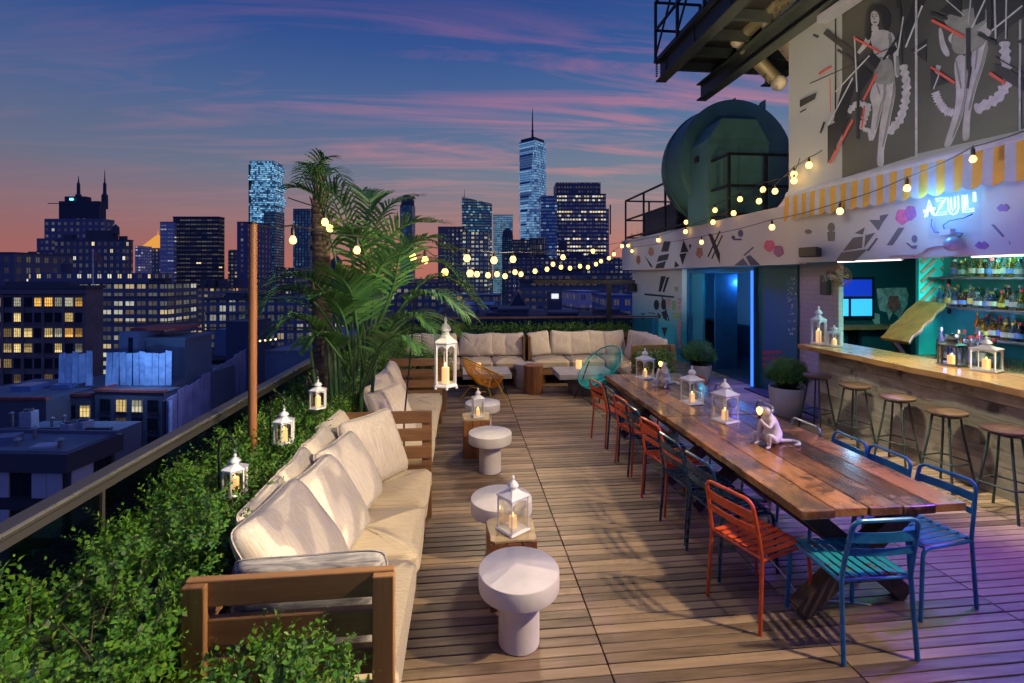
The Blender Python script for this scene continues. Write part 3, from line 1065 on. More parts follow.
for lab, x, y, dr, lean in back:
    pillow(lab, (x, y, SEAT), HALF + dr, -lean, 0.54, 0.56, 0.15)
pillow('grey striped bolster pillow lying along the near arm of the long sofa', (-0.64, 2.075, SEAT + 0.02), 0.0, -0.06, 0.64, 0.47, 0.15, 'pillow_grey')
# second sofa
sec = [('large cream pillow at the near end of the second sofa beside the palm stems', -0.62, 4.86, -0.5, 0.4, 0.58),
       ('cream pillow behind the large one on the second sofa', -0.80, 5.25, -0.2, 0.34, 0.54),
       ('cream pillow in the middle of the second sofa', -0.82, 5.85, -0.1, 0.34, 0.54),
       ('cream pillow at the far end of the second sofa', -0.80, 6.5, 0.1, 0.34, 0.54)]
for lab, x, y, dr, lean, w in sec:
    pillow(lab, (x, y, SEAT), HALF + dr, -lean, w, w, 0.2)
# far sofas
ordn = ['first', 'second', 'third', 'fourth', 'fifth', 'sixth', 'seventh']
xs = [-1.05, -0.66, -0.28, 0.12, 0.42, 0.74, 1.04]
for k, x in enumerate(xs):
    pillow(f'cream pillow {ordn[k]} from the left on the far sofa behind the yellow chair', (x, 9.80 + 0.03 * (k % 2), SEAT), 0.16 * ((k % 3) - 1), -0.30, 0.45 + 0.03 * (k % 2), 0.50, 0.18,
           roll=0.09 * ((k % 2) * 2 - 1))
xs = [1.60, 2.02, 2.42, 2.80, 3.18]
for k, x in enumerate(xs):
    pillow(f'cream pillow {ordn[k]} from the left on the far sofa behind the turquoise chair', (x, 9.78 + 0.03 * (k % 2), SEAT), -0.16 * ((k % 3) - 1), -0.30, 0.48 + 0.03 * (k % 2), 0.53, 0.18,
           roll=0.10 * ((k % 2) * 2 - 1))
ys = [9.35, 9.1, 8.84, 8.56, 8.3]
for k, y in enumerate(ys):
    pillow(f'cream pillow in the row beside the mural wall, {ordn[k]} from the corner', (3.40 - 0.02 * k, y, SEAT), -HALF + 0.55, -0.28, 0.50, 0.57, 0.15)

# ------------------------------------------------------------------ mushroom side tables
def side_table(x, y, label):
    t = thing('side_table', label, 'side table', (x, y, 0), 0, 'white mushroom side tables')
    mb = MB()
    r, z1, z0 = 0.232, 0.42, 0.315
    mb.lathe([(0.02, z0), (r - 0.008, z0), (r - 0.002, z0 + 0.003), (r, z0 + 0.01), (r, z1 - 0.008), (r - 0.003, z1 - 0.002), (r - 0.009, z1), (0.02, z1)], n=64)
    mb.build('table_top', M['white_con'], t, smooth='auto')
    mb = MB()
    mb.lathe([(0.02, 0.0), (0.112, 0.0), (0.118, 0.006), (0.118, 0.314), (0.02, 0.314)], n=48)
    mb.build('pedestal', M['white_con'], t, smooth='auto')
    return t


side_table(0.32, 2.76, 'white round side table with nothing on it, nearest of the row')
side_table(0.29, 3.66, 'white round side table just behind the lantern on the wood block')
side_table(0.29, 5.20, 'white round side table in front of the dark wood block, third from the front')
side_table(0.26, 6.44, 'white round side table behind the far lantern, smallest of the row')


# ------------------------------------------------------------------ wood blocks
def wood_block(x, y, w, h, rz, label, top='stump_top', octo=False):
    t = thing('wood_block_table', label, 'side table', (x, y, 0), rz, 'wood block side tables')
    mb = MB()
    if octo:
        n = 10
        for k in range(n):
            a0, a1 = 2 * math.pi * k / n, 2 * math.pi * (k + 1) / n
            r = w / 2
            mb.prism([(0, 0, 0), (r * math.cos(a0), r * math.sin(a0), 0), (r * math.cos(a1 - 0.02), r * math.sin(a1 - 0.02), 0)], (0, 0, h))
    else:
        n = 3
        for i in range(n):
            for j in range(n):
                k = w / n
                mb.box((-w / 2 + (i + 0.5) * k, -w / 2 + (j + 0.5) * k, h / 2 - RNG.uniform(0, 0.004)), (k - 0.003, k - 0.003, h))
    mb.build('block', M['stump_z'], t, bevel=0.006)
    if not octo:
        pts = []
        for k in range(28):
            a = 2 * math.pi * k / 28
            e = 0.3
            c, s = math.cos(a), math.sin(a)
            rr = w / 2 * (1.02 + 0.03 * math.sin(5 * a + x) + 0.02 * math.sin(9 * a))
            pts.append((math.copysign(abs(c) ** e, c) * rr, math.copysign(abs(s) ** e, s) * rr, h + 0.001))
        mb = MB()
        mb.prism(pts, (0, 0, 0.016))
        mb.build('table_top', M[top], t, bevel=0.003)
    return t


wood_block(0.315, 3.16, 0.30, 0.425, 0.03, 'dark wood block with a pale top, candle lantern on it, nearer of two')
wood_block(0.155, 5.72, 0.31, 0.43, 0.02, 'tall dark wood block behind a white table, small lantern on it')
wood_block(1.26, 8.62, 0.36, 0.50, 0.2, 'round reddish wood stump table before the far sofas', octo=True)


def stone_stool():
    t = thing('stone_stool', 'pale grey stone stool half hidden by the reddish wood stump', 'stool', (1.16, 9.02, 0))
    mb = MB()
    mb.lathe([(0.03, 0), (0.15, 0), (0.18, 0.08), (0.17, 0.30), (0.2, 0.42), (0.2, 0.46), (0.03, 0.46)], n=28)
    mb.build('seat', M['concrete'], t, smooth='auto')


stone_stool()


def coffee_table(x, y, w, d, h, label):
    t = thing('coffee_table', label, 'coffee table', (x, y, 0), 0, 'low concrete coffee tables')
    mb = MB()
    mb.box((0, 0, h - 0.045), (w, d, 0.09))
    mb.build('table_top', M['concrete'], t, bevel=0.006)
    mb = MB()
    mb.box((0.05, 0.02, (h - 0.092) / 2), (w * 0.55, d * 0.6, h - 0.092))
    mb.build('pedestal', M['dark_con'], t, bevel=0.004)
    return t


coffee_table(0.42, 8.72, 0.85, 0.7, 0.40, 'low concrete coffee table behind the yellow string chair')
coffee_table(2.15, 8.55, 1.0, 0.75, 0.40, 'low concrete coffee table partly behind the turquoise string chair')


# candles and glasses on the coffee tables
def pillar_candle(x, y, z, r, h, label, grp='candles on the low tables'):
    t = thing('pillar_candle', label, 'candle', (x, y, z), 0, grp)
    mb = MB()
    mb.lathe([(0.004, 0), (r, 0), (r, h - 0.004), (r * 0.9, h), (0.004, h - 0.006)], n=20)
    mb.build('wax', M['candle'], t, smooth='auto')
    mb = MB()
    mb.tube([(0, 0, h - 0.006), (0.001, 0, h + 0.014)], 0.002, 6)
    mb.build('wick', M['rope'], t)


pillar_candle(0.28, 8.85, 0.40, 0.05, 0.11, 'short cream candle on the low table behind the yellow chair')
pillar_candle(2.12, 8.72, 0.40, 0.055, 0.15, 'cream candle on the low table beside the turquoise chair')


# ------------------------------------------------------------------ string chairs
def string_chair(name, label, loc, rz, frame_mat, cord_mat, leg_mat, tilt=0.70, zc=0.58):
    t = thing(name, label, 'chair', loc, rz, 'string lounge chairs')
    # looks along +y : low front, high back at -y
    ring = []
    n = 44
    for k in range(n):
        a = 2 * math.pi * k / n
        yl = math.sin(a)
        x = 0.37 * math.cos(a) * (1 - 0.10 * yl)
        s = yl * 0.44
        ring.append(Vector((x, s * 0.78, zc - s * tilt + 0.10 * (math.cos(a) ** 2) * -0.2)))
    mb = MB()
    mb.tube(ring, 0.0115, 8, closed=True)
    mb.build('hoop', frame_mat, t, smooth=True)
    c = Vector((0, 0.06, 0.27))
    inner = [c + Vector((0.15 * math.cos(2 * math.pi * k / n), 0.15 * math.sin(2 * math.pi * k / n) - 0.02, 0.02 - 0.05 * math.sin(2 * math.pi * k / n))) for k in range(n)]
    mb = MB()
    mb.tube(inner, 0.007, 6, closed=True)
    mb.build('seat_ring', frame_mat, t, smooth=True)
    mb = MB()
    for k in range(n):
        p, q = ring[k], inner[k]
        mid = p.lerp(q, 0.5) + Vector((0, 0, -0.035)) - Vector((0, 0.04, 0)) * (1 if k > n // 2 else 0)
        mb.tube([p, p.lerp(mid, 0.55) - Vector((0, 0, 0.01)), mid, q], 0.0042, 5, caps=False)
        mb.tube([q, c + (q - c) * 0.1], 0.0042, 5, caps=False)
        if k % 1 == 0:
            j = (k + 1) % n
            p2, q2 = ring[k].lerp(ring[j], 0.5), inner[k].lerp(inner[j], 0.5)
            mid = p2.lerp(q2, 0.5) + Vector((0, 0, -0.035)) - Vector((0, 0.04, 0)) * (1 if k > n // 2 else 0)
            mb.tube([p2, mid, q2], 0.0042, 5, caps=False)
    mb.build('string_seat', cord_mat, t, smooth=True)
    legs = [((-0.30, 0.30, 0.012), (-0.24, 0.16, 0.33), (-0.34, -0.08, 0.60)), ((0.30, 0.30, 0.012), (0.24, 0.16, 0.33), (0.34, -0.08, 0.60)),
            ((0.0, -0.42, 0.012), (0.0, -0.22, 0.30), (0.0, -0.02, 0.20)), ((-0.30, -0.30, 0.012), (-0.2, -0.14, 0.25), (-0.1, 0.0, 0.21)), ((0.30, -0.30, 0.012), (0.2, -0.14, 0.25), (0.1, 0.0, 0.21))]
    for lg in (legs[0], legs[1], legs[3], legs[4]):
        mb = MB()
        mb.tube(lg, 0.0095, 8)
        mb.build('leg', leg_mat, t, smooth='auto')
    return t


yel = plain('yellow_steel', (0.62, 0.33, 0.02), 0.4, 0.1)
string_chair('string_chair', 'yellow string lounge chair with round woven seat on thin legs', (0.33, 7.98, 0), -1.15, yel, plain('amber_cord', (0.72, 0.30, 0.02), 0.5), yel, 0.40, 0.60)
string_chair('string_chair', 'turquoise string lounge chair with egg shaped hoop beside the dining table end', (2.30, 8.0, 0), 2.05, plain('teal_steel', (0.01, 0.35, 0.33), 0.4), plain('turquoise_cord', (0.01, 0.50, 0.45), 0.5), M['black_steel'])
# ------------------------------------------------------------------ lanterns
def lantern_square(name, label, loc, w, h, rz=0.0, group=None, paint='white_paint', candle_h=0.2, n=4, hook=False, ornate=False, lit=True):
    """candle lantern: base plate, corner posts with arched heads, stepped roof, finial, ring"""
    t = thing(name, label, 'lantern', loc, rz, group)
    P = M[paint]
    r = w / 2 * (math.sqrt(2) if n == 4 else 1.05)
    a0 = math.pi / n
    hb, hr = h * 0.045, h * 0.62            # base top, roof springing
    mb = MB()
    mb.lathe([(r * 0.2, 0), (r * 1.06, 0), (r * 1.10, hb * 0.3), (r * 1.08, hb * 0.6), (r * 0.98, hb), (r * 0.2, hb)], n=n, a0=a0)
    if ornate:
        for k in range(n):
            a = a0 + 2 * math.pi * k / n
            mb.ball((r * math.cos(a), r * math.sin(a), -h * 0.012), h * 0.022, 8, 6)
    mb.build('base', P, t, bevel=w * 0.012)
    posts = []
    for k in range(n):
        a = a0 + 2 * math.pi * k / n
        x, y = r * 0.92 * math.cos(a), r * 0.92 * math.sin(a)
        mb = MB()
        mb.bar((x, y, hb), (x, y, hr), w * 0.065, w * 0.065, up=(math.cos(a), math.sin(a), 0))
        mb.build('post', P, t, bevel=w * 0.01)
        posts.append(Vector((x, y, 0)))
    for k in range(n):
        p, q = posts[k], posts[(k + 1) % n]
        mb = MB()
        # arched head: spandrel above a semicircle
        m = 10
        d = q - p
        top = hr
        arch = [p + d * (i / m) + Vector((0, 0, hr - h * 0.035 - h * 0.10 * (1 - math.sin(math.pi * (0.04 + 0.92 * i / m)) ** 0.6))) for i in range(m + 1)]
        nrm = Vector((-(d.y), d.x, 0)).normalized() * (w * 0.025)
        for i in range(m):
            a, b = arch[i], arch[i + 1]
            mb.prism([a, b, Vector((b.x, b.y, top)), Vector((a.x, a.y, top))], nrm)
        mb.build('arch', P, t)
        mb = MB()
        mb.prism([p.lerp(q, 0.04) * 0.97 + Vector((0, 0, hb)), p.lerp(q, 0.96) * 0.97 + Vector((0, 0, hb)), p.lerp(q, 0.96) * 0.97 + Vector((0, 0, hr)), p.lerp(q, 0.04) * 0.97 + Vector((0, 0, hr))], nrm * 0.2)
        mb.build('pane', M['pane'], t)
    mb = MB()
    mb.lathe([(r * 0.3, hr), (r * 1.06, hr), (r * 1.09, hr + h * 0.012), (r * 1.04, hr + h * 0.03), (r * 0.62, hr + h * 0.075), (r * 0.34, hr + h * 0.12), (r * 0.1, hr + h * 0.125)], n=n, a0=a0)
    mb.build('roof', P, t, bevel=w * 0.01)
    mb = MB()
    z = hr + h * 0.12
    mb.lathe([(w * 0.17, z), (w * 0.16, z + h * 0.05), (w * 0.25, z + h * 0.055), (w * 0.245, z + h * 0.075), (w * 0.17, z + h * 0.125), (w * 0.07, z + h * 0.155), (w * 0.045, z + h * 0.175),
              (w * 0.075, z + h * 0.20), (w * 0.06, z + h * 0.23), (w * 0.005, z + h * 0.255)], n=20)
    mb.build('finial', P, t, smooth='auto')
    mb = MB()
    mb.lathe([(0.003, 0), (w * 0.17, 0), (w * 0.17, h * candle_h), (w * 0.13, h * candle_h + 0.004), (0.003, h * candle_h - 0.004)], (0, 0, hb), 16)
    c = mb.build('candle', M['candle'], t, smooth='auto')
    mb = MB()
    zt = hb + h * candle_h
    mb.lathe([(0.001, zt - 0.002), (w * 0.035, zt + h * 0.02), (w * 0.028, zt + h * 0.04), (0.001, zt + h * 0.075)], n=10)
    mb.build('flame', M['flame'], c, smooth=True)
    return t


GL = 'white candle lanterns'
lantern_square('candle_lantern', 'white candle lantern standing on the nearer wood block', (0.325, 3.14, 0.443), 0.15, 0.36, 0.62, GL)
lantern_square('candle_lantern', 'small white candle lantern standing on the farther wood block', (0.175, 5.70, 0.448), 0.125, 0.34, 0.2, GL)
a = onZ(725, 421, 0.752)
lantern_square('candle_lantern', 'white candle lantern on the dining table in front of the larger monkey lamp', (a.x, a.y, 0.752), 0.17, 0.40, 0.35, GL)
a = onZ(692, 403, 0.752)
lantern_square('candle_lantern', 'white candle lantern in the middle of the dining table', (a.x, a.y, 0.752), 0.17, 0.40, 0.15, GL)
a = onZ(645, 378, 0.752)
lantern_square('candle_lantern', 'white candle lantern at the far end of the dining table beside a monkey lamp', (a.x, a.y, 0.752), 0.17, 0.40, 0.3, GL)
lantern_square('candle_lantern', 'tall white candle lantern at the left end of the bar top', (5.13, 6.52, 1.112), 0.20, 0.56, 0.5, GL, n=6, candle_h=0.30, ornate=True)
lantern_square('candle_lantern', 'short white candle lantern beside the tall one on the bar top', (5.22, 6.33, 1.112), 0.19, 0.30, 0.2, GL, n=6, candle_h=0.26)
lantern_square('candle_lantern', 'stout white candle lantern on the bar top beside the black one', (5.44, 4.52, 1.112), 0.205, 0.36, 0.4, GL, candle_h=0.28)
lantern_square('candle_lantern', 'black glazed candle lantern on the bar top', (5.40, 4.84, 1.112), 0.25, 0.36, 0.5, GL, 'black_steel', n=6, candle_h=0.25)


# lanterns hanging from garden hooks in the hedge
def hook_stake(label, x, y, top, zl, dx=0.0, dy=-0.06):
    t = thing('garden_hook', label, 'hook', (x, y, 0), 0, 'garden hooks in the hedge')
    mb = MB()
    pts = [(0, 0, 0.25), (0, 0, top - 0.1), (0, 0, top)]
    for k in range(9):
        a = math.pi * k / 8
        pts.append((dx * (1 - math.cos(a)) / 2, dy * (1 - math.cos(a)) / 2, top + 0.05 * math.sin(a)))
    pts.append((dx * 0.98, dy * 0.98, top - 0.02))
    mb.tube(pts, 0.0055, 7)
    mb.build('rod', M['black_steel'], t, smooth=True)


def hung_lantern(label, c, h, w, n=6, rz=0.1, big=False):
    t = lantern_square('hanging_lantern', label, (c.x, c.y, c.z - h * 0.5), w, h, rz, 'lanterns hanging from hooks', n=n, candle_h=0.34 if not big else 0.22, ornate=big)
    mb = MB()
    zt = h * 1.0
    ring = [(0.0, 0.016 * math.sin(k * math.pi / 6), zt + 0.010 + 0.016 * math.cos(k * math.pi / 6)) for k in range(12)]
    mb.tube(ring, 0.0022, 5, closed=True)
    mb.build('ring', M['grey_metal'], t, smooth=True)
    return t


for (px, py, D, h, w, what) in ((235, 473, 2.72, 0.225, 0.125, 'nearest to the viewer over the hedge'), (284, 425, 3.3, 0.235, 0.13, 'over the hedge between the pole and the pillows'),
                                (318, 393.5, 3.95, 0.235, 0.13, 'in front of the palm trunk')):
    c = far(px, py, D)
    hung_lantern('small white hexagonal lantern hanging ' + what, c, h, w)
    hook_stake('thin black hook holding the small lantern ' + what, c.x - 0.10, c.y + 0.03, c.z + h * 0.5 + 0.04, c.z, 0.10, -0.03)
c = far(445.5, 351, 4.3)
hung_lantern('big ornate white lantern hanging from a tall crook before the sofas', c, 0.62, 0.20, 6, 0.15, True)
b = far(404, 421, 4.33)
t = thing('garden_hook', 'tall black crook holding the big ornate lantern', 'hook', (b.x, b.y, 0), 0, 'garden hooks in the hedge')
mb = MB()
e = far(412, 338, 4.33)
top = c.z + 0.31 + 0.16
pts = [(0, 0, 0.3), (0, 0, b.z), (e.x - b.x, e.y - b.y, e.z), (e.x - b.x + 0.015, 0, top - 0.05)]
for k in range(9):
    a = math.pi * (1 - k / 8)
    mx = (e.x - b.x + 0.015 + c.x - b.x) / 2
    rr = (c.x - b.x - (e.x - b.x + 0.015)) / 2
    pts.append((mx + rr * math.cos(a), (c.y - b.y) * k / 8, top - 0.03 + 0.08 * math.sin(a)))
pts.append((c.x - b.x, c.y - b.y, c.z + 0.335))
mb.tube(pts, 0.0075, 8)
mb.build('rod', M['black_steel'], t, smooth=True)


# ------------------------------------------------------------------ dining tables
def dining_table(label, x0, x1, y0, y1):
    t = thing('dining_table', label, 'table', ((x0 + x1) / 2, (y0 + y1) / 2, 0), 0, 'long plank dining tables')
    w, L = x1 - x0, y1 - y0
    n = 5
    for k in range(n):
        mb = MB()
        pw = w / n
        e0, e1 = RNG.uniform(-0.008, 0.008), RNG.uniform(-0.008, 0.008)
        mb.box((-w / 2 + (k + 0.5) * pw, (e1 - e0) / 2, 0.725 + RNG.uniform(-0.0015, 0.0015)), (pw - 0.006, L - abs(e0) - abs(e1), 0.05))
        mb.build('top_plank', M['table'], t, bevel=0.005)
    mb = MB()
    for yy_ in (-L * 0.36, 0.0, L * 0.36):
        mb.box((0, yy_, 0.677), (w - 0.14, 0.09, 0.044))
    mb.box((-w * 0.32, 0, 0.678), (0.045, L - 0.3, 0.04))
    mb.box((w * 0.32, 0, 0.678), (0.045, L - 0.3, 0.04))
    mb.build('apron', M['table_leg'], t, bevel=0.003)
    for yy_ in (-L * 0.36, L * 0.36):
        for s in (-1, 1):
            mb = MB()
            a, b = Vector((s * 0.40, yy_ + s * 0.047, 0.0)), Vector((-s * 0.36, yy_ + s * 0.047, 0.66))
            d = (b - a)
            # cut level at the floor: start a little above so that the corner touches the deck
            mb.bar(a + Vector((0, 0, 0.036)), b, 0.11, 0.09, up=(0, 1, 0))
            mb.build('cross_leg', M['table_leg'], t, bevel=0.004)
    mb = MB()
    mb.bar((0, -L * 0.36, 0.35), (0, L * 0.36, 0.35), 0.07, 0.07)
    mb.build('stretcher', M['table_leg'], t, bevel=0.003)
    return t


dining_table('long plank dining table nearest the viewer with a monkey lamp on it', 1.93, 2.99, 2.58, 4.455)
dining_table('long plank dining table farther back with two lanterns on it', 1.92, 2.99, 4.47, 6.46)


# ------------------------------------------------------------------ slatted steel chairs (front looks along +x)
def make_chair(label, loc, rz, mat, seat_mat=None):
    t = thing('dining_chair', label, 'chair', loc, rz, 'slatted metal chairs around the dining table')
    P = M[mat]
    S = M[seat_mat] if seat_mat else P
    r = 0.0115
    hw = 0.185
    # back hoop: both rear legs and the top rail in one bent tube
    pts = [(-0.235, -hw - 0.01, 0.0), (-0.205, -hw, 0.44), (-0.225, -hw + 0.003, 0.55), (-0.262, -hw + 0.012, 0.73)]
    for k in range(1, 6):
        a = math.pi / 2 * k / 5
        pts.append((-0.262 - 0.012 * math.sin(a), -hw + 0.012 + 0.05 * (1 - math.cos(a)), 0.73 + 0.05 * math.sin(a)))
    pts += [(x, -y, z) for x, y, z in reversed(pts)]
    mb = MB()
    mb.tube(pts, r, 8)
    mb.build('back_frame', P, t, smooth='auto')
    for z, x, hgt in ((0.685, -0.252, 0.055), (0.60, -0.236, 0.04)):
        mb = MB()
        n = 8
        for i in range(n):
            u0, u1 = -1 + 2 * i / n, -1 + 2 * (i + 1) / n
            c0, c1 = -0.018 * (1 - u0 * u0), -0.018 * (1 - u1 * u1)
            mb.bar((x + c0, u0 * (hw - 0.005), z), (x + c1, u1 * (hw - 0.005), z), 0.004, hgt)
        mb.build('back_slat', P, t)
    for s in (-1, 1):
        mb = MB()
        p = [(-0.205, s * hw, 0.425), (0.15, s * (hw + 0.004), 0.43), (0.185, s * (hw + 0.005), 0.42), (0.203, s * (hw + 0.006), 0.39), (0.232, s * (hw + 0.014), 0.0)]
        mb.tube(p, r, 8)
        mb.build('front_leg', P, t, smooth='auto')
    mb = MB()
    mb.tube([(-0.2, -hw, 0.43), (-0.2, hw, 0.43)], 0.009, 8)
    mb.build('seat_rail', P, t, smooth='auto')
    mb = MB()
    mb.tube([(0.17, -hw, 0.425), (0.17, hw, 0.425)], 0.009, 8)
    mb.build('seat_rail', P, t, smooth='auto')
    mb = MB()
    for k in range(7):
        y = -hw + 0.03 + k * (2 * hw - 0.06) / 6
        q = [(-0.20, 0.447), (-0.1, 0.442), (0.05, 0.441), (0.16, 0.445), (0.195, 0.437)]
        for (xa, za), (xb, zb) in zip(q[:-1], q[1:]):
            mb.bar((xa, y, za), (xb, y, zb), 0.036, 0.004)
    mb.build('seat', S, t)
    return t


M['teal_worn'] = None
m, nt_, b_ = new_mat('worn_turquoise_paint')
co = ocoord(nt_)
n_ = nd(nt_, 'ShaderNodeTexNoise', Vector=co, Scale=7.0, Detail=6.0, Roughness=0.7)
setp(nt_, b_, Base_Color=ramp(nt_, n_, [(0.58, (0.012, 0.30, 0.42)), (0.62, (0.12, 0.06, 0.03))]), Roughness=0.45)
M['teal_worn'] = m

orange = make_chair('orange metal chair at the near end of the table row, closest to the camera', (1.885, 2.92, 0), 0.33, 'orange')
navy = make_chair('dark blue metal chair just behind the nearest orange chair', (1.96, 3.38, 0), 0.12, 'navy')
dup(navy, (1.94, 3.83, 0), 0.10, 'dark blue metal chair, second behind the nearest orange chair')
dup(orange, (1.95, 4.28, 0), 0.16, 'orange metal chair beside the joint between the two tables')
dup(navy, (1.96, 4.72, 0), 0.05, 'dark blue metal chair just beyond the joint between the tables')
dup(orange, (1.96, 5.12, 0), 0.12, 'orange metal chair between two dark blue ones at the far table')
dup(navy, (1.98, 5.52, 0), 0.02, 'dark blue metal chair next to the farthest orange chair')
dup(orange, (1.92, 5.97, 0), 0.18, 'farthest orange metal chair, pulled out near the turquoise string chair')
blue = make_chair('bright blue metal chair at the near right corner of the table', (2.97, 2.90, 0), math.pi + 0.14, 'blue')
dup(blue, (2.92, 3.32, 0), math.pi + 0.02, 'bright blue metal chair, second from the corner on the bar side')
dup(blue, (2.89, 3.67, 0), math.pi - 0.03, 'bright blue metal chair, third from the corner on the bar side')
grey = make_chair('grey steel chair on the bar side behind the monkey lamp', (2.80, 4.05, 0), math.pi + 0.03, 'grey_metal')
dup(grey, (2.84, 4.72, 0), math.pi - 0.1, 'grey steel chair on the bar side in front of the planted pot')
dup(grey, (2.84, 5.48, 0), math.pi + 0.05, 'grey steel chair on the bar side in front of the blue doorway')
dup(orange, (2.83, 6.08, 0), math.pi, 'orange metal chair on the bar side seen behind a lantern')
hc_ = make_chair('blue metal chair with a worn turquoise seat at the head of the table', (2.26, 2.64, 0), HALF - 0.02, 'blue', 'teal_worn')
hc_.scale = (1.0, 1.1, 1.02)


# white cable trailing on the deck below the table
mb = MB()
pts = []
for k in range(24):
    u = k / 23
    pts.append((2.0 + 0.55 * u + 0.05 * math.sin(u * 7), 3.1 - 0.32 * u - 0.05 * math.sin(u * 5), 0.006 + 0.5 * max(0, 0.25 - u) * 2))
mb.tube(pts, 0.005, 6)
tag(mb.build('power_cable', M['white_paint'], smooth=True), 'thin white cable trailing over the deck below the dining table', 'cable')


# ------------------------------------------------------------------ monkey lamps
def monkey_lamp(label, loc, rz, s=1.0):
    t = thing('monkey_lamp', label, 'lamp', loc, rz, 'white monkey lamps')
    # looks along +x ; joints with radii
    J = [(-0.035, 0, 0.05, 0.062), (-0.03, 0, 0.105, 0.066), (-0.008, 0, 0.17, 0.057), (0.018, 0, 0.215, 0.046), (0.035, 0, 0.25, 0.030), (0.05, 0, 0.287, 0.046), (0.084, 0, 0.274, 0.030)]
    E = [(0, 1), (1, 2), (2, 3), (3, 4), (4, 5), (5, 6)]

    def chain(start, pts):
        prev = start
        for p in pts:
            J.append(p)
            E.append((prev, len(J) - 1))
            prev = len(J) - 1
    chain(3, [(0.05, 0.052, 0.20, 0.021), (0.10, 0.062, 0.165, 0.017), (0.135, 0.03, 0.205, 0.013), (0.147, 0.012, 0.235, 0.014)])       # arm raised to the bulb
    chain(3, [(0.03, -0.055, 0.195, 0.022), (0.048, -0.066, 0.12, 0.018), (0.068, -0.062, 0.055, 0.014), (0.078, -0.062, 0.014, 0.014), (0.108, -0.066, 0.009, 0.009)])  # arm to the table
    chain(0, [(0.025, 0.055, 0.06, 0.034), (0.105, 0.062, 0.115, 0.024), (0.095, 0.058, 0.055, 0.017), (0.09, 0.056, 0.016, 0.014), (0.135, 0.062, 0.010, 0.011)])
    chain(0, [(0.015, -0.055, 0.05, 0.034), (0.085, -0.088, 0.085, 0.023), (0.085, -0.09, 0.04, 0.016), (0.09, -0.09, 0.014, 0.013), (0.13, -0.098, 0.010, 0.010)])
    chain(0, [(-0.09, 0.0, 0.026, 0.022), (-0.15, 0.01, 0.017, 0.016), (-0.215, 0.04, 0.015, 0.014), (-0.225, 0.095, 0.014, 0.013), (-0.18, 0.125, 0.014, 0.012), (-0.14, 0.105, 0.014, 0.009)])
    me = bpy.data.meshes.new('body')
    me.from_pydata([tuple(c * s for c in j[:3]) for j in J], E, [])
    me.materials.append(M['white_con'])
    o = bpy.data.objects.new('body', me)
    COL.objects.link(o)
    o.parent = t
    sk = o.modifiers.new('skin', 'SKIN')
    sk.use_smooth_shade = True
    lay = me.skin_vertices[0] if me.skin_vertices else None
    if lay is None:
        bpy.context.view_layer.objects.active = o
        bpy.ops.mesh.customdata_skin_add()
        lay = me.skin_vertices[0]
    for d, j in zip(lay.data, J):
        d.radius = (j[3] * s, j[3] * s)
    lay.data[0].use_root = True
    sb = o.modifiers.new('sub', 'SUBSURF')
    sb.levels = sb.render_levels = 2
    # ears, brow and eyes
    mb = MB()
    for q in (-1, 1):
        mb.ball((0.038 * s, q * 0.043 * s, 0.293 * s), 0.017 * s, 10, 8, (0.6, 0.5, 1.0))
    mb.build('ear', M['white_con'], t, smooth=True)
    mb = MB()
    for q in (-1, 1):
        mb.ball((0.090 * s, q * 0.016 * s, 0.296 * s), 0.0055 * s, 8, 6)
    mb.build('eye', M['dark_con'], t, smooth=True)
    mb = MB()
    mb.lathe([(0.003, 0), (0.012 * s, 0.002), (0.012 * s, 0.03 * s), (0.006, 0.034 * s)], (0.147 * s, 0.012 * s, 0.235 * s), 12)
    sck = mb.build('socket', M['black_steel'], t, smooth='auto')
    mb = MB()
    mb.lathe([(0.006 * s, 0.03 * s), (0.012 * s, 0.04 * s), (0.023 * s, 0.062 * s), (0.022 * s, 0.078 * s), (0.012 * s, 0.092 * s), (0.002 * s, 0.096 * s)], (0.147 * s, 0.012 * s, 0.235 * s), 14)
    mb.build('bulb', M['bulb'], sck, smooth=True)
    return t


a = onZ(768, 445, 0.752)
monkey_lamp('white sitting monkey lamp holding a lit bulb, nearer one with its tail toward the chairs', (a.x + 0.02, a.y, 0.752), math.pi + 0.35, 0.98)
a = onZ(664, 386, 0.752)
monkey_lamp('white sitting monkey lamp holding a lit bulb, farther one between two lanterns', (a.x, a.y, 0.752), math.pi + 0.8, 0.98)
# ------------------------------------------------------------------ the bar building
def wall_mat(name, col, col2=None, z0=0, z1=1, rough=0.8, var=0.08):
    m, nt, b = new_mat(name)
    co = ocoord(nt)
    n = nd(nt, 'ShaderNodeTexNoise', Vector=co, Scale=1.3, Detail=6.0, Roughness=0.65)
    n2 = nd(nt, 'ShaderNodeTexNoise', Vector=co, Scale=9.0, Detail=5.0)
    base = ramp(nt, n, [(0.3, tuple(c * (1 - var) for c in col)), (0.7, col)])
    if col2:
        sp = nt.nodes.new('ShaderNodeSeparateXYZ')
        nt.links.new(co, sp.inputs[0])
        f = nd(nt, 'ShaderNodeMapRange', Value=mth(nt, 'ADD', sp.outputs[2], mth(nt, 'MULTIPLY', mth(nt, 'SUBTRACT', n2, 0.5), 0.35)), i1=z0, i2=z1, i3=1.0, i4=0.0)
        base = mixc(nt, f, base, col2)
    setp(nt, b, Base_Color=base, Roughness=rough)
    bump(nt, b, n2, 0.12, 0.01)
    return m


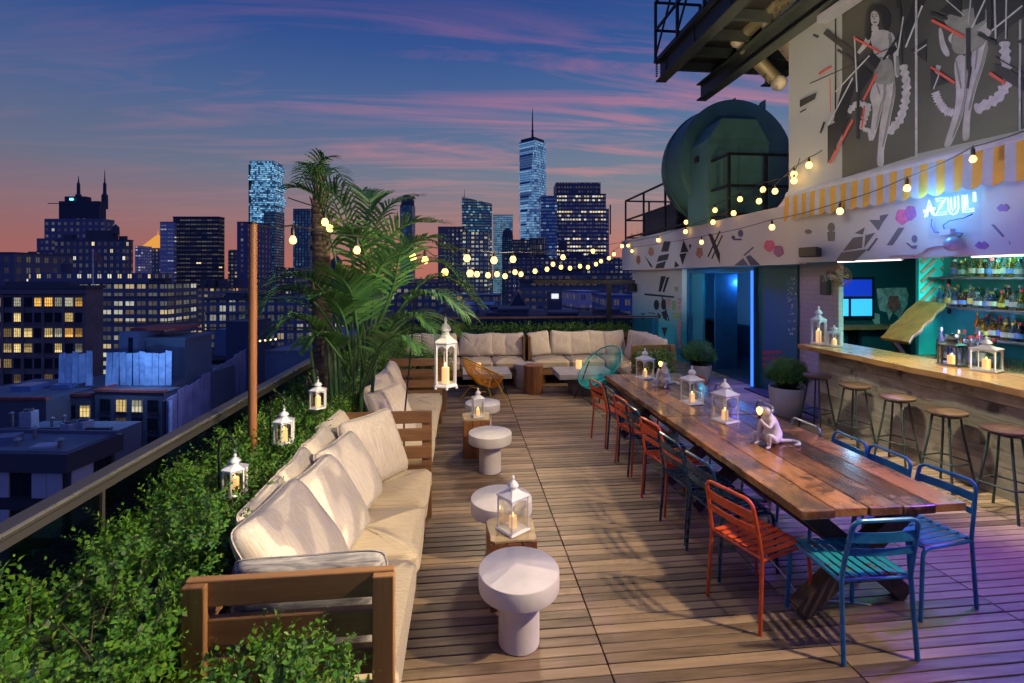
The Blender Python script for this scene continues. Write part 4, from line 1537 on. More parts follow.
def brick_mat(name, c1, c2, mortar, scale=(1, 1, 1), w=0.22, h=0.075, rough=0.75):
    m, nt, b = new_mat(name)
    tc = nt.nodes.new('ShaderNodeTexCoord')
    sp = nt.nodes.new('ShaderNodeSeparateXYZ')
    nt.links.new(tc.outputs['Object'], sp.inputs[0])
    u = mth(nt, 'ADD', sp.outputs[0], sp.outputs[1])
    cv = nd(nt, 'ShaderNodeCombineXYZ', X=u, Y=sp.outputs[2], Z=0.0)
    br = nt.nodes.new('ShaderNodeTexBrick')
    nt.links.new(cv, br.inputs['Vector'])
    for k, v in (('Color1', (*c1, 1)), ('Color2', (*c2, 1)), ('Mortar', (*mortar, 1)), ('Scale', 1.0), ('Mortar Size', 0.007), ('Brick Width', w), ('Row Height', h), ('Mortar Smooth', 0.3)):
        br.inputs[k].default_value = v
    n = nd(nt, 'ShaderNodeTexNoise', Vector=tc.outputs['Object'], Scale=14.0, Detail=4.0)
    setp(nt, b, Base_Color=mixc(nt, mth(nt, 'MULTIPLY', n, 0.35), br.outputs[0], tuple(c * 0.6 for c in c1)), Roughness=rough)
    bump(nt, b, mth(nt, 'SUBTRACT', mth(nt, 'MULTIPLY', n, 0.3), br.outputs[1]), 0.5, 0.006)
    return m


m_white = wall_mat('white_render', (0.62, 0.60, 0.58))
m_upper = wall_mat('upper_wall_render', (0.50, 0.52, 0.48))
m_teal = wall_mat('mural_wall_teal_fade', (0.60, 0.60, 0.56), (0.02, 0.30, 0.36), 0.75, 1.75)  # pale colour fading to teal towards the bottom
m_dteal = wall_mat('dark_teal_paint', (0.012, 0.075, 0.09), rough=0.5)
m_dblue = plain('blue_door_paint', (0.012, 0.09, 0.20), 0.35, var=0.15)
m_room = wall_mat('pale_blue_room_paint', (0.22, 0.42, 0.55))
m_dark = plain('dark_ceiling', (0.012, 0.014, 0.018), 0.8)
m_black_art = plain('black_mural_paint', (0.008, 0.009, 0.014), 0.85, var=0.3, nscale=3)
m_col = brick_mat('grey_painted_brick', (0.36, 0.35, 0.34), (0.33, 0.32, 0.31), (0.27, 0.26, 0.26))

B = thing('bar_building', 'white rooftop bar building with painted murals, awning side and open blue doorway', 'building', (5.0, 6.0, 0))
BO = Vector((5.0, 6.0, 0))


def bpart(name, boxes, mat, bevel=0.0):
    mb = MB()
    for (x0, x1, y0, y1, z0, z1) in boxes:
        mb.box(((x0 + x1) / 2 - 5, (y0 + y1) / 2 - 6, (z0 + z1) / 2), (x1 - x0, y1 - y0, z1 - z0))
    return mb.build(name, mat, B, bevel=bevel)


bpart('fascia_wall', [(5.0, 5.12, 6.752, 14.84, 2.28, 3.20)], m_white, 0.004)
bpart('bar_fascia_wall', [(4.94, 5.12, 1.2, 6.75, 2.30, 3.28)], m_white, 0.004)
bpart('terrace_roof', [(5.122, 10.0, 7.0, 14.84, 2.95, 3.16)], plain('roof_felt', (0.05, 0.05, 0.05), 0.9))
bpart('upper_wall', [(5.0, 10.0, 0.5, 6.98, 3.285, 10.0)], m_upper)
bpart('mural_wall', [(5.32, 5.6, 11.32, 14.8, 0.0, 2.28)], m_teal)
bpart('brick_column', [(5.56, 5.64, 6.66, 7.50, 0.0, 2.298)], m_col, 0.004)
bpart('ceiling', [(5.122, 9.2, 1.2, 11.3, 2.62, 2.66)], m_dark)
# bar room
bpart('room_wall', [(5.6, 9.2, 8.5, 8.6, 0.0, 2.62), (9.1, 9.2, 3.0, 8.5, 0.0, 2.62)], m_dteal)
bpart('back_bar_wall', [(7.02, 7.1, 1.5, 6.42, 0.0, 2.62)], plain('turquoise_back_wall', (0.03, 0.36, 0.34), 0.5))
bpart('room_floor', [(5.2, 9.1, 1.2, 8.5, -0.03, 0.02)], m_dark)
# entry lobby behind the doorway
bpart('lobby_wall', [(6.9, 7.0, 8.6, 13.0, 0.86, 2.62), (5.6, 7.0, 12.6, 12.7, 0.0, 2.62)], m_room)
bpart('wainscot', [(6.86, 6.9, 8.6, 12.6, 0.10, 0.86)], plain('navy_panelling', (0.012, 0.05, 0.11), 0.4))
bpart('skirting', [(6.845, 6.9, 8.6, 12.6, 0.0, 0.10)], m_dblue)
bpart('wainscot_rail', [(6.83, 6.9, 8.6, 12.6, 0.862, 0.91)], m_dblue)
bpart('lobby_floor', [(5.5, 6.9, 8.6, 12.6, -0.03, 0.012)], plain('lobby_tiles', (0.03, 0.04, 0.06), 0.35))
# right-hand dark panel of the doorway, with its jamb
bpart('door_side_panel', [(5.52, 5.58, 7.50, 8.58, 0.0, 2.28)], m_dteal)
bpart('door_frame', [(5.44, 5.60, 8.58, 8.70, 0.0, 2.26), (5.44, 5.60, 11.20, 11.318, 0.0, 2.26), (5.44, 5.60, 8.70, 11.2, 2.17, 2.26)], m_dblue, 0.006)
bpart('door_leaf', [(5.50, 5.55, 10.62, 11.195, 0.01, 2.16)], wall_mat('teal_door_paint', (0.015, 0.17, 0.25), rough=0.4), 0.004)
bpart('door_leaf', [(5.62, 6.14, 10.30, 10.35, 0.01, 2.16)], m_dblue, 0.004)
m_led = emit('blue_led', (0.04, 0.19, 1.0), 1.7)
bpart('led_strip', [(5.42, 5.44, 8.59, 8.645, 0.02, 2.2)], m_led)
# lobby stand and picture
bpart('lobby_counter', [(5.95, 6.35, 10.9, 11.5, 0.0, 1.0), (5.9, 6.4, 10.85, 11.55, 1.002, 1.04)], plain('black_counter', (0.012, 0.015, 0.025), 0.4))
bpart('framed_notice', [(6.87, 6.898, 10.05, 10.4, 1.15, 1.65)], plain('navy_frame', (0.008, 0.016, 0.035), 0.35))

# painted marks -----------------------------------------------------------
FRONT_A, FRONT_B, UPPER, MURAL = 4.997, 4.937, 4.997, 5.317


def rounded(p, n=2):
    for _ in range(n):
        q = []
        for (x0, y0), (x1, y1) in zip(p, p[1:] + p[:1]):
            q += [(x0 * 0.75 + x1 * 0.25, y0 * 0.75 + y1 * 0.25), (x0 * 0.25 + x1 * 0.75, y0 * 0.25 + y1 * 0.75)]
        p = q
    return p


def marks(name, polys, X, mat, ox=0, oy=0, k=1.0, th=0.003, lift=0.0):
    """flat painted shapes on the wall plane x = X, drawn from picture outlines"""
    mb = MB()
    if name.split('_')[-1] in ('figure', 'dress', 'shading', 'hair', 'ruffles'):
        polys = [rounded(list(p)) for p in polys]
    for i, p in enumerate(polys):
        pts = [onX(ox + x / k, oy + y / k, X - lift) - BO for x, y in p]
        mb.prism(pts, (-(th + 0.0001 * (i % 7)), 0, 0))
    return mb.build(name, mat, B)


def seg(x0, y0, x1, y1, w):
    dx, dy = x1 - x0, y1 - y0
    l = math.hypot(dx, dy)
    nx, ny = -dy / l * w / 2, dx / l * w / 2
    return [(x0 + nx, y0 + ny), (x1 + nx, y1 + ny), (x1 - nx, y1 - ny), (x0 - nx, y0 - ny)]


def oval(cx, cy, rx, ry, n=34, rot=0.0, wob=0.0):
    o = []
    for k in range(n):
        a = 2 * math.pi * k / n
        w = 1 + wob * math.sin(5 * a)
        x, y = rx * w * math.cos(a), ry * w * math.sin(a)
        o.append((cx + x * math.cos(rot) - y * math.sin(rot), cy + x * math.sin(rot) + y * math.cos(rot)))
    return o


# fascia over the mural wall (enlargement 4.88 from 620,225)
marks('painted_shapes', [[(215, 80), (248, 80), (235, 130), (200, 130)], [(190, 150), (240, 140), (232, 170), (180, 180)], [(180, 190), (225, 175), (215, 210), (172, 212)],
                         [(310, 75), (335, 130), (295, 135)], [(290, 142), (325, 137), (305, 195)], [(270, 175), (290, 200), (265, 208)], [(120, 150), (150, 188), (160, 208), (148, 203)],
                         [(430, 40), (450, 45), (488, 140), (488, 190), (470, 150)], seg(430, 155, 488, 30, 7), seg(448, 165, 500, 50, 6), [(336, 95), (350, 95), (342, 120)]], FRONT_A, m_black_art, 620, 225, 4.88)
marks('painted_flowers', [oval(152, 130, 13, 22, wob=0.08), oval(90, 170, 10, 22, wob=0.08), oval(388, 135, 16, 26, wob=0.1)], FRONT_A, plain('brown_mural_paint', (0.25, 0.11, 0.06), 0.7, var=0.4, nscale=12), 620, 225, 4.88)
marks('painted_shapes', [[(200, 250), (224, 250), (200, 325), (188, 325)], [(228, 255), (241, 255), (216, 330), (208, 325)], seg(120, 338, 265, 352, 9), oval(178, 390, 13, 25), oval(214, 388, 13, 26),
                         [(182, 428), (200, 440), (196, 458), (184, 450)], [(202, 425), (228, 415), (230, 470), (212, 455)], [(203, 500), (231, 500), (218, 548)], seg(140, 428, 172, 432, 4), seg(102, 432, 122, 432, 4),
                         seg(112, 432, 112, 465, 4), seg(205, 350, 240, 470, 5)], MURAL, m_black_art, 620, 225, 4.88)
marks('stickers', [[(252, 370), (274, 370), (274, 415), (254, 415)], [(265, 300), (285, 300), (283, 325), (266, 325)], [(255, 430), (296, 425), (296, 455), (258, 458)]], MURAL, plain('faded_sticker', (0.25, 0.33, 0.14), 0.7, var=0.5, nscale=20), 620, 225, 4.88)
marks('stickers', [[(280, 355), (300, 355), (300, 420), (282, 425)], [(278, 470), (300, 465), (300, 600), (284, 600)], [(222, 360), (246, 360), (246, 400), (226, 400)]], MURAL, plain('torn_poster', (0.45, 0.30, 0.28), 0.7, var=0.6, nscale=25), 620, 225, 4.88, lift=0.004)
# fascia over the doorway (3.593 from 700,230)
marks('painted_shapes', [[(165, 96), (180, 90), (217, 126), (182, 127)], [(124, 127), (155, 101), (174, 127)], seg(158, 92, 192, 62, 5), [(118, 18), (128, 26), (122, 36), (112, 28)], oval(146, 12, 9, 13), seg(120, 34, 150, 34, 6),
                         [(384, 5), (400, 8), (392, 14), (380, 12)]], FRONT_A, plain('navy_mural_paint', (0.03, 0.035, 0.10), 0.7), 700, 230, 3.593)
m_pink = plain('pink_mural_paint', (0.42, 0.09, 0.20), 0.7, var=0.6, nscale=40)
m_purple = plain('purple_mural_paint', (0.20, 0.07, 0.20), 0.7, var=0.6, nscale=40)
marks('painted_flowers', [oval(250, 57, 20, 21, wob=0.06)], FRONT_A, m_pink, 700, 230, 3.593)
marks('painted_flowers', [oval(283, 76, 18, 20, wob=0.06)], FRONT_A, m_purple, 700, 230, 3.593, lift=0.004)
# fascia over the bar
marks('painted_shapes', [[(255, 45), (290, 25), (283, 50)], [(305, 0), (355, 0), (336, 36)], [(250, 60), (283, 56), (280, 95), (215, 106)], [(292, 52), (325, 43), (305, 70), (288, 94)],
                         [(210, 111), (300, 99), (255, 141), (190, 141)], seg(300, 105, 332, 62, 6), [(365, 86), (405, 26), (425, 26), (385, 86)], oval(175, 25, 12, 16), [(162, 40), (188, 40), (186, 72), (164, 72)], oval(97, 40, 12, 8)],
      FRONT_B, plain('grey_mural_paint', (0.09, 0.09, 0.10), 0.7), 780, 220, 3.414)
marks('painted_shapes', [[(0, 345), (55, 335), (0, 412)], [(690, 400), (706, 400), (770, 470), (765, 482)], [(800, 500), (815, 525), (806, 522)], oval(215, 490, 17, 24), [(160, 515), (175, 515), (195, 532), (232, 530), (225, 552), (200, 550)]],
      FRONT_B, plain('grey_mural_paint', (0.09, 0.08, 0.12), 0.7), 880, 160, 6.21)
marks('painted_flowers', [oval(140, 352, 42, 48, wob=0.06)], FRONT_B, m_pink, 880, 160, 6.21)
marks('painted_flowers', [oval(190, 328, 34, 46, wob=0.06)], FRONT_B, m_purple, 880, 160, 6.21, lift=0.004)
lips = lambda cx, cy, w, h: [(cx - w, cy), (cx - w * 0.4, cy - h), (cx, cy - h * 0.6), (cx + w * 0.4, cy - h), (cx + w, cy), (cx + w * 0.5, cy + h * 0.8), (cx - w * 0.5, cy + h * 0.8)]
marks('painted_lips', [lips(766, 298, 42, 26), lips(632, 530, 44, 26)], FRONT_B, plain('plum_mural_paint', (0.14, 0.04, 0.14), 0.6, var=0.5, nscale=30), 880, 160, 6.21)
m_red = plain('red_lettering', (0.55, 0.035, 0.03), 0.6)
# three lines of red lettering, too small to be read in the photograph: uneven strokes
red = []
for i, n_ in enumerate((9, 9, 6)):
    for k in range(n_):
        x = 763.5 + k * 2.15
        y = 350.6 + i * 6.2
        h_ = RNG.uniform(3.2, 4.0)
        red.append(seg(x, y, x + RNG.uniform(-0.2, 0.2), y + h_, 0.75))
        if k % 2 == 0: red.append(seg(x - 0.1, y + h_ * RNG.choice((0.1, 0.5, 0.9)), x + 1.5, y + h_ * RNG.choice((0.1, 0.5, 0.9)), 0.7))
marks('red_lettering', red, 5.519, m_red)
# floral twig on the lobby wall and beside the column
mb = MB()
for k in range(46):
    y, z = RNG.uniform(9.3, 10.3), RNG.uniform(1.3, 2.25)
    if abs((y - 9.3) * 0.9 - (z - 1.3)) < 0.42:
        mb.lathe([(0.001, 0), (0.05 * RNG.uniform(0.5, 1.2), 0), (0.001, 0.003)], (0, 0, 0), 6)
        n0 = len(mb.v) - 18
        for q in range(n0, len(mb.v)):
            a, b_, c_ = mb.v[q]
            mb.v[q] = (6.897 - c_ - 5, y + a - 6, z + b_)
mb.build('painted_flowers', plain('ink_mural_paint', (0.02, 0.05, 0.12), 0.7), B)
mb = MB()
for k in range(40):
    y, z = RNG.uniform(7.52, 7.72), RNG.uniform(1.1, 2.1)
    mb.ball((5.515 - 5, y - 6, z), 0.018 * RNG.uniform(0.5, 1.2), 6, 5, (0.3, 1, 1))
mb.build('painted_flowers', plain('pale_mural_paint', (0.5, 0.5, 0.42), 0.7), B)

# --- dancers mural on the upper wall (3.594 from 800,0)
K8 = (800, 0, 3.594)
m_photo = wall_mat('mural_grey_ground', (0.045, 0.045, 0.044), var=0.6)
m_skin = plain('mural_light_grey', (0.66, 0.66, 0.63), 0.8, var=0.3, nscale=5)
m_mid = plain('mural_mid_grey', (0.15, 0.15, 0.15), 0.8, var=0.35, nscale=9)
m_ruff = plain('mural_ruffle_white', (0.68, 0.69, 0.66), 0.8, var=0.25, nscale=14)
marks('mural_panel', [[(152, -200), (413, -200), (413, 560), (152, 640)], [(424, -200), (785, -200), (785, 470), (424, 552)], [(796, -200), (1010, -200), (1010, 405), (796, 465)]], UPPER, m_photo, *K8)
skin = [oval(269, 66, 16, 27, rot=-0.1), [(256, 90), (280, 90), (284, 112), (254, 114)], [(246, 116), (300, 104), (328, 116), (334, 160), (320, 215), (272, 215), (262, 170)],
        [(322, 112), (338, 122), (352, 175), (362, 262), (350, 282), (340, 268), (338, 200)], [(246, 116), (256, 150), (232, 175), (205, 205), (198, 198), (226, 160)],
        [(270, 288), (308, 300), (312, 345), (294, 392), (276, 470), (262, 508), (252, 498), (258, 440), (264, 385), (248, 345)],
        [(310, 292), (345, 288), (342, 350), (326, 420), (318, 470), (300, 535), (302, 592), (290, 600), (276, 594), (282, 520), (290, 430), (306, 360)],
        [(498, 96), (512, 104), (520, 150), (540, 188), (534, 206), (516, 196), (502, 160)],
        [(550, 204), (602, 192), (606, 330), (584, 420), (552, 500), (540, 526), (518, 530), (522, 508), (548, 430), (566, 345)],
        [(618, 160), (684, 134), (664, 228), (634, 316), (612, 400), (610, 470), (608, 500), (586, 510), (584, 470), (592, 400), (606, 310)],
        [(660, 60), (690, 70), (690, 130), (640, 150), (540, 165), (530, 120)]]
marks('mural_figure', skin[:7], UPPER, m_skin, *K8, lift=0.004)
marks('mural_figure', skin[7:], UPPER, m_skin, *K8, lift=0.004)
cloth = [[(268, 205), (326, 205), (340, 250), (344, 296), (300, 306), (262, 296), (270, 250)], [(508, 70), (560, 40), (660, 20), (690, 60), (640, 110), (556, 120)], [(545, 110), (600, 100), (680, 120), (655, 170), (600, 196), (545, 190)]]
marks('mural_dress', cloth[:1], UPPER, m_mid, *K8, lift=0.008)
marks('mural_dress', cloth[1:], UPPER, m_mid, *K8, lift=0.008)
shade = [[(300, 300), (309, 302), (311, 345), (293, 390), (276, 466), (270, 470), (284, 388), (301, 344)], [(336, 290), (345, 290), (341, 350), (325, 420), (316, 468), (300, 530), (294, 532), (314, 430), (332, 345)],
         [(592, 196), (602, 194), (605, 330), (583, 418), (552, 496), (545, 498), (574, 415), (594, 328)], [(670, 142), (682, 136), (662, 228), (632, 316), (611, 398), (604, 396), (622, 312), (652, 226)],
         [(316, 120), (328, 118), (334, 160), (322, 206), (312, 206), (322, 160)], [(346, 200), (353, 180), (361, 262), (352, 278), (346, 262)], seg(276, 300, 288, 340, 5), seg(560, 215, 580, 320, 6), seg(640, 160, 630, 250, 6)]
marks('mural_shading', shade, UPPER, m_mid, *K8, lift=0.0065)



def ruffle(pts, w, n=26):
    out = []
    cum = [0]
    for (x0, y0), (x1, y1) in zip(pts[:-1], pts[1:]): cum.append(cum[-1] + math.hypot(x1 - x0, y1 - y0))
    P_ = []
    for i in range(n + 1):
        s = cum[-1] * i / n
        j = max(k for k in range(len(cum) - 1) if cum[k] <= s + 1e-6)
        f = (s - cum[j]) / (cum[j + 1] - cum[j])
        P_.append((pts[j][0] + (pts[j + 1][0] - pts[j][0]) * f, pts[j][1] + (pts[j + 1][1] - pts[j][1]) * f))
    L_, R_ = [], []
    for i, (x, y) in enumerate(P_):
        a, b_ = P_[max(0, i - 1)], P_[min(n, i + 1)]
        dx, dy = b_[0] - a[0], b_[1] - a[1]
        l = math.hypot(dx, dy)
        ww = w * (0.5 + 0.25 * math.sin(i * 2.6))
        L_.append((x - dy / l * ww, y + dx / l * ww))
        R_.append((x + dy / l * ww * 0.8, y - dx / l * ww * 0.8))
    return L_ + R_[::-1]


marks('mural_ruffles', [ruffle([(372, 232), (386, 300), (380, 370), (362, 430), (318, 480)], 30), ruffle([(172, 402), (205, 370), (250, 380), (232, 430), (220, 466)], 22), ruffle([(255, 505), (250, 470), (228, 465)], 16),
                        ruffle([(488, 330), (500, 365), (525, 398), (552, 404)], 30), ruffle([(738, 148), (742, 230), (748, 300), (712, 356), (630, 398)], 38), ruffle([(500, 235), (488, 285)], 18)], UPPER, m_ruff, *K8, lift=0.006)
hair = [[(236, 60), (240, 30), (262, 14), (296, 16), (318, 34), (328, 66), (322, 104), (308, 112), (298, 100), (296, 60), (282, 34), (262, 34), (252, 54), (256, 92), (258, 130), (246, 148), (234, 132), (232, 92)]]
marks('mural_hair', hair, UPPER, m_black_art, *K8, lift=0.0085)
marks('mural_face', [oval(262, 60, 2.6, 2), oval(275, 58, 2.6, 2), oval(270, 80, 6, 2.2), seg(257, 54, 266, 53, 1.6), seg(271, 52, 280, 51, 1.6), seg(268, 62, 267, 71, 1.4)], UPPER, m_black_art, *K8, lift=0.009)
black = [seg(90, 112, 208, 205, 22), seg(135, 178, 250, 258, 9), [(235, 205), (262, 188), (292, 215), (272, 250)], [(215, 235), (262, 262), (206, 350), (205, 300)], seg(178, 290, 140, 440, 40), seg(210, 320, 208, 500, 10),
         [(100, 452), (180, 418), (100, 588)], seg(128, 60, 128, 545, 5), seg(36, 300, 330, 170, 3), seg(48, 125, 66, 134, 8), [(0, 360), (60, 332), (54, 356), (0, 386)], seg(0, 404, 22, 392, 4), seg(74, 478, 88, 438, 6),
         [(455, -10), (380, 160), (376, 100), (415, -20)], [(395, 180), (455, 140), (455, 222)], seg(300, 215, 420, 20, 8), [(330, 200), (350, 176), (340, 160), (316, 196)], seg(362, 20, 368, 230, 5), seg(352, -10, 356, 30, 14),
         [(500, 40), (580, -20), (580, 62)], [(470, 250), (530, 296), (470, 322)], seg(605, 100, 606, 250, 16), seg(602, 318, 614, 240, 8), [(618, -20), (665, -20), (665, 70), (632, 90)], seg(640, 120, 706, 156, 14),
         [(706, -20), (805, -20), (805, 60), (706, 130)], [(672, 0), (690, 0), (690, 112), (672, 100)], [(700, 228), (755, 250), (805, 285), (805, 330), (702, 264)], seg(702, 205, 805, 262, 4), [(780, 150), (830, 120), (830, 170)], seg(470, 45, 530, 68, 12),
         seg(840, 40, 905, 230, 30), seg(860, 260, 900, 200, 8)]
marks('mural_black_shapes', black, UPPER, m_black_art, *K8, lift=0.012)
marks('mural_white_lines', [seg(128, 330, 250, 200, 4), seg(196, 130, 205, 330, 4), seg(100, 452, 190, 280, 4), seg(372, 60, 350, 200, 4), seg(440, 20, 380, 170, 5), seg(412, 190, 456, 160, 4), seg(418, 0, 418, 565, 7), seg(790, 240, 790, 468, 7),
                            seg(526, 0, 590, 55, 4), seg(700, 0, 704, 140, 6), seg(742, 0, 740, 140, 5), seg(690, 110, 800, 20, 5), seg(614, 0, 606, 90, 4), seg(480, 320, 500, 268, 3), seg(618, 100, 665, 0, 5)], UPPER, m_ruff, *K8, lift=0.016)
marks('mural_red_lines', [seg(192, 134, 290, 188, 8), seg(228, 360, 276, 266, 7), seg(222, 462, 232, 380, 5), seg(108, 588, 190, 430, 7), seg(108, 282, 110, 402, 2), seg(68, 266, 114, 238, 7), seg(474, 72, 588, 132, 11), seg(470, 240, 556, 298, 9), seg(682, 262, 738, 300, 12),
                          seg(850, 180, 930, 215, 10)], UPPER, plain('red_mural_paint', (0.55, 0.09, 0.07), 0.7), *K8, lift=0.018)

# ------------------------------------------------------------------ awning
t = thing('striped_awning', 'amber and white striped awning with a scalloped valance above the bar', 'awning', (4.75, 4.2, 3.2))
mb = MB()
for (y0, y1) in ((-2.9, 2.52),):
    prof = [(0.0, 0.06), (0.0, 0.10), (0.02, 0.135), (0.06, 0.15), (0.25, 0.19), (0.249, 0.06)]
    mb.prism([(x, y0, z) for x, z in prof], (0, y1 - y0, 0))
mb.build('cassette', plain('white_awning_case', (0.62, 0.62, 0.58), 0.4), t, bevel=0.004)
m_am, m_wh = plain('amber_canvas', (0.50, 0.26, 0.025), 0.85, var=0.2, nscale=5), plain('white_canvas', (0.40, 0.42, 0.45), 0.85, var=0.2, nscale=5)
mb = MB()
n = 61
sw = 5.4 / n
sub = 6
ztop = 0.062
for k in range(n):
    mb.slot(k % 2)
    for j in range(sub):
        ya, yb = -2.88 + sw * (k + j / sub), -2.88 + sw * (k + (j + 1) / sub)

        def zb(y):
            u = ((y + 2.88) / (2 * sw)) % 1.0
            return -0.245 - 0.045 * math.sin(math.pi * u) ** 0.7

        def xo(y, z):
            return 0.010 * math.sin(y * 9.0) * (0.06 - z) / 0.3 + 0.003
        pa, pb = zb(ya), zb(yb)
        v = [(xo(ya, ztop), ya, ztop), (xo(yb, ztop), yb, ztop), (xo(yb, pb) - 0.01, yb, pb), (xo(ya, pa) - 0.01, ya, pa)]
        mb.add(v + [(x + 0.003, y, z) for x, y, z in v], [(0, 3, 2, 1), (4, 5, 6, 7), (3, 7, 6, 2)])
mb.build('valance', [m_am, m_wh], t)

# lamp bar high on the upper wall
a, b = onX(822, 20, 4.86), onX(872, -14, 4.86)
t = thing('wall_light_bar', 'long white lamp housing high on the mural wall', 'wall light', a)
mb = MB()
mb.bar((0, 0, 0), b - a, 0.16, 0.10)
mb.build('housing', M['white_paint'], t, bevel=0.008)
mb = MB()
mb.bar((0.1, -0.2, 0.0), (0.1, -0.5, 0.02), 0.1, 0.04)
mb.build('bracket', M['grey_metal'], t)

# ------------------------------------------------------------------ neon sign
NP = 4.90
t = thing('neon_sign', 'blue and white neon sign reading AZUL on a clear panel', 'neon sign', (NP, 4.5, 2.7))
NO = Vector((NP, 4.5, 2.7))
Z5 = lambda x, y, dx=0.0: onX(880 + x / 6.21, 160 + y / 6.21, NP - dx) - NO
m_neon = emit('neon_tube', (0.30, 0.68, 1.0), 3.2)
mb = MB()
mb.prism([Z5(300, 205), Z5(626, 182), Z5(626, 470), Z5(300, 492)], (0.008, 0, 0))
mb.build('backing_panel', glass('acrylic_panel', (0.93, 0.97, 1.0), 0.02), t)
strokes = {'A': [[(278, 356), (306, 250), (338, 344)], [(292, 350), (308, 282), (324, 338)], [(272, 314), (342, 296)], [(272, 324), (342, 306)]],
           'Z': [[(346, 243), (412, 233), (352, 330), (414, 320)], [(350, 256), (392, 250), (346, 345), (413, 336)]],
           'U': [[(422, 236), (424, 300), (436, 330), (456, 338), (476, 328), (488, 298), (485, 224)], [(440, 234), (443, 298), (454, 314), (466, 298), (464, 228)]],
           'L': [[(512, 220), (516, 325), (582, 316)], [(526, 218), (530, 309), (582, 302)], [(540, 216), (543, 294)]]}
for ch, ss in strokes.items():
    mb = MB()
    for s_ in ss:
        mb.tube([Z5(x, y, 0.03) for x, y in s_], 0.0062, 7)
    mb.build('neon_letter', m_neon, t, smooth=True)
mb = MB()
mb.tube([Z5(586, 200, 0.02), Z5(588, 258, 0.02)], 0.011, 8)
mb.build('neon_tube', m_neon, t, smooth=True)
mb = MB()
mb.prism([Z5(400, 434, 0.0), Z5(470, 426, 0.0), Z5(470, 464, 0.0), Z5(400, 472, 0.0)], (-0.06, 0, 0))
mb.build('transformer', plain('transformer_case', (0.5, 0.52, 0.6), 0.4), t, bevel=0.004)
mb = MB()
mb.tube([Z5(322, 365, 0.01), Z5(318, 410, 0.01), Z5(340, 448, 0.01), Z5(400, 452, 0.02)], 0.006, 6)
mb.tube([Z5(575, 335, 0.01), Z5(520, 360, 0.01), Z5(430, 378, 0.01), Z5(392, 405, 0.01), Z5(402, 440, 0.02)], 0.006, 6)
mb.tube([Z5(470, 450, 0.02), Z5(512, 456, 0.02), Z5(500, 472, 0.01), Z5(460, 490, 0.01), Z5(458, 520, 0.01)], 0.006, 6)
mb.build('cable', plain('blue_cable', (0.03, 0.06, 0.2), 0.5), t, smooth=True)
c = Z5(450, 522, 0.06) + NO
t = thing('conduit_dome', 'grey round junction dome with a conduit below the neon sign', 'junction box', c)
mb = MB()
mb.ball((0, 0, 0), 0.075, 18, 12)
mb.build('dome', plain('grey_dome', (0.30, 0.30, 0.34), 0.35, 0.3), t, smooth=True)
mb = MB()
mb.tube([onX(880 + x / 6.21, 160 + y / 6.21, 4.925) - c for x, y in ((415, 528), (345, 534), (296, 548), (262, 575), (228, 590), (60, 600))], 0.012, 8)
mb.build('conduit', plain('grey_conduit', (0.42, 0.40, 0.44), 0.5), t, smooth=True)

# LED strips under the fascia
for k, (y0, y1, lab) in enumerate(((5.0, 5.95, 'thin white light strip under the fascia left of the shelves'), (3.0, 4.25, 'thin white light strip under the fascia at the frame edge'))):
    t = thing('strip_light', lab, 'strip light', (4.96, (y0 + y1) / 2, 2.29), 0, 'strip lights under the fascia')
    mb = MB()
    mb.box((0, 0, 0), (0.035, y1 - y0, 0.016))
    mb.build('housing', M['white_paint'], t)
    mb = MB()
    mb.box((-0.004, 0, -0.0105), (0.02, y1 - y0 - 0.02, 0.004))
    mb.box((-0.0195, 0, -0.002), (0.003, y1 - y0 - 0.02, 0.01))
    mb.build('diffuser', emit('strip_diffuser', (1.0, 0.82, 0.72), 2.2), t)

# speakers
def speaker(label, c, w, h, d, rz):
    t = thing('wall_speaker', label, 'speaker', c, rz, 'black speakers')
    mb = MB()
    mb.prism([(-d / 2, -w / 2, -h / 2), (d / 2, -w / 2 * 0.8, -h / 2), (d / 2, -w / 2 * 0.8, h / 2 * 0.8), (-d / 2, -w / 2, h / 2)], (0, w, 0))
    mb.build('cabinet', M['speaker_black'], t, bevel=0.02)
    mb = MB()
    mb.box((-d / 2 - 0.006, 0.0, 0), (0.008, w * 0.9, h * 0.85))
    mb.build('grille', plain('speaker_grille', (0.02, 0.02, 0.022), 0.7, var=0.3, nscale=60), t)
    mb = MB()
    mb.box((d / 2 + 0.03, 0, 0), (0.08, 0.04, 0.06))
    mb.build('bracket', M['grey_metal'], t)


a = onX(811, 252, 4.82)
speaker('black horizontal speaker on the white fascia beside the brick column', a, 0.28, 0.14, 0.14, 0.3)
a = onX(632.5, 287, 5.2)
speaker('small black speaker at the far left edge of the mural wall', a, 0.30, 0.26, 0.18, 0.2)

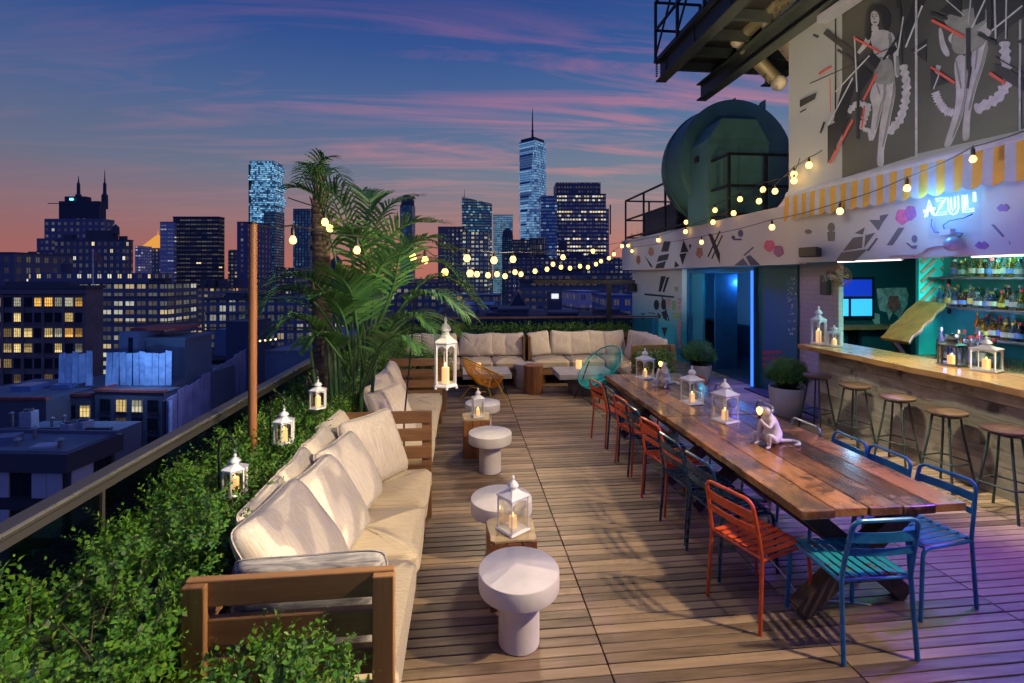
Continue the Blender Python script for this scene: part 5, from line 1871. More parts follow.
# wall fan
a = onX(826, 285, 5.5)
t = thing('wall_fan', 'dark wall fan with a bronze cage mounted on the brick column', 'fan', a)
mb = MB()
mb.box((0.01, 0.03, 0.0), (0.06, 0.16, 0.30))
mb.build('wall_mount', M['black_steel'], t, bevel=0.01)
mb = MB()
hd = onX(839, 277, 5.32) - a
mb.tube([(-0.02, 0, 0.06), (hd.x * 0.7, hd.y * 0.5, hd.z + 0.02)], 0.026, 10)
mb.tube([(hd.x * 0.5, hd.y * 0.35, hd.z + 0.02), (hd.x * 0.95, hd.y * 0.9, hd.z)], [0.075, 0.055], 14)
mb.build('motor', M['grey_metal'], t, smooth='auto')
Mx = Matrix.Translation(hd) @ Vector((-0.55, -0.75, -0.25)).to_track_quat('Z', 'Y').to_matrix().to_4x4()
mb = MB()
for r_, z_ in ((0.15, 0.0), (0.12, 0.035), (0.08, 0.05), (0.04, 0.055), (0.15, -0.05), (0.11, -0.08)):
    mb.tube([Mx @ Vector((r_ * math.cos(2 * math.pi * k / 28), r_ * math.sin(2 * math.pi * k / 28), z_)) for k in range(28)], 0.003, 5, closed=True)
for k in range(20):
    a_ = 2 * math.pi * k / 20
    mb.tube([Mx @ Vector((r_ * math.cos(a_), r_ * math.sin(a_), z_)) for r_, z_ in ((0.03, 0.057), (0.08, 0.05), (0.12, 0.035), (0.15, 0.0), (0.15, -0.05), (0.11, -0.08), (0.05, -0.09))], 0.002, 4)
mb.build('cage', plain('bronze_wire', (0.20, 0.13, 0.06), 0.35, 0.8), t)
mb = MB()
for k in range(4):
    a_ = math.pi / 2 * k
    q = [Mx @ Vector((math.cos(a_ + da) * r_, math.sin(a_ + da) * r_, -0.02 + dz)) for r_, da, dz in ((0.03, -0.3, -0.01), (0.12, -0.32, -0.02), (0.13, 0.1, 0.0), (0.11, 0.42, 0.02), (0.03, 0.4, 0.01))]
    mb.prism(q, Mx.to_3x3() @ Vector((0, 0, 0.003)))
mb.build('fan_blade', M['grey_metal'], t)

# ------------------------------------------------------------------ bar counter
t = thing('bar_counter', 'long bar with a whitewashed plank front and a live-edge wooden top', 'bar counter', (5.2, 4.0, 0))
y0, y1 = -2.6, 2.45
n = 7
mb = MB()
for k in range(n):
    h = 1.03 / n
    brk = sorted([y0, y1] + [RNG.uniform(y0 + 0.5, y1 - 0.5) for _ in range(2)])
    for a, b in zip(brk[:-1], brk[1:]):
        mb.box((-0.11 + RNG.uniform(-0.004, 0.004), (a + b) / 2, h * (k + 0.5)), (0.03, b - a - 0.004, h - 0.005))
    mb.box((0.12, y1 - 0.015, h * (k + 0.5)), (0.42, 0.03, h - 0.005))
mb.build('front_panel', M['bar_face'], t, bevel=0.004)
mb = MB()
mb.box((0.12, -0.1, 0.51), (0.40, 4.9, 1.02))
mb.build('carcass', M['black_steel'], t)
pts = []
m_ = 60
for k in range(m_ + 1):
    y = y0 + (y1 + 0.17 - y0) * k / m_
    pts.append((-0.335 + 0.014 * math.sin(y * 5.1) + 0.010 * math.sin(y * 12.7 + 1) + 0.006 * math.sin(y * 31), y, 1.042))
pts += [(0.42, y1 + 0.16, 1.042), (0.42, y0, 1.042)]
mb = MB()
mb.prism(pts, (0, 0, 0.066))
mb.build('bar_top', M['bar_top'], t, bevel=0.008)

# lifted flap behind the bar
A, B1 = onY(880, 337, 6.15), onY(908, 342, 5.85)
C1 = onY(939, 301, 5.95)
D1 = onY(917, 300, 6.3)
t = thing('bar_flap', 'live-edge wooden flap lifted at an angle behind the bar', 'bar flap', A)
ex = (D1 - A)
ey = (B1 - A)
mb = MB()
nrm = ex.cross(ey).normalized() * 0.05
if nrm.z > 0: nrm = -nrm
q = []
for i in range(13):
    q.append(ey * 0.0 + ex * (i / 12) + ey * (0.03 * math.sin(i * 1.3)))
for i in range(13):
    q.append(ex * (1 - i / 12) + ey * (1 + 0.04 * math.sin(i * 1.7)))
mb.prism(q, nrm)
mb.build('board', wood('flap_wood', (0.09, 0.035, 0.012), (0.40, 0.19, 0.06), axis=0, rough=0.35, streak=9, coat=0.3), t, bevel=0.006)
mb = MB()
mb.bar(ey * 0.5 + nrm * 1.0, ey * 0.5 + Vector((0.25, 0, -0.35)), 0.05, 0.05)
mb.build('prop', M['table_leg'], t)

# ------------------------------------------------------------------ bar room contents
a, b = onY(834, 277, 8.42), onY(874, 319, 8.42)
t = thing('wall_screen', 'lit blue screen on the dark wall of the bar room', 'screen', ((a.x + b.x) / 2, 8.43, (a.z + b.z) / 2))
w, h = b.x - a.x, a.z - b.z
mb = MB()
mb.box((0, 0, 0), (w, 0.05, h))
mb.build('bezel', M['black_steel'], t, bevel=0.006)
mb = MB()
mb.box((-w * 0.02, -0.027, h * 0.24), (w * 0.9, 0.004, h * 0.40))
mb.build('dark_display', emit('screen_dark_blue', (0.01, 0.05, 0.6), 0.55), t)
for s_, c_ in ((-0.31, (0.05, 0.45, 1.0)), (0.17, (0.04, 0.40, 1.0))):
    mb = MB()
    mb.box((w * s_, -0.027, -h * 0.22), (w * (0.30 if s_ < 0 else 0.52), 0.004, h * 0.40))
    mb.build('bright_display', emit('screen_cyan', c_, 1.3), t)
# painted flower on the room wall: one pale patch and a pink bloom, part of the building
mb = MB()
pp = [(245, 255), (330, 250), (400, 250), (412, 290), (405, 340), (380, 380), (372, 440), (355, 400), (330, 380), (310, 420), (300, 380), (262, 370), (250, 330)]
mb.prism([onY(830 + x / 5.25, 240 + y / 5.25, 8.497) - BO for x, y in pp], (0, -0.003, 0))
mb.prism([onY(830 + x / 5.25, 240 + y / 5.25, 8.497) - BO for x, y in [(220, 380), (260, 390), (262, 440), (240, 446), (222, 420)]], (0, -0.003, 0))
mb.build('painted_patch', plain('chalky_patch', (0.50, 0.47, 0.42), 0.8, var=0.6, nscale=9), B)
mb = MB()
mb.prism([onY(830 + x / 5.25, 240 + y / 5.25, 8.493) - BO for x, y in oval(335, 335, 34, 46, 22, wob=0.1)], (0, -0.003, 0))
mb.build('painted_flower', plain('coral_flower_paint', (0.55, 0.12, 0.10), 0.7, var=0.5, nscale=14), B)
t = thing('wall_ledge', 'brown wooden ledge along the dark wall of the bar room', 'shelf', (7.3, 8.3, 1.15))
mb = MB()
mb.box((0, 0, 0), (2.6, 0.36, 0.07))
mb.build('board', M['stump_z'], t, bevel=0.004)
for x in (-1.0, 0.0, 1.0):
    mb = MB()
    mb.box((x, 0.05, -0.6), (0.06, 0.24, 1.1))
    mb.build('leg', M['black_steel'], t)

# back counter and shelves
t = thing('back_counter', 'dark back counter of the bar below the bottle shelves', 'counter', (6.7, 4.6, 0))
mb = MB()
mb.box((0, 0, 0.45), (0.56, 3.5, 0.9))
mb.build('cabinet', M['black_steel'], t)
mb = MB()
mb.box((-0.02, 0, 0.93), (0.62, 3.6, 0.05))
mb.build('counter_top', M['stump_z'], t, bevel=0.004)
SHX = 6.86
m_shelf = plain('dark_shelf', (0.05, 0.035, 0.05), 0.4)
for z, lab, ya, yb in ((2.085, 'top bottle shelf with dark edge on the turquoise back wall', 3.0, 6.38), (1.67, 'middle bottle shelf with dark edge on the turquoise back wall', 3.0, 6.38), (1.285, 'lowest bottle shelf on the turquoise back wall above the glasses', 3.0, 5.9)):
    t = thing('bottle_shelf', lab, 'shelf', (SHX, (ya + yb) / 2, z), 0, 'bottle shelves')
    mb = MB()
    mb.box((0, 0, -0.014), (0.26, yb - ya, 0.028))
    mb.build('board', m_shelf, t, bevel=0.003)
    mb = MB()
    for y in np.linspace(-(yb - ya) / 2 + 0.1, (yb - ya) / 2 - 0.1, 4):
        mb.box((0.1, float(y), -0.07), (0.03, 0.03, 0.085))
    mb.build('bracket', M['black_steel'], t)
t = thing('shelf_upright', 'turquoise panelled side board with diagonal wooden strips beside the shelves', 'side board', (6.95, 6.46, 1.2))
mb = MB()
mb.box((0.0, 0, 0), (0.62, 0.05, 2.5))
mb.build('board', plain('turquoise_board', (0.03, 0.38, 0.35), 0.45), t)
mb = MB()
for k in range(7):
    z = 0.35 + k * 0.14
    mb.bar((-0.28, -0.035, z - 0.1), (-0.06, -0.035, z + 0.1), 0.016, 0.045)
    mb.bar((0.28, -0.035, z - 0.1), (0.04, -0.035, z + 0.12), 0.016, 0.045)
mb.build('strip', wood('strip_wood', (0.16, 0.07, 0.04), (0.45, 0.25, 0.16), axis=0), t)

BT = [('clear', (0.92, 0.96, 1.0)), ('green', (0.10, 0.55, 0.12)), ('amber', (0.80, 0.26, 0.03)), ('dark', (0.06, 0.04, 0.04)), ('blue', (0.20, 0.40, 0.9)), ('pale green', (0.45, 0.7, 0.35)), ('brown', (0.16, 0.05, 0.02)), ('golden', (0.65, 0.35, 0.05))]
BM = {}
for nme, c in BT:
    m, nt_, b_ = new_mat(nme.replace(' ', '_') + '_bottle_glass')
    setp(nt_, b_, Base_Color=c, Roughness=0.05, Transmission_Weight=0.8)
    BM[nme] = m
LM = [plain(f'paper_label_{k}', c, 0.7, var=0.25, nscale=40) for k, c in (('cream', (0.75, 0.7, 0.55)), ('white', (0.8, 0.8, 0.78)), ('yellow', (0.7, 0.5, 0.1)), ('blue', (0.1, 0.2, 0.5)), ('black', (0.03, 0.03, 0.03)))]
CM = [M['black_steel'], plain('gold_cap', (0.6, 0.4, 0.1), 0.3, 0.8), plain('silver_cap', (0.6, 0.6, 0.62), 0.3, 0.8), plain('red_cap', (0.5, 0.03, 0.03), 0.4)]
protos = {}


def bottle(x, y, z, kind, shape, lm, cm, s, label):
    key = (kind, shape, lm, cm)
    if key not in protos:
        t = thing('bottle', label, 'bottle', (x, y, z), 0, 'bottles on the back bar')
        r, hb, hn, rn = [(0.038, 0.17, 0.29, 0.014), (0.045, 0.13, 0.25, 0.016), (0.034, 0.20, 0.32, 0.013), (0.05, 0.15, 0.22, 0.02)][shape]
        mb = MB()
        mb.lathe([(0.004, 0), (r * 0.95, 0), (r, 0.008), (r, hb), (r * 0.85, hb + 0.02), (rn * 1.2, hb + 0.05), (rn, hb + 0.065), (rn, hn - 0.02), (0.004, hn - 0.02)], n=16)
        mb.build('body', BM[kind], t, smooth='auto')
        mb = MB()
        mb.lathe([(0.003, hn - 0.022), (rn * 1.2, hn - 0.022), (rn * 1.2, hn + 0.012), (0.003, hn + 0.012)], n=12)
        mb.build('cap', CM[cm], t, smooth='auto')
        mb = MB()
        z0_, z1_ = hb * 0.28, hb * 0.68
        nn = 16
        vs = []
        for k in range(nn + 1):
            a = math.pi * (0.42 + 1.16 * k / nn)
            vs += [((r + 0.0012) * math.cos(a), (r + 0.0012) * math.sin(a), z0_), ((r + 0.0012) * math.cos(a), (r + 0.0012) * math.sin(a), z1_)]
        mb.add(vs, [(2 * k, 2 * k + 2, 2 * k + 3, 2 * k + 1) for k in range(nn)])
        mb.build('paper_label', LM[lm], t, smooth=True)
        protos[key] = t
        o = t
    else:
        o = dup(protos[key], (x, y, z), RNG.uniform(-0.5, 0.5), label)
    o.scale = (s, s, s)
    return o


ORD = ['first', 'second', 'third', 'fourth', 'fifth', 'sixth', 'seventh', 'eighth', 'ninth', 'tenth', 'eleventh', 'twelfth', 'thirteenth', 'fourteenth']
brng = random.Random(21)
kinds = ['clear', 'clear', 'clear', 'pale green', 'amber', 'golden', 'golden', 'brown', 'green', 'dark', 'blue']


def brow(px0, px1, step):
    out, px = [], px0
    while px < px1:
        out.append((px, brng.choice(kinds), brng.randrange(4), brng.randrange(5), brng.randrange(4)))
        px += step * brng.uniform(0.8, 1.25)
    return out


rows = [('top shelf', 2.088, SHX - 0.05, brow(954, 1024, 8.2)), ('top shelf, back row', 2.088, SHX + 0.07, brow(957, 1024, 8)),
        ('middle shelf', 1.673, SHX - 0.05, brow(941, 1024, 7.2)), ('middle shelf, back row', 1.673, SHX + 0.07, brow(945, 1024, 7)),
        ('lowest shelf', 1.288, SHX - 0.05, brow(978, 1024, 7.4)), ('lowest shelf, back row', 1.288, SHX + 0.07, brow(981, 1024, 7)),
        ('back counter front row', 0.957, 6.45, [(940, 'clear', 2, 2, 2), (949, 'blue', 3, 1, 2), (957, 'clear', 0, 3, 2), (965, 'blue', 1, 3, 2), (973, 'clear', 1, 3, 2), (980, 'clear', 2, 1, 2)]),
        ('back counter middle row', 0.957, 6.58, brow(942, 996, 7.5)), ('back counter rear row', 0.957, 6.72, brow(940, 990, 7.5))]
for rn_, z, X, items in rows:
    for k, (px, kind, shp, lm, cm) in enumerate(items):
        p = onX(px, 290, X)
        sc = 1.0 if 'counter' not in rn_ else 1.28
        bottle(X + RNG.uniform(-0.02, 0.02), p.y, z, kind, shp, lm, cm, sc * RNG.uniform(0.94, 1.06), f'{kind} glass bottle, {ORD[k]} from the left on the {rn_}')

# drinking glasses under the lowest shelf
def tumbler(x, y, z, label, s=1.0):
    t = None
    mb = MB()
    mb.lathe([(0.003, 0), (0.03, 0), (0.032, 0.006), (0.040, 0.13), (0.037, 0.13), (0.029, 0.01), (0.003, 0.008)], n=16)
    o = mb.build('drinking_glass', M['pane'], None, smooth='auto')
    o.location = (x, y, z)
    o.scale = (s, s, s)
    tag(o, label, 'glass', 'glasses on the back counter')


gl = 0
for j, X in enumerate((6.5, 6.62, 6.75)):
    for k in range(7):
        y = 5.30 - k * 0.10 + 0.03 * j
        tumbler(X, y, 0.957, 'clear tumbler in the rows of glasses on the back counter')
# ------------------------------------------------------------------ bar stools
def bar_stool(label, loc, rz):
    t = thing('bar_stool', label, 'stool', loc, rz, 'bar stools along the bar')
    mb = MB()
    mb.lathe([(0.02, 0.725), (0.15, 0.725), (0.165, 0.733), (0.17, 0.745), (0.167, 0.757), (0.155, 0.762), (0.02, 0.758)], n=36)
    mb.build('seat', M['stool_seat'], t, smooth='auto')
    for k in range(4):
        a = math.pi / 4 + k * math.pi / 2
        mb = MB()
        c, s = math.cos(a), math.sin(a)
        mb.tube([(0.105 * c, 0.105 * s, 0.722), (0.135 * c, 0.135 * s, 0.5), (0.225 * c, 0.225 * s, 0.0)], 0.011, 8)
        mb.build('leg', M['dark_steel'], t, smooth='auto')
    mb = MB()
    r = 0.178
    ring = []
    for k in range(4):
        a = math.pi / 4 + k * math.pi / 2
        for d in (-0.18, 0.0, 0.18):
            ring.append((r * 1.02 * math.cos(a + d), r * 1.02 * math.sin(a + d), 0.27))
    mb.tube(ring, 0.008, 7, closed=True)
    mb.build('foot_rail', M['dark_steel'], t, smooth=True)
    mb = MB()
    mb.lathe([(0.10, 0.705), (0.112, 0.705), (0.112, 0.724), (0.10, 0.724)], n=24)
    mb.build('seat_plate', M['dark_steel'], t)
    return t


s0 = bar_stool('round-seated steel bar stool at the frame edge, nearest the camera', (4.76, 3.80, 0), 0.25)
dup(s0, (4.80, 4.36, 0), 0.15, 'round-seated bar stool, second from the near end of the bar')
dup(s0, (4.82, 4.93, 0), 0.35, 'round-seated bar stool, third from the near end of the bar')
dup(s0, (4.82, 5.52, 0), 0.2, 'round-seated bar stool, fourth from the near end of the bar')
dup(s0, (4.78, 6.10, 0), 0.3, 'round-seated bar stool at the far end of the bar beside the potted shrub')


# ------------------------------------------------------------------ potted shrubs
def potted(label, x, y, r, h, plant_r, mat, n=900):
    t = thing('potted_shrub', label, 'potted plant', (x, y, 0), 0, 'potted shrubs by the doorway')
    mb = MB()
    mb.lathe([(0.02, 0), (r * 0.62, 0), (r * 0.70, 0.02), (r * 0.92, h * 0.45), (r, h * 0.82), (r * 1.0, h), (r * 0.92, h), (r * 0.90, h * 0.9), (0.02, h * 0.88)], n=44)
    mb.build('pot', mat, t, smooth='auto')
    mb = MB()
    mb.lathe([(0.01, 0), (r * 0.89, 0), (r * 0.5, 0.02), (0.01, 0.025)], (0, 0, h * 0.9), 24)
    mb.build('soil', M['soil'], t)
    d = unit(NR.normal(0, 1, (n, 3)))
    d[:, 2] = np.abs(d[:, 2]) * 1.0 - 0.18
    d = unit(d)
    rr = plant_r * (0.62 + 0.30 * NR.uniform(0, 1, n) ** 0.5) * (1 + 0.12 * np.sin(d[:, 0] * 7 + d[:, 2] * 5) * np.cos(d[:, 1] * 6))
    P = d * rr[:, None] * np.array([[1, 1, 0.95]]) + np.array([[0, 0, h + plant_r * 0.42]])
    D = unit(d * 0.7 + NR.normal(0, 0.3, (n, 3)) + np.array([[0, 0, 0.7]]))
    V, F = shoots(P, D, NR.uniform(0.07, 0.13, n), 11, 0.034, 0.013)
    np_mesh('foliage', V, F, M['leaf_pot'], t)
    mb = MB()
    mb.ball((0, 0, h + plant_r * 0.42), plant_r * 0.62, 14, 10)
    mb.tube([(0, 0, h * 0.88), (0, 0, h + plant_r * 0.3)], 0.015, 8)
    mb.build('branches', M['leaf_dark'], t)


pp_ = onZ(787, 415)
potted('green shrub in a large white pot beside the doorway', pp_.x, pp_.y, 0.25, 0.43, 0.27, M['white_con'])
potted('green shrub in a pale pot at the far side of the doorway behind the table', 4.62, 9.1, 0.24, 0.36, 0.30, plain('blush_pot', (0.55, 0.42, 0.38), 0.6))
# ------------------------------------------------------------------ roof terrace over the doorway: railing, tank, cabinet
t = thing('roof_railing', 'black steel guard railing round the low roof with the water tank', 'railing', (5.02, 8.7, 3.205))
def rail_post(x, y, h=1.2):
    mb = MB()
    mb.box((x, y, h / 2), (0.045, 0.045, h))
    mb.build('post', M['black_steel'], t)
zt = 1.22
for y in (0.0, 1.45, 2.9, 4.35, 5.85): rail_post(0, y, zt)
for x in (0.75, 1.45): rail_post(x, 0, zt)
for x in (0.75, 1.45): rail_post(x, 5.85, zt)
for z in (zt, 0.62, 0.08):
    mb = MB()
    mb.bar((0, 0, z), (0, 5.85, z), 0.045, 0.045)
    mb.bar((0, 0.0, z - 0.004), (1.5, 0.0, z - 0.004), 0.042, 0.042)
    mb.bar((0, 5.85, z - 0.004), (1.5, 5.85, z - 0.004), 0.042, 0.042)
    mb.build('rail', M['black_steel'], t)

m_tank = plain('green_tank_steel', (0.05, 0.145, 0.125), 0.5, 0.1, var=0.25, nscale=2)
t = thing('water_tank', 'big dark green drum shaped tank on the low roof behind the black railing', 'tank', (6.05, 10.1, 4.62), 0.06)
R_ = 1.36
mb = MB()
prof = [(0.02, 0.02), (R_ * 0.55, 0.0), (R_ * 0.96, 0.0), (R_, 0.03), (R_, 0.75), (R_ * 0.985, 0.95), (R_ * 0.93, 1.12), (R_ * 0.8, 1.26), (R_ * 0.55, 1.36), (0.02, 1.42)]
vs, fs = [], []
n = 56
for r, y in prof:
    for k in range(n):
        a = 2 * math.pi * k / n
        vs.append((r * math.cos(a), y, r * math.sin(a)))
for i in range(len(prof) - 1):
    for k in range(n):
        l = (k + 1) % n
        fs.append((i * n + k, (i + 1) * n + k, (i + 1) * n + l, i * n + l))
mb.add(vs, fs)
mb.build('shell', m_tank, t, smooth='auto')
for y in (0.05, 0.72):
    mb = MB()
    mb.tube([((R_ + 0.01) * math.cos(2 * math.pi * k / 56), y, (R_ + 0.01) * math.sin(2 * math.pi * k / 56)) for k in range(56)], 0.022, 6, closed=True)
    mb.build('hoop', m_tank, t, smooth=True)
for x in (-0.12, 0.62):
    mb = MB()
    mb.prism([(x, 0.1, R_ * (1 - 0.03 - 0.1 * abs(x))), (x + 0.12, 0.1, R_ * (1 - 0.03 - 0.1 * abs(x))), (x + 0.12, 0.1, R_ + 0.10), (x + 0.05, 0.1, R_ + 0.05)], (0, 0.12, 0))
    mb.build('lifting_lug', m_tank, t)
mb = MB()
for x in (-0.7, 0.7):
    mb.box((x, 0.4, -1.26), (0.25, 0.5, 0.36))
mb.build('saddle', M['black_steel'], t)

a, b, c, d = onY(707, 210, 9.35), onY(769, 142, 9.35), onY(722, 118, 9.35), onY(757, 118, 9.35)
t = thing('plant_cabinet', 'green steel cabinet with a chamfered top in front of the round tank', 'cabinet', (a.x, 9.35, 3.18))
w = b.x - a.x
h1 = b.z - 3.18
h2 = c.z - 3.18
mb = MB()
mb.prism([(0, 0, 0), (w, 0, 0), (w, 0, h1), (d.x - a.x, 0, h2), (c.x - a.x, 0, h2), (0, 0, h1)], (0, 0.85, 0))
m_cab = plain('green_cabinet_steel', (0.085, 0.215, 0.18), 0.5, 0.1, var=0.2, nscale=2)
mb.build('housing', m_cab, t, bevel=0.01)
mb = MB()
mb.box((w / 2, -0.012, h1 - 0.02), (w, 0.02, 0.03))
mb.box((w * 0.25, -0.01, h1 * 0.5), (w * 0.46, 0.016, h1 * 0.9))
mb.box((w * 0.75, -0.01, h1 * 0.5), (w * 0.46, 0.016, h1 * 0.9))
mb.build('door', m_cab, t, bevel=0.004)
mb = MB()
mb.box((-0.02, 0.4, h1 * 0.82), (0.03, 0.14, 0.12))
mb.build('vent', M['black_steel'], t)
t = thing('duct_box', 'low dark duct box running behind the railing on the low roof', 'duct', (6.0, 12.6, 3.18))
mb = MB()
mb.box((0, 0, 0.38), (1.5, 2.2, 0.76))
mb.build('housing', plain('dark_duct', (0.03, 0.045, 0.06), 0.5, 0.3), t, bevel=0.01)
mb = MB()
for k in range(6): mb.box((-0.6 + k * 0.24, -1.11, 0.4), (0.16, 0.02, 0.5))
mb.build('louvre', M['black_steel'], t)
# tufts on the roof edge
t = thing('roof_plant', 'straggly green plants along the edge of the low roof behind the railing', 'plant', (5.3, 11.5, 3.165))
n = 330
P = np.stack([NR.uniform(-0.12, 0.3, n), NR.uniform(-2.6, 2.9, n), np.zeros(n)], 1)
V, F = shoots(P, unit(np.stack([NR.normal(0, 0.35, n), NR.normal(0, 0.35, n), np.ones(n)], 1)), NR.uniform(0.1, 0.34, n), 7, 0.07, 0.018)
np_mesh('foliage', V, F, M['leaf_box'], t)
mb = MB()
mb.box((0.08, 0.15, 0.03), (0.3, 5.6, 0.06))
mb.build('planter_tray', M['black_steel'], t)

# ------------------------------------------------------------------ steel platform overhead
m_beam = plain('dark_painted_beam', (0.028, 0.036, 0.040), 0.5, 0.3, var=0.3, nscale=2)
t = thing('steel_platform', 'dark steel platform on deep I-beams jutting out above the upper wall', 'platform', (3.7, 9.0, 5.84))


def ibeam(x, y0, y1, z0, h, w=0.2, name='beam'):
    mb = MB()
    mb.box((x, (y0 + y1) / 2, z0 + 0.012), (w, y1 - y0, 0.024))
    mb.box((x, (y0 + y1) / 2, z0 + h - 0.012), (w, y1 - y0, 0.024))
    mb.box((x, (y0 + y1) / 2, z0 + h / 2), (0.02, y1 - y0, h - 0.048))
    mb.build(name, m_beam, t)


ibeam(0.1, -6.0, 0.0, 0.0, 0.40)
ibeam(1.15, -6.0, 0.45, -0.16, 0.34)
ibeam(2.25, -6.0, 0.0, 0.0, 0.40)
for k in range(8):
    mb = MB()
    y = -0.06 - k * 0.62
    mb.box((1.4, y, 0.30), (2.6, 0.07, 0.16))
    mb.build('joist', m_beam, t)
mb = MB()
mb.box((1.45, -3.0, 0.43), (2.9, 6.2, 0.05))
mb.build('deck_plate', M['black_steel'], t)
mb = MB()
for k in range(8):
    mb.tube([(0.03 - 0.04, -0.12 - 0.1 * k * 0 - 0.0, 0.07 + k * 0.045), (0.03 - 0.075, -0.12, 0.07 + k * 0.045)], 0.016, 6)
    for j in range(3): mb.tube([(0.088, -0.3 - 1.1 * j, 0.05 + k * 0.04), (0.07, -0.3 - 1.1 * j, 0.05 + k * 0.04)], 0.014, 6)
mb.build('bolt', m_beam, t)
for y in (0.0, -0.95, -1.9, -2.85):
    mb = MB()
    mb.box((0.0, y, 0.98), (0.045, 0.045, 1.15))
    mb.build('rail_post', M['black_steel'], t)
for z in (1.54, 1.0):
    mb = MB()
    mb.bar((0, 0.0, z), (0, -5.9, z), 0.04, 0.04)
    mb.build('rail', M['black_steel'], t)
mb = MB()
for k in range(4):
    mb.bar((0.0, 0 - 0.95 * k, 0.5), (0.0, -0.95 * (k + 1), 1.54), 0.03, 0.03)
mb.build('brace', M['black_steel'], t)
for z in (1.54, 1.0):
    mb = MB()
    mb.bar((0.02, 0.0, z), (0.9, 0.0, z), 0.038, 0.038)
    mb.build('rail', M['black_steel'], t)
mb = MB()
mb.box((0.9, 0.0, 0.98), (0.045, 0.045, 1.15))
mb.build('rail_post', M['black_steel'], t)

# insulated pipes
m_pipe = plain('dull_metal_jacket', (0.42, 0.36, 0.24), 0.32, 0.75, var=0.2, nscale=4)
m_elb = plain('white_elbow_wrap', (0.62, 0.55, 0.42), 0.6, var=0.2)


def pipe(label, pts, r):
    t = thing('insulated_pipe', label, 'pipe', pts[0], 0, 'insulated pipes on the upper wall')
    q = [p - pts[0] for p in pts]
    for a, b in zip(q[:-1], q[1:]):
        d = (b - a).normalized()
        mb = MB()
        mb.tube([a + d * r * 0.9, b - d * r * 0.9], r, 18)
        mb.build('pipe_run', m_pipe, t, smooth='auto')
    for p in q[1:]:
        mb = MB()
        mb.ball(p, r * 1.12, 18, 12)
        mb.build('elbow', m_elb, t, smooth=True)


pipe('metal-clad pipe with a white elbow, farther from the wall', [onX(842, -62, 4.75), onX(738, 40, 4.78), onX(779, 83, 5.4)], 0.115)
pipe('metal-clad pipe with a white elbow, closer to the wall', [onX(868, -62, 4.9), onX(772, 24, 4.92), onX(800, 60, 5.2)], 0.135)

# ------------------------------------------------------------------ string lights
def catenary(a, b, sag, n=14):
    return [a.lerp(b, i / n) - Vector((0, 0, sag * 4 * (i / n) * (1 - i / n))) for i in range(n + 1)]


def strand(label, knots, bulbs, sag=0.0, r=0.030, wire_r=0.006):
    """knots: 3D points the cable passes; bulbs: 3D points of the bulbs"""
    o0 = knots[0]
    t = thing('string_light', label, 'string lights', o0, 0, 'strands of string lights')
    mb = MB()
    pts = []
    for a, b in zip(knots[:-1], knots[1:]):
        pts += catenary(a - o0, b - o0, sag, 6)[:-1]
    pts.append(knots[-1] - o0)
    mb.tube(pts, wire_r, 5)
    mb.build('cable', M['rope'], t)
    r_max = r
    for p in bulbs:
        q = p - o0
        r = min(r_max, max(0.024, 0.0072 * p.y))
        mb = MB()
        mb.lathe([(0.004, 0.03), (0.016, 0.03), (0.016, 0.085), (0.006, 0.10), (0.004, 0.12)], q, 10)
        s = mb.build('socket', M['black_steel'], t, smooth='auto')
        mb = MB()
        mb.lathe([(0.002, -r * 1.15), (r * 0.6, -r), (r * 0.97, -r * 0.35), (r * 0.92, r * 0.25), (r * 0.55, r * 0.9), (0.013, 0.035)], q, 12)
        mb.build('bulb', M['bulb'], s, smooth=True)
    return t


UPV = Vector((0, 0, 0.11))
bl = [(293, 240, 3.75), (357, 250, 3.95), (413, 257, 4.6), (467, 258, 5.9), (494, 260, 6.8), (513, 259, 7.5), (563, 257, 9.6), (593, 251, 11.3), (622, 246, 13.2)]
B_ = [onY(*b) for b in bl]
strand('near strand of large bulbs strung from the brown pole across to the white building', [Vector((-1.5, 3.63, 2.46))] + [b + UPV for b in B_] + [onY(634, 236, 14.2)], B_, 0.01, 0.050)
bl = [(325, 222, 4.2), (330, 228, 4.25), (425, 260, 4.9), (445, 272, 5.8), (470, 273, 7.4), (477, 274, 9.0), (488, 275, 9.3), (497, 274, 9.6), (505, 276, 9.9), (515, 272, 10.2), (521, 274, 10.4), (535, 271, 10.8), (547, 269, 11.2),
      (556, 255, 11.4), (553, 264, 11.5), (561, 267, 11.7), (570, 268, 12.0), (580, 266, 12.3), (588, 267, 12.6), (596, 264, 12.9), (601, 261, 13.1), (605, 253, 13.2), (609, 258, 13.4), (614, 254, 13.7)]
B_ = [onY(*b) for b in bl]
mainb = [b for b, q in zip(B_, bl) if q[:2] not in ((556, 255), (605, 253))]
strand('far drooping strand of small warm bulbs behind the palm', [B_[0] + Vector((-0.3, 0, 0.2))] + [b + UPV for b in mainb] + [onY(625, 243, 14.6)], mainb, 0.005, 0.052, 0.005)
bl = [(973, 159, 4.5), (907, 188, 4.5), (840, 211, 4.5), (772, 227, 4.6), (701.5, 242, 4.75), (632, 251, 4.9)]
B_ = [onX(*b) for b in bl]
strand('strand of large bulbs hanging along the awning and the fascia', [onX(1060, 116, 4.5)] + [b + UPV for b in B_] + [onX(622, 240, 5.0)], B_, 0.02, 0.042)
bl = [(809, 165, 4.9), (794, 174, 4.9), (794, 180.5, 4.88), (775, 191, 4.9), (763, 189.5, 4.95), (759, 201, 4.9), (740, 199, 4.95), (733.6, 213, 4.9), (715, 210, 4.95), (713, 222, 4.9), (686, 222, 4.95), (685.5, 231.5, 4.9), (658, 240, 4.95), (628, 245.5, 4.95)]
B_ = [onX(*b) for b in bl]
m1 = [b for k, b in enumerate(B_) if k in (0, 1, 3, 5, 7, 9, 11, 12, 13)]
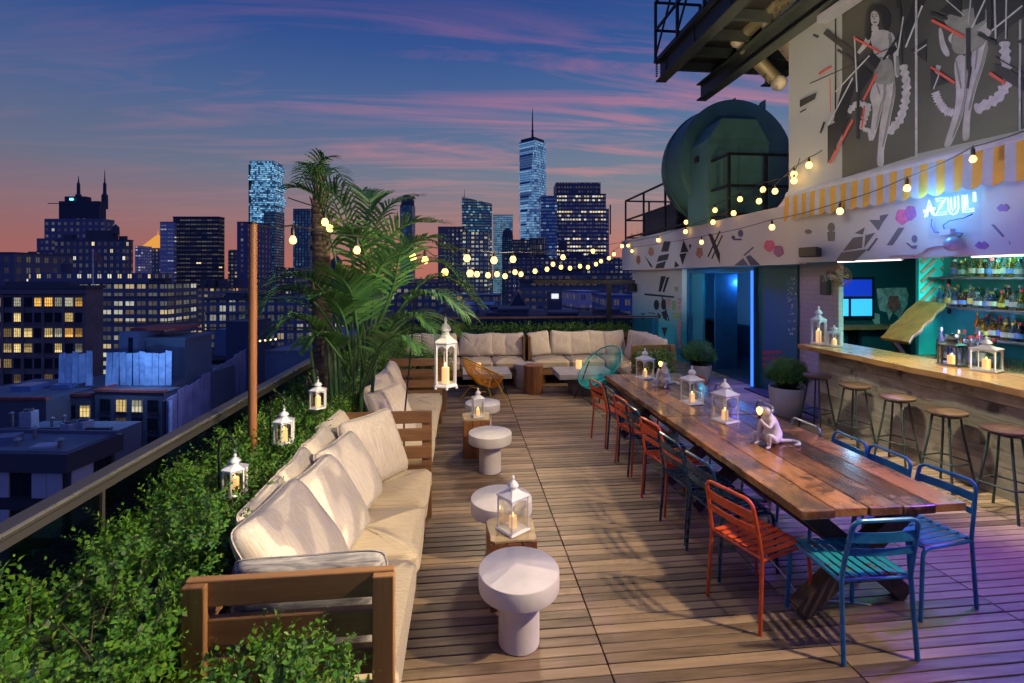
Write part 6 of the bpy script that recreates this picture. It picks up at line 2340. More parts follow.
m2 = [b for k, b in enumerate(B_) if k in (2, 4, 6, 8, 10)]
strand('strand of small bulbs along the top edge of the low roof', [onX(822, 150, 4.95)] + [b + UPV for b in m1], m1, 0.01, 0.045)
strand('strand of small bulbs tied to the black roof railing', [onX(800, 158, 4.96)] + [b + UPV for b in m2] + [onX(640, 215, 4.97)], m2, 0.01, 0.045)
# clip-on lamps at the fascia edge
# ------------------------------------------------------------------ palms
def frond_arrays(pts, nl=34, ll=0.34, lw=0.03, droop=0.35, seed=0, t0=0.22, up=(0, 0, 1), vee=0.35):
    """pinnate leaf: pts (3D control points of the rachis). returns V,F for leaflets and the rachis points"""
    rg = np.random.default_rng(seed)
    P = np.array([tuple(p) for p in pts], dtype=float)
    m = len(P)
    # Catmull-Rom resample
    ext = np.vstack([2 * P[0] - P[1], P, 2 * P[-1] - P[-2]])
    N = 60
    out = []
    for i in range(N + 1):
        u = i / N * (m - 1)
        j = min(int(u), m - 2)
        f = u - j
        p0, p1, p2, p3 = ext[j], ext[j + 1], ext[j + 2], ext[j + 3]
        out.append(0.5 * ((2 * p1) + (-p0 + p2) * f + (2 * p0 - 5 * p1 + 4 * p2 - p3) * f * f + (-p0 + 3 * p1 - 3 * p2 + p3) * f ** 3))
    C = np.array(out)
    T = np.gradient(C, axis=0)
    T /= np.linalg.norm(T, axis=1, keepdims=True)
    V, F = [], []
    upv = np.array(up, dtype=float)
    for k in range(nl):
        for sd in (-1, 1):
            t = t0 + (1 - t0) * (k + 0.5 + rg.uniform(-0.2, 0.2)) / nl
            i = min(int(t * N), N)
            c, d = C[i], T[i]
            s = np.cross(d, upv)
            if np.linalg.norm(s) < 0.15: s = np.cross(d, np.array([0.3, -1, 0.1]))
            s /= np.linalg.norm(s)
            n = np.cross(s, d)
            u = (t - t0) / (1 - t0)
            L = ll * (0.55 + 0.9 * u - 1.15 * u ** 2.2 + 0.15) * rg.uniform(0.88, 1.1)
            fw = 0.55 + 0.55 * u
            dr = s * sd * 1.0 + d * fw + n * vee * (1 - 0.4 * u)
            dr /= np.linalg.norm(dr)
            w = lw * (1 - 0.35 * u)
            S = 4
            base = len(V)
            p = c.copy()
            q = dr.copy()
            for a in range(S + 1):
                x = a / S
                wd = w * (0.55 + 1.6 * x - 2.1 * x * x) if x < 0.98 else 0.0015
                wv = np.cross(q, n)
                nw = np.linalg.norm(wv)
                wv = wv / nw if nw > 1e-4 else s
                V.append(p - wv * wd / 2)
                V.append(p + wv * wd / 2 + n * 0.0)
                p = p + q * L / S
                q = q + np.array([0, 0, -1.0]) * droop * (0.28 + 0.5 * x)
                q /= np.linalg.norm(q)
            for a in range(S):
                F.append((base + 2 * a, base + 2 * a + 1, base + 2 * a + 3, base + 2 * a + 2))
    return np.array(V), np.array(F), C


m_stem = plain('palm_stem', (0.035, 0.10, 0.02), 0.5, var=0.3, nscale=20)
m_trunk, nt_, b_ = new_mat('palm_trunk_bark')
tcn = nt_.nodes.new('ShaderNodeTexCoord')
mpn = nd(nt_, 'ShaderNodeMapping', Vector=tcn.outputs['Object'], Scale=(14, 14, 26))
nn_ = nd(nt_, 'ShaderNodeTexNoise', Vector=mpn, Scale=1.0, Detail=6.0, Roughness=0.7)
setp(nt_, b_, Base_Color=ramp(nt_, nn_, [(0.3, (0.035, 0.024, 0.015)), (0.55, (0.16, 0.115, 0.07)), (0.75, (0.36, 0.28, 0.18))]), Roughness=0.9)
bump(nt_, b_, nn_, 0.9, 0.03)


def frond(t, o, px_pts, **kw):
    """px_pts: (px, py, world y) of the rachis"""
    pts = [onY(*p) - o for p in px_pts]
    V, F, C = frond_arrays(pts, **kw)
    ob = np_mesh('frond', V, F, M['leaf_palm'], t)
    mb = MB()
    n = len(C)
    idx = list(range(0, n, 4))
    mb.tube([tuple(C[i]) for i in idx], [0.011 * (1 - 0.8 * i / n) + 0.0015 for i in idx], 6)
    mb.build('rachis', m_stem, ob, smooth=True)


# stout palm trunk rising beside the balustrade
o = Vector((-1.42, 5.0, 0.0))
t = thing('palm_tree', 'palm with a thick rough trunk rising from the hedge beside the balustrade', 'palm', o)
mb = MB()
pts, rad = [], []
for k in range(46):
    z = 0.2 + k * 0.066
    pts.append((0.05 * math.sin(z * 0.9) - 0.03, 0.02 * math.sin(z * 1.7), z))
    rad.append((0.112 - 0.012 * z) * (1.06 if k % 2 else 0.95) * (1.0 if z < 2.75 else max(0.25, 1 - (z - 2.75) * 1.5)))
mb.tube(pts, rad, 22)
mb.build('trunk', m_trunk, t, smooth='auto')
mb = MB()
for k in range(70):
    a = RNG.uniform(0, 6.28)
    z = RNG.uniform(1.0, 3.15)
    r = (0.100 - 0.010 * z) * (1.0 if z < 2.75 else 1 - (z - 2.75) * 1.2)
    p = Vector((r * math.cos(a) - 0.0, r * math.sin(a), z))
    mb.tube([p, p * 1.0 + Vector((0.035 * math.cos(a), 0.035 * math.sin(a), 0.09))], [0.016, 0.004], 5)
mb.build('bark_stub', m_trunk, t)
fr = [[(317, 190, 5.0), (322, 172, 4.95), (312, 166, 4.7), (297, 172, 4.5)], [(319, 188, 5.0), (328, 170, 5.2), (338, 172, 5.5), (346, 186, 5.7)], [(317, 180, 5.0), (316, 168, 5.2), (306, 170, 5.6), (298, 184, 5.8)]]
fr += [[(318, 186, 5.0), (319, 166, 4.98), (324, 158, 4.95), (333, 160, 4.9)], [(318, 186, 5.0), (316, 170, 4.9), (310, 164, 4.7), (303, 170, 4.55)]]
for k, f in enumerate(fr[1:]):
    frond(t, o, f, nl=14, ll=0.22, lw=0.026, droop=0.5, seed=90 + k, t0=0.15)

# clump of feathery palms between the two sofas
o = Vector((-1.08, 4.75, 0.0))
t = thing('areca_palm', 'clump of feathery green palms with many cane stems behind the long sofa', 'palm', o)
stems = [(-0.16, 0.05, 2.1), (-0.08, -0.08, 2.0), (0.02, 0.08, 1.9), (0.10, -0.04, 1.95), (0.16, 0.06, 1.8), (-0.24, -0.02, 1.85), (0.06, 0.16, 2.0), (-0.12, 0.18, 2.05)]
for k, (x, y, h) in enumerate(stems):
    mb = MB()
    lean = 1.0 + 0.35 * h
    mb.tube([(x, y, 0.25), (x * 1.2, y * 1.2, h * 0.5), (x * 1.5, y * 1.5, h * 0.8)], [0.024, 0.019, 0.013], 8)
    mb.build('cane', m_stem, t, smooth=True)
FR = [  # px, py, world depth along y
    [(352, 350, 4.75), (352, 255, 4.75), (341, 203, 4.7), (308, 172, 4.5)],
    [(356, 330, 4.8), (352, 255, 4.9), (336, 205, 5.1), (322, 185, 5.3), (345, 200, 5.4)],
    [(366, 330, 4.85), (372, 240, 5.0), (388, 206, 5.15), (415, 196, 5.3)],
    [(370, 330, 4.7), (380, 255, 4.6), (405, 225, 4.5), (440, 222, 4.4)],
    [(372, 340, 4.8), (405, 275, 4.8), (440, 262, 4.9), (468, 288, 5.0)],
    [(374, 345, 4.6), (410, 300, 4.4), (440, 295, 4.25), (468, 315, 4.15)],
    [(346, 345, 4.75), (322, 290, 4.6), (292, 276, 4.4), (258, 288, 4.25)],
    [(344, 350, 4.9), (315, 310, 5.0), (285, 300, 5.1), (262, 300, 5.2)],
    [(356, 370, 4.7), (366, 290, 4.45), (362, 245, 4.25), (345, 228, 4.1)],
    [(362, 380, 4.7), (372, 315, 4.5), (376, 275, 4.3), (392, 252, 4.1)],
    [(352, 375, 4.6), (345, 322, 4.35), (330, 298, 4.2), (308, 296, 4.05)],
    [(366, 385, 4.65), (388, 332, 4.45), (412, 314, 4.3), (436, 330, 4.2)],
    [(362, 392, 4.65), (378, 350, 4.4), (400, 335, 4.25), (420, 348, 4.15)],
    [(350, 380, 4.7), (335, 345, 4.5), (318, 335, 4.35), (303, 345, 4.25)],
    [(370, 340, 5.0), (395, 260, 5.2), (425, 240, 5.4), (455, 250, 5.6)],
    [(360, 335, 5.0), (362, 245, 5.2), (370, 205, 5.3), (362, 190, 5.4)],
    [(366, 350, 4.6), (392, 290, 4.4), (402, 250, 4.2), (428, 236, 4.05)],
    [(350, 330, 4.5), (332, 245, 4.4), (318, 200, 4.35), (296, 186, 4.25)],
    [(344, 345, 4.6), (312, 300, 4.4), (282, 290, 4.25), (256, 310, 4.1)],
    [(346, 365, 4.5), (318, 330, 4.3), (296, 318, 4.2), (274, 330, 4.1)],
    [(376, 345, 4.9), (420, 285, 5.0), (452, 280, 5.1), (482, 305, 5.2)],
    [(364, 372, 4.6), (356, 320, 4.35), (350, 290, 4.2), (334, 270, 4.05)],
    [(368, 360, 4.9), (408, 320, 5.1), (438, 318, 5.2), (460, 335, 5.3)],
]
for k, f in enumerate(FR):
    frond(t, o, f, nl=22 if k not in (8, 9, 10, 11) else 20, ll=0.37 if k < 8 or k > 13 else 0.31, lw=0.036, droop=0.36 + 0.12 * (k % 3), seed=200 + k, t0=0.30)
# ------------------------------------------------------------------ the city
mb = MB()
mb.box((0, 3000, -62), (16000, 16000, 1))
tag(mb.build('city_ground', plain('dark_street_ground', (0.03, 0.03, 0.035), 0.9)), kind='structure')


def tower_mat(name, wall, glassc, lit, w=3.0, h=3.5, fx=0.7, fz=0.6, frac=0.2, strength=1.5, rough=0.25, rowbias=0.0, band=0.0, spec=0.5, wall_rough=0.7, lit2=None, dim=0.09):
    wall = tuple(min(0.6, c * 2.6 + 0.015) * f for c, f in zip(wall, (0.9, 1.0, 1.2)))
    glassc = tuple(min(0.6, c * 1.8) for c in glassc)
    """curtain wall / window grid in the building's own coordinates, some rooms lit"""
    m, nt, b = new_mat(name)
    tc = nt.nodes.new('ShaderNodeTexCoord')
    so = nt.nodes.new('ShaderNodeSeparateXYZ')
    nt.links.new(tc.outputs['Object'], so.inputs[0])
    sn = nt.nodes.new('ShaderNodeSeparateXYZ')
    nt.links.new(tc.outputs['Normal'], sn.inputs[0])
    ax = mth(nt, 'ABSOLUTE', sn.outputs[0])
    ay = mth(nt, 'ABSOLUTE', sn.outputs[1])
    u = mth(nt, 'ADD', mth(nt, 'MULTIPLY', so.outputs[0], mth(nt, 'GREATER_THAN', ay, 0.5)), mth(nt, 'MULTIPLY', so.outputs[1], mth(nt, 'GREATER_THAN', ax, 0.5)))
    u = mth(nt, 'DIVIDE', u, w)
    v = mth(nt, 'DIVIDE', so.outputs[2], h)
    cu, cv = mth(nt, 'FLOOR', u), mth(nt, 'FLOOR', v)
    fu, fv = mth(nt, 'SUBTRACT', u, cu), mth(nt, 'SUBTRACT', v, cv)
    du = mth(nt, 'ABSOLUTE', mth(nt, 'SUBTRACT', fu, 0.5))
    wu = mth(nt, 'MULTIPLY', mth(nt, 'LESS_THAN', du, fx / 2), mth(nt, 'GREATER_THAN', du, 0.035))
    wv = mth(nt, 'LESS_THAN', mth(nt, 'ABSOLUTE', mth(nt, 'SUBTRACT', fv, 0.5)), fz / 2)
    flat = mth(nt, 'LESS_THAN', mth(nt, 'ABSOLUTE', sn.outputs[2]), 0.5)
    win = mth(nt, 'MULTIPLY', mth(nt, 'MULTIPLY', wu, wv), flat)
    cc = nd(nt, 'ShaderNodeCombineXYZ', X=cu, Y=cv, Z=mth(nt, 'MULTIPLY', ax, 7.0))
    wn = nt.nodes.new('ShaderNodeTexWhiteNoise')
    nt.links.new(cc, wn.inputs['Vector'])
    rr = nd(nt, 'ShaderNodeCombineXYZ', X=cv, Y=3.3, Z=0.0)
    wr = nt.nodes.new('ShaderNodeTexWhiteNoise')
    nt.links.new(rr, wr.inputs['Vector'])
    cl = nd(nt, 'ShaderNodeCombineXYZ', X=mth(nt, 'MULTIPLY', cu, 0.18), Y=mth(nt, 'MULTIPLY', cv, 0.35), Z=5.0)
    nz = nd(nt, 'ShaderNodeTexNoise', Vector=cl, Scale=1.0, Detail=1.0)
    val = mth(nt, 'ADD', mth(nt, 'ADD', mth(nt, 'MULTIPLY', wn.outputs[0], 1 - rowbias), mth(nt, 'MULTIPLY', wr.outputs[0], rowbias)), mth(nt, 'MULTIPLY', mth(nt, 'SUBTRACT', nz, 0.5), -0.6))
    on = mth(nt, 'LESS_THAN', val, frac)
    bright = mth(nt, 'ADD', mth(nt, 'MULTIPLY', wn.outputs[0], 2.0 / max(frac, 0.05) * 0.2), 0.35)
    dm = mth(nt, 'MULTIPLY', mth(nt, 'SUBTRACT', 1.0, on), mth(nt, 'MULTIPLY', wn.outputs[0], dim))  # unlit panes glow faintly as well, for a glassy sheen
    ins = nd(nt, 'ShaderNodeTexNoise', Vector=tc.outputs['Object'], Scale=1.6 / w, Detail=2.0)
    win_l = mth(nt, 'MULTIPLY', win, mth(nt, 'MULTIPLY_ADD', ins, 1.5, 0.25))
    em = mth(nt, 'MULTIPLY', win_l, mth(nt, 'ADD', mth(nt, 'MULTIPLY', on, mth(nt, 'MULTIPLY', bright, strength)), dm))
    base = mixc(nt, win, wall, glassc)
    setp(nt, b, Base_Color=base, Roughness=nd(nt, 'ShaderNodeMapRange', Value=win, i1=0.0, i2=1.0, i3=wall_rough, i4=rough))
    b.inputs['Specular IOR Level'].default_value = spec
    if lit2:
        setp(nt, b, Emission_Color=mixc(nt, wn.outputs[0] if frac > 0.5 else mth(nt, 'GREATER_THAN', wr.outputs[0], 0.5), lit, lit2))
    else:
        warm = tuple(min(1.0, c * f) for c, f in zip(lit, (1.0, 0.80, 0.50)))
        hue = mth(nt, 'FRACT', mth(nt, 'MULTIPLY', wn.outputs[0], 13.7))
        setp(nt, b, Emission_Color=mixc(nt, mth(nt, 'GREATER_THAN', hue, 0.55), lit, warm))
    setp(nt, b, Emission_Strength=em)
    return m


def city(label, px0, px1, ptop, D, depth, mat, yaw=0.0, base=-61.0, name='city_building', cat='building', roof=None, parapet=True, group=None, clutter=0, ledges=0):
    """building whose front spans px0..px1 at camera depth D with its roof at picture height ptop"""
    c = far((px0 + px1) / 2, CY, D)
    w = (px1 - px0) / FPX * D
    top = CH + (CY - ptop) / FPX * D
    t = thing(name, label, cat, (c.x, c.y, base), -TH + yaw, group)
    H_ = top - base
    mb = MB()
    mb.box((0, depth / 2, H_ / 2), (w, depth, H_))
    mb.build('wall', mat, t)
    if parapet:
        mb = MB()
        e = min(0.6, w * 0.02)
        for s in (-1, 1):
            mb.box((s * (w / 2 + e * 0.2), depth / 2, H_ + e * 0.4), (e, depth + e, e * 1.4))
        mb.box((0, -e * 0.2, H_ + e * 0.41), (w - e, e, e * 1.4))
        mb.build('parapet', roof or m_pw, t)
    if clutter and depth > 8 and w > 12:
        rg = random.Random(int(px0 * 7 + ptop))
        for q in range(clutter):
            mb = MB()
            bw, bd, bh = rg.uniform(0.06, 0.16) * w, rg.uniform(0.15, 0.3) * depth, rg.uniform(1.5, 4.5) * min(1.6, D / 220)
            bx, by = rg.uniform(-0.4, 0.4) * w, rg.uniform(0.2, 0.7) * depth
            mb.box((bx, by, H_ + bh / 2), (bw, bd, bh))
            mb.box((bx, by, H_ + bh + 0.15), (bw * 1.06, bd * 1.06, 0.3))
            mb.build('roof_hut', m_pw, t)
        mb = MB()
        bx, r_ = rg.uniform(-0.35, 0.35) * w, min(3.0, w * 0.03) * min(1.5, D / 250)
        for sx in (-1, 1):
            for sy in (-1, 1): mb.box((bx + sx * r_ * 0.6, depth * 0.4 + sy * r_ * 0.6, H_ + r_), (r_ * 0.15, r_ * 0.15, 2 * r_))
        mb.lathe([(0.1, 2 * r_), (r_, 2 * r_), (r_ * 0.95, 4.2 * r_), (0.1, 5.2 * r_)], (bx, depth * 0.4, H_), 12)
        mb.build('water_tank', m_pw, t)
    if ledges:
        mb = MB()
        for q in range(1, ledges + 1):
            z_ = H_ - q * 3.4 * (1 + D / 260)
            mb.box((0, -0.25, z_), (w * 1.004, 0.5, 0.35 * (1 + D / 260)))
            for sx in (-1, 1): mb.box((sx * (w / 2 + 0.1), depth / 2, z_), (0.2, depth, 0.35 * (1 + D / 260)))
        mb.build('ledge', m_ledge, t)
    t['_w'] = w
    t['_h'] = H_
    t['_d'] = depth
    return t


def cpart(t, name, boxes, mat):
    mb = MB()
    for (x0, x1, y0, y1, z0, z1) in boxes:
        mb.box(((x0 + x1) / 2, (y0 + y1) / 2, (z0 + z1) / 2), (x1 - x0, y1 - y0, z1 - z0))
    return mb.build(name, mat, t)


m_pw = plain('dark_parapet', (0.08, 0.085, 0.11), 0.8)
m_ledge = plain('stone_ledge', (0.13, 0.135, 0.16), 0.8)
m_bluebrick = plain('dusky_brick', (0.06, 0.06, 0.075), 0.85, var=0.3, nscale=0.2)
m_roofb = plain('grey_roofing', (0.14, 0.17, 0.22), 0.85, var=0.3, nscale=0.4)
YEL, PALE, CYAN = (1.0, 0.72, 0.30), (0.95, 0.92, 0.68), (0.30, 0.70, 1.0)

# --- far towers, left to right
mt = tower_mat('stepped_stone', (0.05, 0.05, 0.075), (0.02, 0.03, 0.05), PALE, 9, 9, 0.4, 0.45, 0.16, 1.2)
t = city('stepped dark tower with two spires on its crown, far left', 28, 104, 252, 700, 26, mt, 0.0)
k = 700 / FPX
W_, H0 = t['_w'], t['_h']
cpart(t, 'upper_wall', [(-W_ * 0.32, W_ * 0.46, 4, 24, H0, H0 + 42 * k * 0.8), (-W_ * 0.44, W_ * 0.2, 6, 24, H0, H0 + 14 * k)], mt)
cpart(t, 'crown', [(-W_ * 0.18, W_ * 0.36, 10, 22, H0 + 33.6 * k, H0 + 52 * k), (-W_ * 0.12, W_ * 0.16, 12, 22, H0 + 52 * k, H0 + 57 * k)], plain('slate_crown', (0.035, 0.04, 0.07), 0.6))
for x, h in ((-0.08, 84), (0.28, 90)):
    mb = MB()
    mb.lathe([(0.3, H0 + 46 * k), (4.2, H0 + 46 * k), (4.0, H0 + 60 * k), (2.2, H0 + 62 * k), (2.0, H0 + 72 * k), (0.9, H0 + 74 * k), (0.3, H0 + (h - 4) * k), (0.1, H0 + (h - 10) * k + 10)], (x * W_, 30, 0), 10)
    mb.build('spire', plain('spire_slate', (0.04, 0.04, 0.08), 0.6), t)
mb = MB()
mb.box((-0.02 * W_, 11, H0 + 54 * k), (5, 1, 3))
mb.build('lamp', emit('teal_floodlamp', (0.15, 0.85, 0.9), 3.0), t)
cpart(t, 'crane_arm', [(-W_ * 0.32, W_ * 0.0, 9, 10, H0 + 49.2 * k, H0 + 49.9 * k)], m_pw)

mt = tower_mat('dark_offices', (0.045, 0.045, 0.06), (0.02, 0.02, 0.03), PALE, 6, 7, 0.4, 0.5, 0.10, 1.4)
t = city('dark flat-roofed block in front of the twin-spired tower', 55, 125, 240, 470, 10, mt, clutter=3)
k = 470 / FPX
cpart(t, 'plant_room', [(-t['_w'] * 0.1, t['_w'] * 0.3, 3, 9, t['_h'], t['_h'] + 10 * k)], m_pw)
city('small dark block at the left picture edge below the spires', -30, 14, 253, 300, 40, mt)

mt = tower_mat('lit_loft_grid', (0.06, 0.06, 0.07), (0.03, 0.04, 0.055), PALE, 6.2, 4.6, 0.72, 0.5, 0.42, 0.9, rowbias=0.2, dim=0.12)
t = city('broad loft building with rows of pale lit windows behind the near brick corner block', 12, 167, 284, 260, 24, mt, 0.0, clutter=4, ledges=3)
cpart(t, 'top_storey', [(-t['_w'] / 2 + 6, t['_w'] * 0.36, 3, 20, t['_h'], t['_h'] + 6)], tower_mat('attic_windows', (0.05, 0.05, 0.07), (0.03, 0.03, 0.05), PALE, 5.5, 6, 0.36, 0.36, 0.5, 1.4))
c = far(93, 262, 255)
t = thing('flagpole', 'white flagpole with a reddish flag on the loft building roof', 'flagpole', (c.x, c.y, CH - 10))
mb = MB()
mb.tube([(0, 0, 0), (0, 0, 24)], 0.25, 8)
mb.build('pole', M['white_paint'], t)
mb = MB()
for i in range(5):
    mb.prism([(0.2 + i * 0.9, 0.4 * math.sin(i), 19 - i * 0.8), (0.2 + (i + 1) * 0.9, 0.4 * math.sin(i + 1), 19 - (i + 1) * 0.8), (0.2 + (i + 1) * 0.9, 0.4 * math.sin(i + 1), 23.5 - (i + 1) * 0.7), (0.2 + i * 0.9, 0.4 * math.sin(i), 23.5 - i * 0.7)], (0, 0.1, 0))
mb.build('flag', plain('faded_red_flag', (0.42, 0.16, 0.15), 0.8, var=0.4), t)

# gold-roofed tower
mt = tower_mat('slim_stone', (0.06, 0.055, 0.07), (0.02, 0.02, 0.03), PALE, 8, 9, 0.4, 0.5, 0.14, 1.0)
t = city('slim tower with a glowing golden pyramid roof', 141, 162, 248, 1100, 40, mt)
k = 1100 / FPX
mb = MB()
mb.lathe([(1, t['_h']), (t['_w'] * 0.70, t['_h']), (t['_w'] * 0.14, t['_h'] + 12 * k), (1.0, t['_h'] + 14 * k), (0.4, t['_h'] + 18 * k)], (0, 20, 0), 4, math.pi / 4)
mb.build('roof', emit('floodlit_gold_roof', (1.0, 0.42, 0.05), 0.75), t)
city('pale lit slab beside the golden pyramid tower', 135, 141, 246, 1000, 30, tower_mat('pale_slab', (0.10, 0.13, 0.2), (0.05, 0.07, 0.12), PALE, 6, 6, 0.6, 0.5, 0.2, 0.8))

mt = tower_mat('black_glass', (0.012, 0.012, 0.018), (0.02, 0.022, 0.035), PALE, 7, 5.5, 0.86, 0.30, 0.05, 1.6, 0.2, rowbias=0.25)
t = city('dark glass box tower left of the brown pole', 173, 219, 217, 620, 12, mt, 0.0)
t2 = city('lower grey wing attached to the dark glass box tower', 160, 174, 222, 615, 60, tower_mat('grey_wing', (0.13, 0.14, 0.2), (0.07, 0.08, 0.12), PALE, 9, 5, 0.8, 0.3, 0.12, 0.9))
city('narrow dark slab partly hidden by the brown pole', 237, 254, 222, 560, 40, tower_mat('plum_slab', (0.05, 0.04, 0.07), (0.03, 0.025, 0.045), PALE, 8, 6, 0.3, 0.5, 0.03, 0.6))

# irregular stacked glass tower
mt = tower_mat('jenga_glass', (0.015, 0.04, 0.09), (0.04, 0.10, 0.2), (0.16, 0.55, 1.0), 3.2, 3.6, 0.9, 0.75, 0.62, 1.15, 0.1, lit2=(0.45, 0.88, 1.0), rowbias=0.3)  # cyan glow stands for lit rooms and reflected sky together
t = city('tall bright blue glass tower with irregular jutting floors', 250, 274, 206, 900, 40, mt)
k = 900 / FPX
W_, H0 = t['_w'], t['_h']
z = H0
mb = MB()
lst = []
i = 0
while z < H0 + 42 * k:
    hh = RNG.uniform(5, 13) * 1.0
    a, b = RNG.uniform(-0.13, 0.08), RNG.uniform(-0.08, 0.16)
    lst.append((-W_ * (0.5 + a), W_ * (0.5 + b), -2 * RNG.uniform(0, 1), 36, z + 0.15, z + hh))
    z += hh
cpart(t, 'stacked_floor', lst, mt)
cpart(t, 'side_fin', [(-W_ * 0.56, -W_ * 0.51, 0, 20, 0, H0 + 42 * k)], m_pw)
cpart(t, 'lower_slab', [(W_ * 0.1, W_ * 0.62, -3, 30, 0, H0 - 26 * k * 0.2)], tower_mat('teal_dim_glass', (0.02, 0.03, 0.05), (0.03, 0.06, 0.09), CYAN, 4, 5, 0.8, 0.6, 0.12, 0.3))
city('slim dim glass tower just left of the palm trunk', 293, 310, 209, 800, 40, tower_mat('dim_glass', (0.03, 0.045, 0.06), (0.05, 0.08, 0.11), CYAN, 5, 5, 0.5, 0.7, 0.05, 0.3))
t = city('round topped teal tower rising above the palm fronds', 400, 412, 205, 900, 30, tower_mat('teal_round', (0.02, 0.05, 0.07), (0.03, 0.08, 0.10), CYAN, 5, 5, 0.6, 0.6, 0.1, 0.3))
mb = MB()
mb.lathe([(1, t['_h']), (t['_w'] * 0.55, t['_h']), (t['_w'] * 0.55, t['_h'] + 10), (t['_w'] * 0.4, t['_h'] + 19), (1, t['_h'] + 20)], (0, 15, 0), 20)
mb.build('crown', m_pw, t)
city('small far block low on the horizon left of the palm', 276, 294, 268, 600, 40, tower_mat('dim_block', (0.04, 0.04, 0.055), (0.03, 0.03, 0.05), PALE, 5, 5, 0.5, 0.5, 0.1, 0.6))
city('stepped far block beside the narrow dark slab', 228, 240, 250, 640, 40, tower_mat('dim_block_b', (0.05, 0.05, 0.07), (0.03, 0.03, 0.05), PALE, 5, 5, 0.5, 0.5, 0.1, 0.6))

# centre: the group round the tallest tower
mt = tower_mat('teal_glass', (0.02, 0.05, 0.07), (0.04, 0.13, 0.16), (0.35, 0.8, 0.85), 4, 5, 0.85, 0.6, 0.22, 0.7, 0.15, lit2=(0.7, 0.9, 0.6))
t = city('teal glass tower with an angled top and a spire above the string lights', 462, 492, 205, 900, 50, mt, 0.1)
k = 900 / FPX
mb = MB()
mb.prism([(-t['_w'] / 2, 0, t['_h']), (t['_w'] / 2, 0, t['_h']), (t['_w'] / 2, 0, t['_h'] + 3), (-t['_w'] / 2, 0, t['_h'] + 8 * k)], (0, 40, 0))
mb.build('crown', mt, t)
mb = MB()
mb.tube([(-t['_w'] * 0.42, 5, t['_h']), (-t['_w'] * 0.42, 5, t['_h'] + 16 * k)], [1.2, 0.3], 6)
mb.build('spire', m_pw, t)
t = city('pale cyan glass slab between the teal tower and the tallest tower', 493, 513, 215, 1000, 40, tower_mat('pale_cyan_glass', (0.10, 0.22, 0.28), (0.14, 0.34, 0.42), (0.45, 0.85, 1.0), 6, 4.5, 0.95, 0.7, 0.85, 0.35, 0.1))
t = city('dark tower with a rounded top before the pale cyan slab', 502, 513, 236, 850, 20, tower_mat('dark_round', (0.015, 0.025, 0.035), (0.02, 0.035, 0.05), CYAN, 4, 4, 0.4, 0.5, 0.06, 0.3))
mb = MB()
mb.lathe([(0.5, t['_h'] + 0), (t['_w'] * 0.5, t['_h']), (t['_w'] * 0.42, t['_h'] + 9), (t['_w'] * 0.2, t['_h'] + 14), (0.5, t['_h'] + 15)], (0, 10, 0), 16)
mb.build('crown', m_pw, t)
city('dark stone block below the pale cyan slab', 438, 464, 227, 700, 50, tower_mat('stone_dim', (0.05, 0.05, 0.055), (0.02, 0.02, 0.03), PALE, 6, 6, 0.4, 0.5, 0.12, 0.8))
city('bright-windowed low tower behind the right palm fronds', 462, 488, 232, 560, 40, tower_mat('busy_windows', (0.07, 0.09, 0.09), (0.04, 0.07, 0.07), (0.9, 0.95, 0.7), 5, 5, 0.6, 0.5, 0.4, 0.9))

# tallest tower: tapering, chamfered
D = 1400
k = D / FPX
c = far(532.5, CY, D)
base = -61.0
zr = CH + (CY - 143) * k
zb = CH + (CY - 262) * k
t = thing('city_building', 'tallest blue glass tower with tapering faceted sides and a long spire', 'building', (c.x, c.y, base), -TH + 0.08)
mt = tower_mat('facet_glass', (0.02, 0.06, 0.12), (0.05, 0.16, 0.30), (0.26, 0.60, 1.0), 7, 7, 0.92, 0.8, 0.75, 0.62, 0.06, rowbias=0.2, lit2=(0.45, 0.80, 1.0))
hw = 13.0 * k
zt_ = zr - base
vs = []
for s in range(4):
    a = math.pi / 4 + s * math.pi / 2
    vs.append((hw * math.cos(a) * 1.38 * 0.98, hw * math.sin(a) * 1.38 * 0.98, 0))
for s in range(4):
    a = math.pi / 4 + s * math.pi / 2
    vs.append((hw * math.cos(a) * 1.36, hw * math.sin(a) * 1.36, 60))
for s in range(4):
    a = s * math.pi / 2
    vs.append((hw * math.cos(a) * 1.02, hw * math.sin(a) * 1.02, zt_))
mb = MB()
fs = [(0, 1, 5, 4), (1, 2, 6, 5), (2, 3, 7, 6), (3, 0, 4, 7), (8, 9, 10, 11)]
for s in range(4):
    n_ = (s + 1) % 4
    fs.append((4 + s, 4 + n_, 8 + n_))
    fs.append((4 + s, 8 + n_, 8 + s))
mb.add(vs, fs)
mb.build('wall', mt, t)
mb = MB()
mb.lathe([(1, 0), (hw * 0.9, 0), (hw * 0.9, 5 * k * 0.6), (hw * 0.55, 5 * k * 0.6), (1, 5 * k * 0.7)], (0, 0, zt_), 4)
mb.build('crown', plain('navy_crown', (0.02, 0.03, 0.07), 0.4), t)
mb = MB()
mb.lathe([(0.4, 0), (10, 0), (10, 8), (4.0, 12), (2.8, 30), (3.6, 34), (2.2, 40), (1.5, 80), (0.4, 35 * k)], (0, 0, zt_), 8)
mb.build('spire', m_pw, t)

